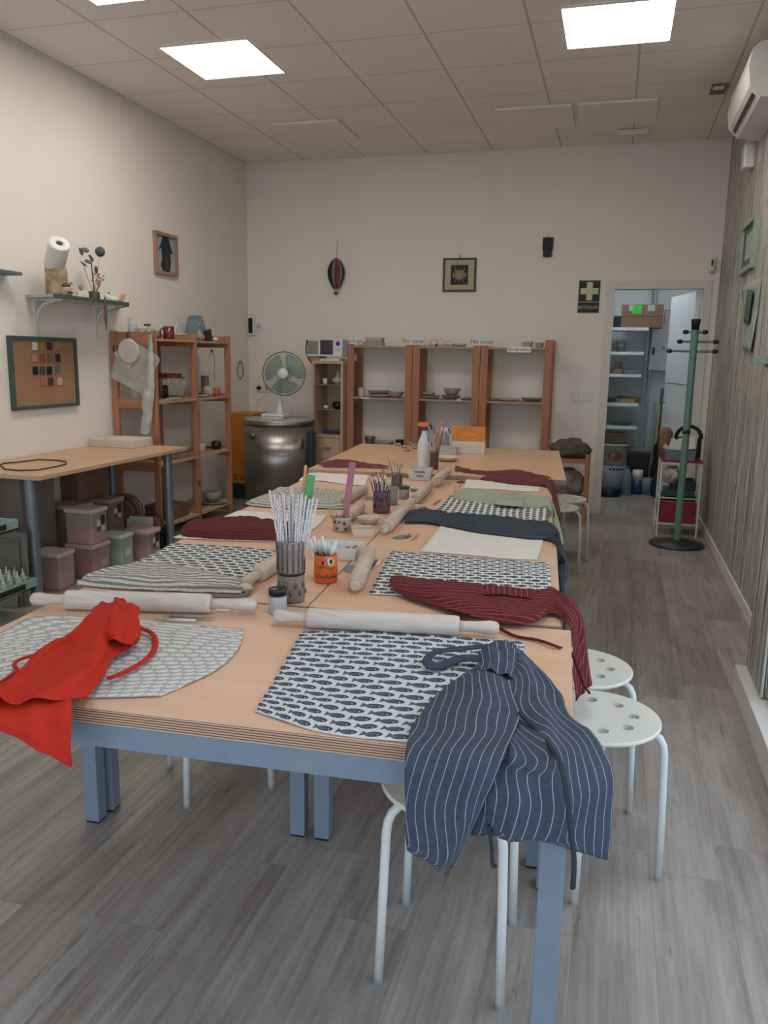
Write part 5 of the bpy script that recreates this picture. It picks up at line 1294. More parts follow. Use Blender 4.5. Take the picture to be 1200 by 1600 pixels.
# green shelf with brackets
SZ = 1.752; sy0, sy1 = 4.36, 5.20; sx = XL+.25
t = thing('wall_shelf', 'white wall shelf with green front edge and curved brackets', 'shelf', (XL+.12, 4.78, SZ))
MB().prism([(XL+.001, sy0+.05), (sx-.02, sy0), (sx, sy0+.01), (sx, sy1-.03), (sx-.03, sy1), (XL+.001, sy1+.22)], SZ-.018, SZ).to('board', pm('b7b9b0', .6), t)
MB().prism([(sx-.001, sy0-.004), (sx+.004, sy0), (sx+.004, sy1-.03), (sx-.026, sy1+.004), (XL+.001, sy1+.226), (XL+.001, sy1+.218), (sx-.03, sy1-.004), (sx-.002, sy1-.034), (sx-.002, sy0+.012)], SZ-.022, SZ+.003).to('green_edge', Mg_, t)
for y in (sy0+.13, 5.12):
    br = MB(); br.box((XL+.001, y-.012, SZ-.26), (XL+.012, y+.012, SZ-.019)); br.box((XL+.012, y-.012, SZ-.03), (XL+.21, y+.012, SZ-.019))
    br.tube([(XL+.010, y, SZ-.16), (XL+.03, y, SZ-.09), (XL+.08, y, SZ-.045), (XL+.16, y, SZ-.028)], .008, 8); br.to('bracket', M_white, t)
SX = XL+.14
def onS(px, py=465): # shelf-top point under picture column px at the shelf's middle depth
    P = LX(px, py, SX); P.z = SZ+.0035; return P
P = LX(90, 462, SX); P.z = SZ+.0035
t = vessel('utensil_holder', 'tall multi-coloured square tin with a paper roll stuck in it on the wall shelf', 'holder', P, [(.073, 0), (.075, .004), (.073, .165), (.070, .17)], [plain('painted_tin', 'a48a6a', .4, var=.55, scale=16)][0], seg=6, parts=True)
RA = LX(88, 428, SX); RB_ = LX(92, 398, SX+.03); d_ = (RB_-RA).normalized(); L_ = .19
RA = P+V((0, -.01, .172)); RB2 = V((.55, -.42, .62)).normalized()
t = thing('paper_roll', 'white kitchen paper roll tilted on top of the coloured tin', 'paper roll', RA)
MB().lathe([(.021, 0), (.058, 0), (.064, .006), (.064, .19), (.062, .195), (.021, .195), (.021, 0)], RA-RB2*.02+V((0, 0, .02)), RB2, 32).to('roll', M_paperw, t)
MB().lathe([(.0205, .001), (.0205, .194), (.019, .194), (.019, .001), (.0205, .001)], RA-RB2*.02+V((0, 0, .02)), RB2, 24).to('core', pm('6d5b4b', .8), t)
P = onS(88)+V((.085, -.01, 0)); t = thing('face_mug', 'little pink and black painted pot in front of the coloured tin', 'pot', P)
MB().lathe([(0, 0), (.03, 0), (.034, .03), (.03, .05), (0, .05)], P, seg=18).to('body', pm('b58f84', .4), t); MB().ball(B3(P, 0, 0, .06), .026, (1, 1, .7), 12).to('cap', pm('6a3c2a', .5), t)
MB().box((.02, -.02, .012), (.037, .02, .022), Matrix.Translation(P)).to('band', M_ink, t)
def figurine(label, P, c, hc, s=1.0):
    t = thing('figurine', label, 'figurine', P, 'small figurines on the wall shelf')
    MB().lathe([(0, 0), (.02*s, 0), (.024*s, .02*s), (.014*s, .045*s), (0, .048*s)], P, seg=16).to('body', pm(c, .5), t)
    MB().ball(B3(P, 0, 0, .06*s), .017*s, seg=12).to('head', pm(c, .5), t)
    for e in (-1, 1): MB().ball(B3(P, 0, e*.009*s, .085*s), .006*s, (.7, .8, 2.4), 8).to('ear', pm(hc, .6), t)
figurine('cream figurine with grey ears next to the coloured tin', onS(112), 'c7bda4', '8a7d70')
figurine('small brown-grey figurine right behind the cream one', onS(107)+V((-.05, .02, 0)), 'a8988a', '8a7365', .8)
P = onS(127); tag(MB().box((-.02, -.055, 0), (.02, .06, .05), Matrix.Translation(P), bevel=.008).to('white_block', pm('cfc8b8', .6)), 'cream ceramic block beside the flower pot', 'block')
P = onS(131)+V((-.02, 0, .0505)); tag(MB().ball(P+V((0, 0, .022)), .022, (.6, .9, 1), 10).to('heart_ornament', pm('93867b', .6)), 'small grey ornament on the cream block', 'ornament')
P = onS(147, 468); t = vessel('flower_pot', 'small dark glass pot of dried flowers and eucalyptus on the wall shelf', 'flower pot', P, [(.036, 0), (.042, .01), (.040, .05), (.038, .055)], pm('4c4a40', .25), parts=True)
random.seed(3)
def stem(pts, r=.002, c='5a4f42'): MB().tube([P+V(q) for q in pts], r, 6).to('stem', pm(c, .8), t)
stem([(0, 0, .03), (-.01, -.02, .10), (.0, -.07, .16), (.0, -.10, .22)]); stem([(0, 0, .03), (0, .0, .14), (0, -.01, .22), (.01, -.02, .26)], .004); stem([(0, .01, .03), (.01, .03, .15), (.02, .06, .31)], .0015, '8d8a80'); stem([(0, 0, .03), (0, .02, .12), (.01, .05, .17)])
MB().ball(P+V((.02, .065, .325)), .034, seg=14).to('pompom_flower', plain('grey_pompom', '54554e', .9, var=.6, scale=180), t)
for i, (y, z, ry) in enumerate([(-.10, .22, .4), (-.14, .30, 1.2), (-.10, .31, -.5), (-.02, .27, .9), (-.06, .24, -.3), (.0, .20, 1.5)]):
    m = MB(); c0 = P+V((.01*(i % 3), y, z)); 
    m.lathe([(0, 0), (.020, .004), (.027, .006), (.022, .012), (0, .015)], c0, (.6, math.sin(ry), math.cos(ry)), 10); m.to('eucalyptus_leaf', pm('62615a', .8), t)
for i in range(16):
    a = i*2.4; rr = .02+.0028*i; MB().ball(P+V((.02*math.sin(i), .05+rr*math.cos(a), .155+rr*math.sin(a))), .008, seg=6).to('pink_blossom', pm('b58472', .8), t)
stem([(0, .01, .04), (.02, .04, .10), (.03, .055, .15)], .006, 'a17a66')
# feather hanging from shelf
P = LX(164, 478, sx+.008); m = MB(); Z1 = LX(164, 517, sx+.008).z
m.sheet([[V((sx+.010, P.y-.004, SZ+.02)), V((sx+.011, P.y+.006, SZ+.02))], [V((sx+.010, P.y-.014, SZ-.04)), V((sx+.012, P.y+.014, SZ-.04))], [V((sx+.010, P.y-.015, Z1+.08)), V((sx+.012, P.y+.015, Z1+.08))], [V((sx+.010, P.y+.002, Z1)), V((sx+.011, P.y+.005, Z1))]], 6, 14, .003, 0, 1, False)
tag(m.to('leather_strap', pm('6e4b41', .7)), 'long brown pointed strap hanging from the front of the wall shelf', 'strap')
# lying white figurine with pink legs
P = onS(178, 470)+V((.0, 0, 0)); t = thing('lying_figurine', 'white figurine lying on its back with pink legs up, right end of the wall shelf', 'figurine', P)
MB().ball(B3(P, 0, 0, .022), .024, (1, 2.2, .9), 14).to('body', M_white, t); hd_ = MB().ball(B3(P, 0, -.075, .035), .021, (1, 1, 1), 12).to('head', M_white, t); MB().ball(B3(P, .008, -.07, .055), .008, seg=8).to('eye_patch', M_ink, hd_)
for e, yy in enumerate((.055, .085)):
    MB().tube([B3(P, .01*e, .03, .02), B3(P, .01, yy, .015), B3(P, .012, yy+.03, .06)], .009, 8).to('leg', pm('bb7f72', .6), t)

# things on the left rack ------------------------------------------------------
RZ = LS[0]+.0005; RXm = -3.40
def onR(px, z, X=-3.36, py=600):
    P = V((X, LX(px, py, X).y, z))
    for _ in range(4):
        q = P-CAM; P.y += 0; pxx = 600+F*q.dot(RT)/q.dot(FW)
        q2 = P+V((0, .01, 0))-CAM; g = (600+F*q2.dot(RT)/q2.dot(FW)-pxx)/.01; P.y += (px-pxx)/g
    return P
gg = 'glassware on the left rack'
P = onR(197, LT+.0005, -3.52); 
for (px, r, h, lab, mt, X, wl) in [(200, .035, .15, 'tall thin clear glass at the near end of the left rack top', M_glass, -3.45, 0), (208, .036, .11, 'slim clear glass behind the green bowls on the left rack', M_glass, -3.55, 0), (213, .045, .07, 'first pale green glass bowl on top of the left rack', M_gglass, -3.38, 0), (231, .05, .07, 'second pale green glass bowl holding a plant cutting', M_gglass, -3.38, 0), (246, .028, .065, 'small brown patterned pot on top of the left rack', pm('74604e', .4), -3.40, 0), (306, .03, .075, 'green glass jar in front of the blue lampshade', M_gglass, -3.45, 0)]:
    P = onR(px, RZ, X)
    if P.y < 5.29: P.y = 5.33 
    vessel('glass_vessel', lab, 'glass', P, [(r*.8, 0), (r, .01), (r, h)], mt, gg)
P = onR(231, RZ, -3.38); P.y = max(P.y, 5.33); t = thing('plant_cutting', 'small green plant cutting in the second green bowl', 'plant', P+V((0, 0, .006)))
MB().tube([B3(P, 0, 0, .006), B3(P, 0, .005, .09)], .0025, 6).to('stem', pm('4c5a3c', .7), t)
for e in (-1, 1): MB().ball(B3(P, 0, e*.022, .10), .018, (.5, 1.1, .55), 8).to('leaf', pm('39432f', .6), t)
mug_ = mug
P = onR(264, RZ, -3.32); t = vessel('mug', 'dark red mug on top of the left rack', 'mug', P, [(.040, 0), (.042, .004), (.042, .098)], pm('6a1a22', .25), parts=True)
MB().tube([B3(P, -.02, -.038, .08), B3(P, -.03, -.062, .076), B3(P, -.03, -.07, .05), B3(P, -.03, -.058, .026), B3(P, -.02, -.038, .02)], .006, 8).to('handle', pm('6a1a22', .25), t)
P = onR(280, RZ, -3.48); t = thing('ceramic_basket', 'white ceramic basket with looped handle behind the dark red mug', 'basket', P)
MB().lathe([(0, 0), (.05, 0), (.068, .03), (.066, .055), (.055, .055), (.05, .02), (0, .02)], P, seg=22).to('bowl', M_white, t)
MB().tube([B3(P, 0, .064*math.cos(PI*k/10), .05+.085*math.sin(PI*k/10)) for k in range(11)], .005, 8).to('handle', M_white, t)
P = onR(258, RZ, -3.50); vessel('cream_pot', 'cream pot between the brown pot and the dark red mug', 'pot', P, [(.035, 0), (.045, .01), (.045, .055)], pm('bfae96', .6))
P = onR(309, RZ, -3.50); t = thing('lamp_shade', 'blue-grey lampshade tipped over on the far end of the left rack top', 'lampshade', P)
MB().lathe([(.098, 0), (.062, .165), (.060, .165), (.096, 0), (.098, 0)], B3(P, 0, -.02, .045), (.1, -.30, .9), 28).to('shade', plain('blue_grey_fabric', '6a8088', .9, var=.05), t)
MB().lathe([(0, 0), (.05, 0), (.04, .012), (.012, .02), (.012, .06), (0, .06)], P, seg=18).to('foot', pm('6a8088', .5), t)
P = onR(312, RZ, -3.34); vessel('spotted_vase', 'round speckled vase with white cap near the far end of the left rack', 'vase', P, [(.025, 0), (.045, .025), (.042, .05), (.014, .075), (.010, .12), (.018, .125), (.020, .15)], plain('leopard_glaze', '98897a', .4, var=.75, scale=90))
P = onR(326, RZ, -3.33); tag(MB().box((-.012, -.05, 0), (.012, .05, .095), Matrix.Translation(P) @ Matrix.Rotation(.25, 4, 'X'), bevel=.003).to('dark_box', pm('3d1c1e', .5)), 'dark maroon box leaning at the far end of the left rack top', 'box')
P = onR(337, RZ, -3.33); tag(MB().ball(B3(P, 0, 0, .02), .024, (1, 1.2, .85), 12).to('figurine', M_white), 'small white figurine at the far end of the left rack top', 'figurine')
# second shelf
Z2 = LS[1]+.0005
P = onR(262, Z2, -3.42); P.y = min(max(P.y, 5.42), 5.70); t = thing('wire_rack', 'small chrome stand holding a red tray on the second shelf of the left rack', 'stand', P)
for e in (-1, 1): MB().tube([B3(P, -.10, e*.12, 0), B3(P, -.10, e*.12, .16), B3(P, .10, e*.12, .16), B3(P, .10, e*.12, 0)], .004, 8).to('side_wire', M_chrome, t)
MB().box((-.11, -.125, .165), (.11, .125, .172), Matrix.Translation(P)).to('top_plate', M_chrome, t)
tag(MB().box((-.09, -.11, .1725), (.09, .11, .20), Matrix.Translation(P), bevel=.004).to('red_tray', pm('7a2a24', .4)), 'dark red tray on the chrome stand in the left rack', 'tray')
P2_ = P+V((.02, -.03, 0)); tag(MB().lathe([(0, 0), (.02, 0), (.02, .10), (.012, .11), (0, .11)], P2_, seg=16).to('black_bottle', M_black), 'small black bottle under the chrome stand', 'bottle')
P = onR(212, Z2, -3.45); P.y = max(P.y, 5.34); vessel('dotted_vase', 'pale vase with black dots behind the hanging paper patterns', 'vase', P, [(.035, 0), (.04, .01), (.035, .10), (.028, .13)], fish('dotted_glaze', 'bdb5a8', '26231f', .03, .03))
for k, (px, c, rz_) in enumerate([(255, 'b7a078', .2), (263, 'a3947f', -.3), (272, 'b3aca0', .1)]):
    P = onR(px, Z2+.006*k, -3.28); tag(MB().box((-.03, -.07, 0), (.03, .07, .0055), Matrix.Translation(P) @ Matrix.Rotation(rz_*.3, 4, 'Z')).to('flat_tile', pm(c, .7)), ['tan', 'brown-grey', 'pale grey'][k]+' flat clay tile lying on the second shelf front of the left rack', 'tile', 'flat clay tiles')
P = onR(311, Z2, -3.33); vessel('flat_dish', 'pale flat dish on the second shelf behind the middle post of the left rack', 'dish', P, [(.05, 0), (.075, .012), (.08, .018)], pm('b6a894', .6))
P = onR(321, Z2, -3.40); vessel('tall_mug', 'tall speckled cylinder vase on the second shelf of the left rack', 'vase', P, [(.034, 0), (.036, .005), (.034, .17)], plain('speckled_tall', '6f655c', .5, var=.6, scale=70))
P = onR(326, Z2, -3.31); vessel('spotted_bowl', 'spotted round vase beside the orange candle pot', 'vase', P, [(.03, 0), (.048, .03), (.046, .06), (.036, .085)], plain('leopard_glaze_pale', 'a79b8b', .4, var=.7, scale=80))
P = onR(338, Z2, -3.31); vessel('orange_pot', 'orange pot on the second shelf of the left rack', 'pot', P, [(.028, 0), (.034, .02), (.034, .06), (.022, .075)], pm('a5602f', .4))
# third and bottom shelf
Z3 = LS[2]+.0005
P = onR(338, Z3, -3.33); tag(MB().lathe([(0, 0), (.038, 0), (.045, .025), (.045, .06), (.03, .075), (0, .078)], P, seg=10).to('dark_green_pot', pm('12211c', .2)), 'dark green glossy pot on the third shelf of the left rack', 'pot')
P = onR(314, Z3, -3.33); vessel('cream_cup', 'cream cup on the third shelf beside the middle post of the left rack', 'cup', P, [(.035, 0), (.038, .004), (.038, .08)], pm('b0a38f', .6))
P = onR(268, Z3, -3.38); 
for k in range(3): tag(MB().box((-.12, -.16, .022*k), (.12, .16, .022*k+.021), Matrix.Translation(P) @ Matrix.Rotation(.04*k-.04, 4, 'Z'), bevel=.002).to('clay_slab', pm(['8c6a52', '9d7d63', '7f5f49'][k], .8)), ['lowest', 'middle', 'topmost'][k]+' brown slab of the stack on the third shelf of the left rack', 'slab', 'brown slabs on the third shelf')
Z4 = LS[3]+.0005
P = onR(331, Z4+.020, -3.36); vessel('striped_bowl', 'white bowl with red stripes on the bottom shelf of the left rack', 'bowl', P, [(.045, 0), (.075, .04), (.088, .085)], stripes('striped_glaze', 'a79f90', '8c3f32', .02, .3))
m = MB(); 
P = onR(332, Z4, -3.36); vessel('plate', 'pale plate under the striped bowl on the left rack', 'plate', P, [(.09, 0), (.13, .012), (.135, .018)], pm('aba294', .6))
P = onR(290, Z4, -3.40); P.y = 5.62; tag(MB().box((-.12, -.15, 0), (.12, .15, .11), Matrix.Translation(P), bevel=.004).to('brown_box', pm('6d4b38', .8)), 'brown box on the bottom shelf of the left rack', 'box')
# hanging patterns and apron strings on the near frame
yf = 5.27-.0115
t = thing('hanging_patterns', 'paper plate and paper pattern sheets hanging on the near end of the left rack', 'paper patterns', (-3.42, yf-.02, 1.2))
hk = W(201, 519, yf-.006)
MB().tube([hk+V((0, .004, 0)), hk+V((0, -.022, -.005)), hk+V((0, -.02, -.035)), hk+V((0, -.008, -.04))], .005, 8).to('hook', M_dark, t)
def wsheet(pts, Y, mat, name, th=.0012):
    w_ = [W(x, y, Y) for x, y in pts]; m = MB(); Mx_ = Matrix(((1, 0, 0, 0), (0, 0, -1, Y), (0, 1, 0, 0), (0, 0, 0, 1)))
    m.prism([(p.x, p.z) for p in w_], 0, th, Mx_); return m.to(name, mat, t)
Mpat = plain('pattern_paper', 'a9a297', .7, var=.14, scale=14)
wsheet([(173, 590), (185, 540), (205, 531), (247, 556), (250, 563), (224, 617)], yf-.010, Mpat, 'pattern_sheet')
wsheet([(198, 533), (222, 552), (201, 576), (178, 552)], yf-.016, pm('c3bda9', .7), 'square_pattern')
P = W(201, 549, yf-.02); s_ = MB().lathe([(0, 0), (.088, 0), (.092, .004), (.075, .006), (0, .006)], P, (0, -1, 0), 32).to('paper_plate', pm('c2bcab', .7), t)
t = thing('apron', 'grey-white apron hanging on the near end post of the left rack', 'apron', (-3.26, yf-.03, .9))
m = MB(); Yh = yf-.024
m.sheet([[W(232, 524, Yh), W(236, 522, Yh-.012), W(238, 524, Yh)], [W(228, 575, Yh), W(234, 575, Yh-.022), W(241, 577, Yh)], [W(221, 615, Yh), W(232, 617, Yh-.032), W(241, 620, Yh)], [W(222, 650, Yh), W(231, 652, Yh-.03), W(238, 650, Yh)], [W(218, 677, Yh), W(229, 680, Yh-.028), W(234, 678, Yh)]], 16, 44, .0015, .012, 18, False, 4)
m.to('cloth', pm('bdb8ae', .9, coord='UV'), t)
MB().tube([W(236, 524, Yh-.004), W(237, 519, Yh-.004), W(239, 524, Yh-.004)], .004, 8).to('loop', pm('bdb8ae', .9, coord='UV'), t)
# wire dragonfly wall ornament seen through the rack
P = LX(331, 548, XL+.006); m = MB().ball(P, .014, (.5, 1.6, .8), 10); m.tube([P, P+V((.003, .05, -.08)), P+V((.003, .03, -.2)), P+V((.003, .05, -.30))], .0015, 6); m.tube([P, P+V((.003, -.06, -.04)), P+V((.003, -.05, -.07))], .0015, 6)
tag(m.to('wall_ornament', pm('4f463e', .7)), 'small dark wire ornament on the wall seen through the far bay of the left rack', 'ornament')

# ================================================================== DESK ON THE LEFT
t = thing('desk', 'long beech desk with grey round legs against the left wall', 'desk', (-3.28, 4.42, 0))
MB().box((XL+.005, 3.618, .715), (-2.955, 5.205, .74), bevel=.003).to('desktop', wood('beech_desk', 'c29a78', 'cfa987', 'y', 2, 9, .45), t)
for x, y in ((-3.085, 3.70), (-3.06, 5.10), (-3.53, 3.70), (-3.53, 5.10)):
    lg = MB().cyl((x, y, .02), (x, y, .714), .031, seg=22).to('leg', M_steelgrey, t); MB().cyl((x, y, 0), (x, y, .02), .026).to('foot', M_dark, lg)
tag(MB().box((-3.585, 4.93, .7405), (-3.235, 5.19, .800), bevel=.006).to('plaster_slab', pm('cdbfa9', .9)), 'thick cream plaster slab on the desk by the left rack', 'slab')
tag(MB().tube([T(x, y, .745) for x, y in ((0, 727), (8, 733), (30, 735), (60, 734), (88, 729), (103, 725), (103, 721), (88, 719), (60, 718), (28, 722), (5, 724))], .0042, 8, closed=True).to('cable', M_dark), 'dark cable looped on the left end of the desk', 'cable')
# containers
def lighten(hx, f): return ''.join('%02x' % min(255, int(int(hx[i:i+2], 16)*f)) for i in (0, 2, 4))
def container(label, x, y, w_, d_, h, rz_, c, lidc, z=0, sticker=None, handle=False, grp='plastic clay boxes under the desk', alpha=.8):
    c = lighten(c, 1.35); lidc = lighten(lidc, 1.25)
    t = thing('storage_box', label, 'storage box', (x, y, z), grp); M = rotz(rz_, (x, y, z))
    m = MB(); 
    def ringp(f, hh): return [M @ V((sx_*w_/2*f, sy_*d_/2*f, hh)) for sx_, sy_ in ((-1, -1), (1, -1), (1, 1), (-1, 1))]
    m.box((-w_/2*.9, -d_/2*.9, 0), (w_/2*.9, d_/2*.9, h*.42), M, bevel=.008); m.to('clay_filling', pm(c, .8), t)
    m = MB(); m.box((-w_/2*.93, -d_/2*.93, .0), (w_/2*.93, d_/2*.93, h-.02), M, bevel=.012); m.to('tub', glassy('tub_'+c+lidc, lidc, alpha*.6, .35) if ('tub_'+c+lidc) not in MATS else MATS['tub_'+c+lidc], t)
    MB().box((-w_/2, -d_/2, h-.028), (w_/2, d_/2, h), M, bevel=.008).to('lid', pm(lidc, .5), t)
    if sticker:
        for (sx_, sz_, sw, sh, sc_) in sticker: MB().box((w_/2*.93+.0006, sx_-sw/2, sz_), (w_/2*.93+.0016, sx_+sw/2, sz_+sh), M).to('sticker', pm(sc_, .6), t)
    if handle: MB().tube([M @ V((-w_/2, -d_/2, h-.015)), M @ V((-w_/2-.01, -d_/2-.02, h+.02)), M @ V((w_/2*.6, -d_/2-.03, h+.012)), M @ V((w_/2, -d_/2, h-.015))], .004, 8).to('handle', pm(lidc, .5), t)
st1 = [(-.01, .11, .035, .035, 'c9c3b8'), (.035, .115, .045, .06, '2d2926'), (.035, .075, .03, .03, 'c9c3b8'), (-.01, .075, .035, .03, '5d5142')]
container('pinkish box of clay nearest the leaning boards, on the floor', -3.20, 3.99, .20, .17, .225, .05, '9a665a', 'a69288')
container('pinkish box at the bottom of the two-box stack under the desk', -3.17, 4.29, .21, .19, .215, .02, '8c5248', 'a38378', sticker=[(.03, .06, .07, .05, 'b39a8c')])
container('tall pale box at the top of the two-box stack under the desk', -3.17, 4.29, .20, .18, .225, .02, '9b655a', '9b8f87', z=.2155, sticker=st1)
container('light green box with white writing under the desk', -3.14, 4.56, .17, .15, .22, .04, '7b8f6c', 'a0a894', sticker=[(.0, .07, .06, .05, 'c9cfc0')])
container('pink box with a raised handle beside the black crate', -3.10, 4.80, .20, .17, .205, .06, '94655c', 'a18b85', sticker=st1, handle=True)
container('grey box behind the two-box stack under the desk', -3.42, 4.46, .22, .2, .42, .0, '6b5f57', '8b8178')
container('pinkish box with black and white labels behind the pink handled box', -3.45, 4.88, .21, .19, .39, .0, '7f5a50', '8c7c73', sticker=[(q[0], q[1]+.17, q[2], q[3], q[4]) for q in st1])
def bin_(label, x0, x1, y0, y1, z0, z1, c): tag(MB().box((x0, y0, z0), (x1, y1, z1), bevel=.01).to('storage_bin', pm(lighten(c, 1.4), .6)), label, 'bin', 'dim bins stacked by the wall under the desk')
bin_('grey bin at the back under the desk, left of the brown one', -3.60, -3.40, 3.98, 4.30, .0, .66, '5d554d')
bin_('brown bin at the back under the desk, right of the grey one', -3.60, -3.46, 4.62, 4.97, .40, .66, '5b4136')
bin_('dark lower bin at the back under the desk', -3.60, -3.54, 4.34, 4.77, .0, .395, '46403a')
tag(MB().box((-3.612, 5.30, .62), (-3.606, 5.80, .98), bevel=.001).to('white_sheet', pm('a59d92', .8)), 'pale sheet leaning on the wall behind the left rack', 'sheet') if False else None
# crate
cr = (-3.22, 5.03, 0); t = thing('crate', 'black slatted plastic crate holding plates and clay slabs', 'crate', cr)
M = rotz(.03, cr); m = MB(); cw, cdp, ch = .24, .32, .155
for sx_ in (-1, 1):
    for k in range(4): m.box((sx_*cw/2-.003, -cdp/2, .004+k*.045), (sx_*cw/2+.003, cdp/2, .02+k*.045), M)
    for k in range(5): m.box((sx_*cw/2-.0045, -cdp/2+k*(cdp-.012)/4, 0), (sx_*cw/2+.0045, -cdp/2+k*(cdp-.012)/4+.012, ch), M)
for sy_ in (-1, 1):
    for k in range(4): m.box((-cw/2, sy_*cdp/2-.003, .004+k*.045), (cw/2, sy_*cdp/2+.003, .02+k*.045), M)
m.box((-cw/2, -cdp/2, 0), (cw/2, cdp/2, .004), M); m.to('slatted_body', M_black, t)
for k, (y, w_, h, c, tl, lab) in enumerate([(-.11, .20, .23, 'b7aea3', -.12, 'white'), (-.07, .20, .24, 'c4bcb0', -.08, 'second white'), (-.025, .2, .23, '8f4f42', .0, 'rust-red'), (.02, .2, .235, '9b5a4b', .04, 'second rust-red'), (.07, .2, .21, '8f8a84', .1, 'grey'), (.115, .2, .20, '6f6a66', .06, 'dark grey')]):
    tag(MB().box((-.09, -.009, 0), (.09, .009, h), M @ Matrix.Translation((0, y, .006)) @ Matrix.Rotation(tl, 4, 'X'), bevel=.005).to('slab', pm(c, .7)), lab+' slab standing upright in the black crate', 'slab', 'slabs standing in the crate')
for k in range(6):
    tag(MB().lathe([(0, 0), (.10, 0), (.135, .012), (.138, .018), (.10, .008), (0, .007)], V((-3.46, 5.055+.020*k, .235)), (.55, -1, .25+.06*k), 28).to('plate', pm(['6b2f2b', '8c7c72', '7c3a44', '948a80', '5f3a30', '9c9288'][k], .45)), ['dark red', 'beige', 'pinkish', 'grey', 'brown', 'pale'][k]+' round plate leaning in the row behind the crate', 'plate', 'plates leaning behind the crate')
tag(MB().box((-3.58, 5.00, .0), (-3.34, 5.20, .10), bevel=.004).to('plate_stand', pm('4a3a32', .8)), 'dark low box under the leaning plates', 'box')
# leaning boards
for k, (y, x1, z1, x0, c) in enumerate([(3.60, -3.06, .42, -3.60, '7c746b'), (3.575, -3.09, .385, -3.60, '6e665e'), (3.545, -3.10, .215, -3.55, '8a8176')]):
    tag(MB().box((x0, y, 0), (x1, y+.014, z1), Matrix.Translation((0, 0, 0)), bevel=.001).to('board', pm(c, .7)), ['tallest grey board standing under the near end of the desk', 'middle grey board standing under the near end of the desk', 'lowest small board in front of the standing boards'][k], 'board', 'boards standing under the desk')
# mint trays
Mm = pm('8ba398', .5)
def tray(label, x, yend, z0, z1, ylen=.55, xw=.34):
    t = thing('drawer_tray', label, 'tray', (x-xw/2, yend-ylen/2, z0), 'mint trays at the left edge')
    m = MB(); m.box((x-xw, yend-ylen, z0), (x, yend, z0+.005)); m.box((x-.012, yend-ylen, z0), (x, yend, z1)).box((x-xw, yend-ylen, z0), (x-xw+.012, yend, z1)).box((x-xw+.012, yend-.012, z0), (x-.012, yend, z1)).box((x-xw+.012, yend-ylen, z0), (x-.012, yend-ylen+.012, z1)); m.to('tray_body', Mm, t)
    MB().box((x+.0002, yend-ylen+.02, z0+.010), (x+.0012, yend-.085, z1-.010)).to('dark_slot', pm('191d1b', .7), t)
tray('lower mint-green tray full of squeeze bottles at the left edge', -2.9, 3.478, .166, .215)
tray('upper mint-green tray at the left edge of the view', -2.9, 3.371, .505, .555)
stp = thing('tray_stand', 'thin steel stand carrying the two mint trays', 'stand', (-3.07, 3.15, 0))
for x, y in ((-3.245, 2.94), (-3.245, 3.34)): MB().cyl((x-.012, y, 0), (x-.012, y, .60), .006).to('post', M_chrome, stp)
MB().box((-3.24, 2.93, .155), (-2.905, 3.36, .1655)).to('lower_rail', M_chrome, stp); MB().box((-3.24, 2.93, .494), (-2.905, 3.36, .5045)).to('upper_rail', M_chrome, stp)
MB().box((-3.262, 2.93, .155), (-3.24, 3.36, .165)).to('side_rail', M_chrome, stp); MB().box((-3.262, 2.93, .494), (-3.24, 3.36, .504)).to('side_rail', M_chrome, stp)
tag(MB().box((-.06, -.10, 0), (.06, .10, .02), Matrix.Translation((-3.0, 3.18, .5125)) @ Matrix.Rotation(-.0, 4, 'Y')).to('folded_card', M_paperw), 'folded white card lying in the upper mint tray', 'card')
k = 0
for i in range(3):
    for j in range(5):
        P = V((-2.945-.052*i+.01*(j % 2), 3.43-.052*j, .1715)); k += 1
        t = thing('squeeze_bottle', 'clear squeeze bottle with pointed nozzle standing in the lower mint tray', 'bottle', P, 'squeeze bottles in the mint tray')
        MB().lathe([(0, 0), (.019, 0), (.021, .004), (.021, .05), (.016, .06), (0, .061)], P, seg=14).to('body', MATS.get('bottle_milk') or glassy('bottle_milk', 'b4b39c', .75, .2), t)
        MB().lathe([(0, .061), (.012, .061), (.011, .07), (.006, .074), (.002, .105), (0, .106)], P, seg=12).to('nozzle', MATS.get('bottle_cap') or glassy('bottle_cap', 'c9cbc6', .7, .2), t)
for k, (z, dx) in enumerate(((0, 0), (.016, .02))): tag(MB().box((-3.12+dx, 3.05, z+.0005), (-2.84+dx, 3.42, z+.0155), bevel=.001).to('notebook', pm(['6f6860', '8f8a84'][k], .6)), ['lower', 'upper'][k]+' flat notebook on the floor below the mint trays', 'notebook', 'notebooks on the floor')

# ================================================================== RIGHT SIDE
# coat rack
CP = V((.545, 6.51, 0)); t = thing('coat_rack', 'green coat rack with black-tipped hooks and round black base', 'coat rack', CP)
MB().lathe([(0, 0), (.205, 0), (.21, .008), (.195, .022), (.10, .04), (.03, .046), (0, .046)], CP, seg=40).to('base', pm('2c2e31', .45), t)
MB().cyl(CP+V((0, 0, .046)), CP+V((0, 0, 1.64)), .0265, .0265, 20).to('pole', M_green, t)
MB().lathe([(0, 0), (.027, 0), (.034, .07), (.034, .078), (0, .08)], CP+V((0, 0, 1.64)), seg=20).to('top_cap', M_black, t)
MB().lathe([(.0268, 0), (.0295, .002), (.0295, .026), (.0268, .028), (.0268, 0)], CP+V((0, 0, .87)), seg=20).to('joint_ring', M_black, t)
for z, a, b in ((1.625, -.065, .07), (1.555, -.10, .15), (1.485, -.17, .15)):
    h_ = MB().cyl(CP+V((a, 0, z)), CP+V((b, 0, z)), .009, seg=12).to('hook_bar', M_steelgrey, t)
    for e in (a, b): MB().ball(CP+V((e, 0, z)), .017, (1.4, 1, 1), 12).to('black_tip', M_black, h_)
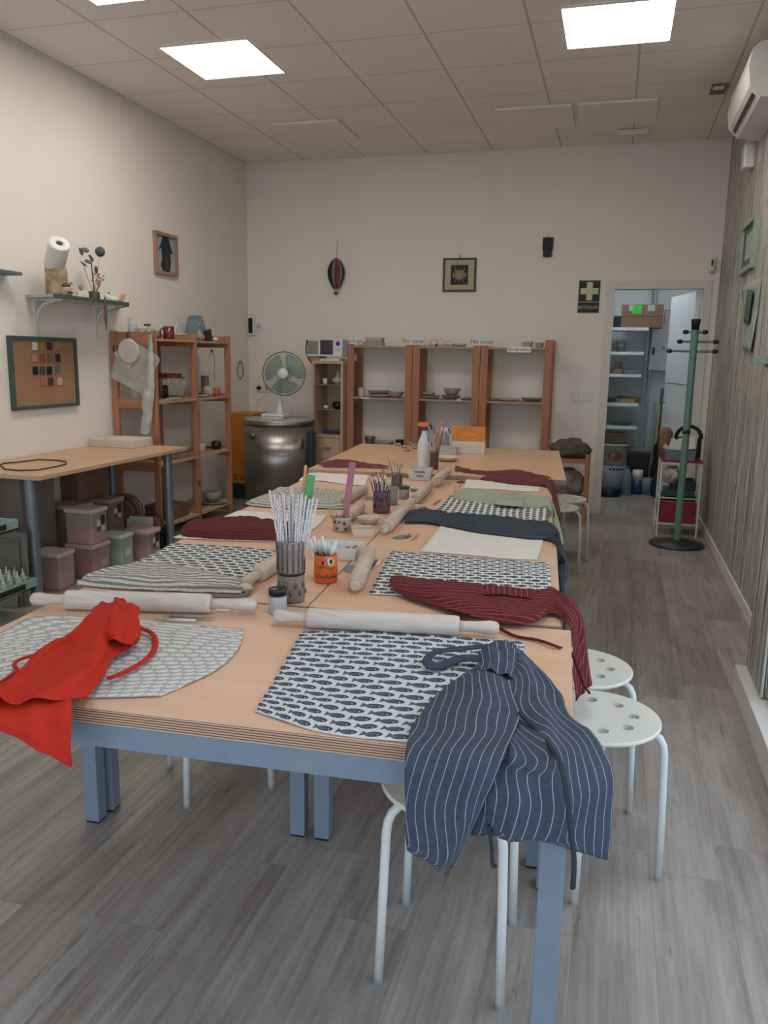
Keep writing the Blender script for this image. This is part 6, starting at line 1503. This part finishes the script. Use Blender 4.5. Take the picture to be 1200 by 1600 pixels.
# trolley with red bins
TX0, TX1, TY0, TY1 = .41, .715, 6.84, 7.24; Mred = pm('8c2238', .8)
t = thing('bin_trolley', 'white wire trolley with dark pink fabric drawer behind the coat rack', 'trolley', ((TX0+TX1)/2, 7.04, 0))
for x in (TX0, TX1):
    for y in (TY0, TY1): MB().cyl((x, y, 0), (x, y, .60), .007, seg=10).to('post', M_stoolleg, t)
for z in (.10, .315, .60):
    m = MB(); m.tube([(TX0, TY0, z), (TX1, TY0, z), (TX1, TY1, z), (TX0, TY1, z)], .006, 8, closed=True); m.to('wire_shelf', M_stoolleg, t)
MB().box((TX0-.004, TY0-.004, .607), (TX1+.004, TY1+.004, .622), bevel=.003).to('top_mat', Mred, t)
MB().box((TX0+.012, TY0+.012, .11), (TX1-.012, TY1-.012, .285), bevel=.006).to('fabric_drawer', Mred, t)
MB().box((TX0+.012, TY0+.012, .307), (TX1-.012, TY1-.012, .313)).to('shelf_mat', M_dark, t)
MB().box((TX0+.014, TY0+.012, .285), (TX1-.014, TY0+.018, .292)).to('piping', pm('c07a86', .7), t)
P = V((.56, 7.04, .3215)); tag(MB().box((-.11, -.14, 0), (.12, .14, .05), Matrix.Translation(P), bevel=.004).to('green_folder', pm('1f4b42', .5)), 'dark green box on the middle shelf of the trolley', 'box')
P = V((.59, 7.03, .372)); tag(MB().box((-.09, -.13, 0), (.10, .14, .075), Matrix.Translation(P), bevel=.01).to('dark_pouch', pm('2a3033', .7)), 'dark grey pouch on the green box in the trolley', 'pouch')
m = MB()
random.seed(5)
tt = bmesh.new(); bmesh.ops.create_icosphere(tt, subdivisions=4, radius=.09)
for v in tt.verts: n_ = noise.noise(v.co*22)*.022+noise.noise(v.co*50)*.008; v.co = v.co.normalized()*(.082+n_); v.co.z *= .85
mp = {v: m.bm.verts.new(v.co+V((.485, 6.93, .5))) for v in tt.verts}
for f in tt.faces: m.face([mp[v] for v in f.verts], True)
tt.free(); tag(m.to('plastic_bag', pm('b3a89e', .35)), 'crumpled clear plastic bag hanging under the trolley top', 'bag')
tray_ = openbox('grey_tub', 'blue-grey tub full of papers on top of the trolley', 'tub', V((.545, 6.98, .6225)), .22, .2, .085, 0, pm('6b7a82', .5), .004, .1)
for k, (dx, dz, w_, h, a, c, lab) in enumerate([(-.04, .05, .11, .10, .25, 'c9c4b8', 'white card'), (.06, .07, .12, .11, -.2, 'd2cec4', 'second white card'), (-.09, .04, .10, .04, .5, 'c8ae88', 'cream paper'), (.03, .02, .17, .05, -.1, 'b89c7c', 'tan paper'), (.10, .05, .06, .13, .1, 'cfcac0', 'third white card')]):
    tag(MB().box((-w_/2, -.006, 0), (w_/2, .006, h), Matrix.Translation((.545+dx, 6.93+.025*k, .66+dz*.6)) @ Matrix.Rotation(a, 4, 'Y') @ Matrix.Rotation(-.5, 4, 'X'), bevel=.001).to('paper', pm(c, .8)), lab+' sticking out of the grey tub on the trolley', 'paper', 'papers in the grey tub')
P = V((.44, 7.14, .6225)); tag(MB().lathe([(0, 0), (.05, 0), (.055, .20), (.03, .24), (0, .245)], P, seg=18).to('paper_bag', pm('8c654a', .8)), 'brown rounded cardboard piece standing at the back of the trolley', 'cardboard')
m = MB(); c_ = V((.62, 7.15, .78)); m.tube([c_+V((.10*math.cos(a), 0, .10*math.sin(a))) for a in [PI*k/14 for k in range(15)]], .02, 8, flat=.5); m.box((.515, 7.14, .62), (.725, 7.16, .79)); tag(m.to('dark_basket', pm('2b2a26', .8)), 'dark basket with arched handle at the back of the trolley', 'basket')
# wooden bench with bags by the door
bx0, bx1, by0, by1 = -.56, -.165, 6.98, 7.28
t = thing('wooden_shelf_stand', 'low two-tier wooden stand with beige bags beside the far table', 'stand', ((bx0+bx1)/2, 7.13, 0))
for x in (bx0, bx1-.035):
    for y in (by0, by1-.035): MB().box((x, y, 0), (x+.035, y+.035, .62), bevel=.002).to('post', M_pine, t)
for z in (.22, .56):
    m = MB()
    for k in range(5): m.box((bx0+.002, by0+.04+.046*k, z), (bx1-.002, by0+.04+.046*k+.03, z+.015))
    m.box((bx0+.036, by0+.003, z-.02), (bx1-.036, by0+.02, z+.018)); m.to('slatted_shelf', M_pinex, t)
def bag(label, c, r, sc_, col, seed, grp='beige fabric bags'):
    m = MB(); tt = bmesh.new(); bmesh.ops.create_icosphere(tt, subdivisions=4, radius=1)
    lo_ = 0
    for v in tt.verts:
        n_ = noise.noise(v.co*2.2+V((seed, 0, 0)))*.22+noise.noise(v.co*6+V((0, seed, 0)))*.06
        q = v.co*(1+n_); v.co = V((q.x*r*sc_[0], q.y*r*sc_[1], max(q.z, -.72)*r*sc_[2]))
    zmin = min(v.co.z for v in tt.verts)
    mp = {v: m.bm.verts.new(v.co+V(c)-V((0, 0, zmin))) for v in tt.verts}
    for f in tt.faces: m.face([mp[v] for v in f.verts], True)
    tt.free(); tag(m.to('fabric_bag', pm(col, .9)), label, 'bag', grp)
bag('grey-brown cloth bundle on top of the low wooden stand', (-.335, 7.13, .5765), .1, (1.7, 1.2, .95), '5c5148', 1)
bag('beige fabric bag on the lower tier of the low wooden stand', (-.36, 7.12, .2385), .13, (1.25, .95, 1.1), '7d7064', 4)
# right wall items
def rw(px, py, X=XR): return LX(px, py, X)
t = thing('air_conditioner', 'white wall air conditioner at the top right', 'air conditioner', (.69, 5.5, 2.82))
y0, y1 = 5.12, 6.02
m = MB(); prof = [(XR-.001, 3.12), (.64, 3.12), (.60, 3.09), (.585, 3.0), (.60, 2.90), (.66, 2.84), (XR-.001, 2.82)]
a_ = [m.bm.verts.new((x, y0, z)) for x, z in prof]; b_ = [m.bm.verts.new((x, y1, z)) for x, z in prof]; n = len(prof)
m.face(a_[::-1]); m.face(b_)
for k in range(n): m.face([a_[k], a_[(k+1) % n], b_[(k+1) % n], b_[k]])
m.to('housing', M_wplast, t)
MB().box((-.001, y0+.06, -.012), (.002, y1-.06, .012), Matrix.Translation((.628, 0, 2.868)) @ Matrix.Rotation(-.8, 4, 'Y')).to('air_outlet', M_black, t)
MB().box((.70, y0-.0012, 2.92), (.79, y0-.0002, 2.99)).to('energy_label', pm('555a5e', .6), t); MB().box((.70, y0-.0012, 3.0), (.79, y0-.0002, 3.05)).to('label', pm('b9c0c2', .6), t)
P = rw(1178, 245); t = thing('alarm_sensor', 'small white box on the wallpaper below the air conditioner', 'sensor', (XR-.04, P.y, P.z-.08)); MB().box((XR-.07, P.y-.07, P.z-.08), (XR-.0005, P.y+.07, P.z+.08), bevel=.012).to('housing', M_wplast, t); MB().box((XR-.05, P.y-.04, P.z+.081), (XR-.001, P.y+.04, P.z+.10), bevel=.004).to('bracket', M_wplast, t)
# framed green picture
ya, yb, za, zb = 5.72, 6.28, 2.0, 2.33
t = thing('framed_picture', 'narrow framed green picture on the wallpaper, upper of the two', 'picture', (XR-.02, 6.0, za))
f = MB(); q = .03; f.box((XR-.03, ya, za), (XR-.001, yb, za+q)).box((XR-.03, ya, zb-q), (XR-.001, yb, zb)).box((XR-.03, ya, za+q), (XR-.001, ya+q, zb-q)).box((XR-.03, yb-q, za+q), (XR-.001, yb, zb-q)); f.to('frame', pm('96aa9a', .5), t)
MB().box((XR-.012, ya+q, za+q), (XR-.001, yb-q, zb-q)).to('artwork', pm('4c5b52', .5), t); MB().box((XR-.0135, ya+.12, za+.08), (XR-.0121, yb-.16, zb-.08)).to('pale_shape', pm('a9b3a4', .6), t)
t = thing('paper_poster', 'curled paper print pinned on the wallpaper below the framed picture', 'poster', (XR-.02, 5.7, 1.5))
MB().sheet([[V((XR-.004, 5.38, 1.90)), V((XR-.012, 5.65, 1.915)), V((XR-.03, 6.0, 1.90))], [V((XR-.004, 5.40, 1.7)), V((XR-.02, 5.65, 1.70)), V((XR-.004, 5.92, 1.71))], [V((XR-.02, 5.42, 1.47)), V((XR-.03, 5.65, 1.49)), V((XR-.008, 5.86, 1.50))]], 14, 14, .001, 0, 1, False).to('sheet', plain('printed_poster', '9aa59a', .7, var=.3, scale=9), t)
MB().sheet([[V((XR-.026, 5.52, 1.85)), V((XR-.030, 5.72, 1.86))], [V((XR-.034, 5.52, 1.64)), V((XR-.034, 5.72, 1.66))]], 6, 6, .001, 0, 1, False).to('dark_print', pm('4a6058', .6), t)
# mint shelf
yc = 4.3; xz = LX(1176, 560, .68)
t = thing('wall_shelf', 'pale mint shelf on the wallpapered wall at the right edge', 'shelf', (.72, xz.y-.3, xz.z))
MB().box((.68, xz.y-.75, xz.z-.028), (XR-.001, xz.y, xz.z+.012), bevel=.003).to('board', pm('96aca2', .5), t)
MB().ball((.74, xz.y-.06, xz.z-.034), .012, seg=10).to('hook', M_chrome, t)
t = thing('postcard', 'small cream card standing on the mint shelf', 'card', (.74, xz.y-.12, xz.z+.0125))
MB().box((.715, xz.y-.18, xz.z+.0125), (.775, xz.y-.17, xz.z+.10), bevel=.001).to('card', pm('d5c3ae', .6), t)
MB().box((.735, xz.y-.1812, xz.z+.03), (.75, xz.y-.1802, xz.z+.07)).to('print', pm('8a4a3a', .6), t)

# ================================================================== STORAGE ROOM
M_sh = pm('ced2d4', .4)
t = thing('wall_shelving', 'white shelf boards on a metal upright inside the storage room', 'shelving', (0, 9.3, .7))
for z, x1 in ((1.755, .30), (1.503, .27), (1.271, .26), (.964, .25), (.719, .25)): MB().box((-.75, 9.0, z-.032), (x1, 9.45, z), bevel=.002).to('shelf', M_sh, t)
for x in (.30, .345): MB().box((x+.005, 9.55, 0), (x+.028, 9.59, 2.2)).to('upright', pm('8f969a', .4, metal=.5), t)
def ons(px, z, Y=9.2):
    P = V((0, Y, z))
    for _ in range(4):
        q = P-CAM; P.x += (px-(600+F*q.dot(RT)/q.dot(FW)))*q.dot(FW)/F
    return P
P = ons(1000, 1.7555, 9.2); t = thing('cardboard_box', 'brown cardboard box with a green label on the top storage shelf', 'box', P)
MB().box((-.20, -.14, 0), (.22, .14, .235), Matrix.Translation(P), bevel=.004).to('carton', M_card, t)
MB().box((-.09, -.1412, .14), (.0, -.1402, .225), Matrix.Translation(P) @ Matrix.Rotation(.0, 4, 'Y')).to('green_label', pm('2fbf3e', .6), t)
for x in (-.13, .06): MB().box((x, -.1411, .17), (x+.07, -.1403, .23), Matrix.Translation(P)).to('tape', pm('a9a7a2', .4), t)
MB().box((-.20, -.1409, .112), (.21, -.1402, .118), Matrix.Translation(P)).to('flap_edge', pm('4e3a2e', .8), t)
P = ons(967, 1.7555, 9.15); tag(MB().box((-.06, -.05, 0), (.035, .05, .12), Matrix.Translation(P), bevel=.006).to('black_case', M_black), 'black case left of the cardboard box in the storage room', 'case')
P = ons(970, 1.5035, 9.12); t = vessel('mug', 'grey mug on the second storage shelf', 'mug', P, [(.04, 0), (.042, .004), (.046, .10)], pm('4b5052', .4), parts=True); MB().tube([B3(P, -.04, 0, .085), B3(P, -.07, 0, .08), B3(P, -.075, 0, .05), B3(P, -.042, 0, .02)], .006, 8).to('handle', pm('4b5052', .4), t)
P = ons(965, 1.2715, 9.15); vessel('clay_pot', 'stacked clay pot with a narrow top on the third storage shelf', 'pot', P, [(.06, 0), (.07, .03), (.06, .05), (.035, .055), (.035, .12), (.038, .125)], pm('8a7464', .8))
P = ons(986, 1.2715, 9.15); vessel('dish', 'cream dish on the third storage shelf', 'dish', P, [(.07, 0), (.10, .03), (.105, .035)], pm('a99f8f', .6))
for k, (px, w_, h, c) in enumerate([(955, .05, .05, '3a3531'), (978, .14, .045, '957b60'), (990, .10, .06, '7b6450')]):
    P = ons(px, .9645, 9.14+.03*k); tag(MB().box((-w_/2-.02, -.05, 0), (w_/2+.02, .05, h), Matrix.Translation(P), bevel=.008).to('clay_piece', pm(c, .8)), ['dark small box', 'light brown tray', 'brown tray'][k]+' on the fourth storage shelf', 'tray')
m = MB(); P = ons(972, 1.012, 9.12)
m.tube([P+V((.06*math.cos(k*.5), .03*math.sin(k*.9), .005+.02*abs(math.sin(k*.7)))) for k in range(22)], .005, 6); tag(m.to('rope', pm('6b5546', .9)), 'coiled brown cord on the light brown tray in the storage room', 'cord')
P = ons(970, .7195, 9.14); tag(MB().prism([(-.11, -.05), (.09, -.05), (.10, .05), (-.11, .05)], 0, .035, Matrix.Translation(P)).to('brown_tray', pm('5c4b40', .8)), 'dark brown tray on the lowest storage shelf', 'tray')
# white electrical cabinet
a_ = W(1012, 578, 9.5); b_ = W(1062, 512, 9.5)
t = thing('wall_box', 'white box with black logo leaning on the storage room wall', 'box', ((a_.x+b_.x)/2, 9.5, a_.z))
Mt = Matrix.Translation((a_.x, 9.5, a_.z)) @ Matrix.Rotation(.06, 4, 'Y')
MB().box((0, 0, 0), (.40, .09, .52), Mt, bevel=.01).to('housing', M_white, t)
MB().prism([(0, 0), (.02, .0), (.02, .03), (.05, .03), (.05, .055), (.02, .055), (.02, .09), (0, .09), (0, .055), (-.03, .055), (-.03, .03), (0, .03)], 0, .001, Mt @ Matrix(((1, 0, 0, .25), (0, 0, -1, -.0005), (0, 1, 0, .32), (0, 0, 0, 1)))).to('black_cross', M_ink, t)
MB().text('roca', .05, Mt @ V((.22, -.001, .25)), (1, 0, 0), (0, 0, 1)).to('lettering', M_ink, t)
MB().lathe([(.010, 0), (.017, 0), (.017, .001), (.010, .001), (.010, 0)], Mt @ V((.13, -.0008, .245)), (0, -1, 0), 16).to('logo_ring', M_ink, t)
MB().box((.02, -.012, .17), (.045, -.001, .25), Mt, bevel=.002).to('black_latch', M_black, t)
a_ = W(1037, 512, 9.55); b_ = W(1060, 492, 9.55)
t = thing('small_mirror', 'small black-edged mirror panel above the white box in the storage room', 'mirror', (a_.x, 9.57, a_.z)); MB().box((a_.x, 9.57, a_.z), (a_.x+.3, 9.59, a_.z+.19), bevel=.002).to('edge', M_black, t); MB().box((a_.x+.006, 9.568, a_.z+.006), (a_.x+.294, 9.5695, a_.z+.184)).to('panel', pm('aeb6ba', .3), t)
# tubes standing
for k, (px, top, c, r) in enumerate([(1010, .98, 'a8a39a', .016), (1017, .95, 'b0a48a', .016), (1024, 1.02, '9c8560', .024), (1020, 1.12, '4f6f6a', .018), (1031, .95, '7d6a55', .014), (1036, .90, '555a60', .012)]):
    P = ons(px, 0, 9.30+.045*k); tag(MB().cyl(P, P+V((.02, .03, top)), r, seg=14).to('long_roll', pm(c, .7)), ['pale grey', 'cream', 'tan', 'green-grey', 'brown', 'dark grey'][k]+' long roll standing in the back of the storage room', 'roll', 'rolls standing in the storage room')
# floor clutter
P = ons(955, 0, 9.05); t = vessel('bucket', 'grey bucket with dark holes at the bottom of the storage room', 'bucket', P, [(.12, 0), (.13, .01), (.135, .30)], pm('8a8d90', .6), parts=True)
for k in range(5):
    m = MB(); arcpatch(P, .134, -.2+.28*k, .26, .014, .014, m); m.to('dark_hole', M_ink, t)
P = ons(958, .3015, 9.05); t = vessel('bucket', 'white lidded bucket with a red and white picture, on top of the grey one', 'bucket', P, [(.12, 0), (.13, .01), (.14, .20), (.15, .205), (.15, .23)], pm('b0aeaa', .5), parts=True)
m = MB(); arcpatch(P, .139, .1, .10, .08, .06, m, .003); m.to('picture_label', plain('red_picture_print', '7c4a48', .6, var=.6, scale=30), t)
P = ons(962, .532, 9.05); tag(MB().box((-.12, -.10, 0), (.10, .10, .11), Matrix.Translation(P) @ Matrix.Rotation(.15, 4, 'Z'), bevel=.004).to('open_carton', pm('6d5442', .8)), 'small brown carton on top of the white bucket', 'box')
P = ons(978, 0, 8.85); t = thing('detergent_bottle', 'pale blue plastic bottle on the storage room floor', 'bottle', P); MB().lathe([(0, 0), (.045, 0), (.05, .01), (.05, .20), (.03, .26), (.018, .28), (0, .28)], P, seg=20).to('body', pm('71838f', .4), t); MB().cyl(B3(P, 0, 0, .28), B3(P, 0, 0, .31), .02).to('cap', pm('4c6c92', .4), t)
P = ons(994, 0, 8.98); t = thing('paint_can', 'white and blue can on the storage room floor', 'can', P); MB().lathe([(0, 0), (.058, 0), (.058, .16), (0, .16)], P, seg=22).to('blue_body', pm('2f4066', .4), t); MB().lathe([(0, .1605), (.055, .1605), (.055, .26), (0, .262)], P, seg=22).to('white_top', M_white, t)
P = ons(1010, 0, 8.98); tag(MB().lathe([(0, 0), (.062, 0), (.064, .18), (0, .182)], P, seg=22).to('paint_can', pm('7d828c', .5)), 'grey-white labelled can right of the blue one', 'can')
P = ons(996, 0, 9.30); t = thing('black_case', 'tall black case with grey lid behind the cans in the storage room', 'case', P); MB().box((-.13, -.08, 0), (.10, .10, .42), Matrix.Translation(P), bevel=.01).to('body', M_black, t)
MB().box((-.12, -.07, .4205), (.12, .09, .47), Matrix.Translation(P), bevel=.015).to('lid', pm('80878b', .5), t)
P = ons(1026, 0, 9.12); bag('black bin bag behind the grey can in the storage room', (P.x, P.y, 0), .14, (.55, .55, 2.6), '17181a', 9, 'dark bags in the storage room')
P = ons(1024, 0, 8.85); bag('small dark bag at the door leaf edge in the storage room', (P.x, P.y, 0), .09, (.6, .6, 1.7), '24242a', 12, 'dark bags in the storage room')
P = ons(950, 0, 8.75); tag(MB().lathe([(0, .0), (.12, .0), (.13, .02), (.13, .07), (.11, .085), (0, .09)], P, seg=28).to('robot_vacuum', pm('15181c', .3)), 'round black device on the floor just inside the doorway', 'device')
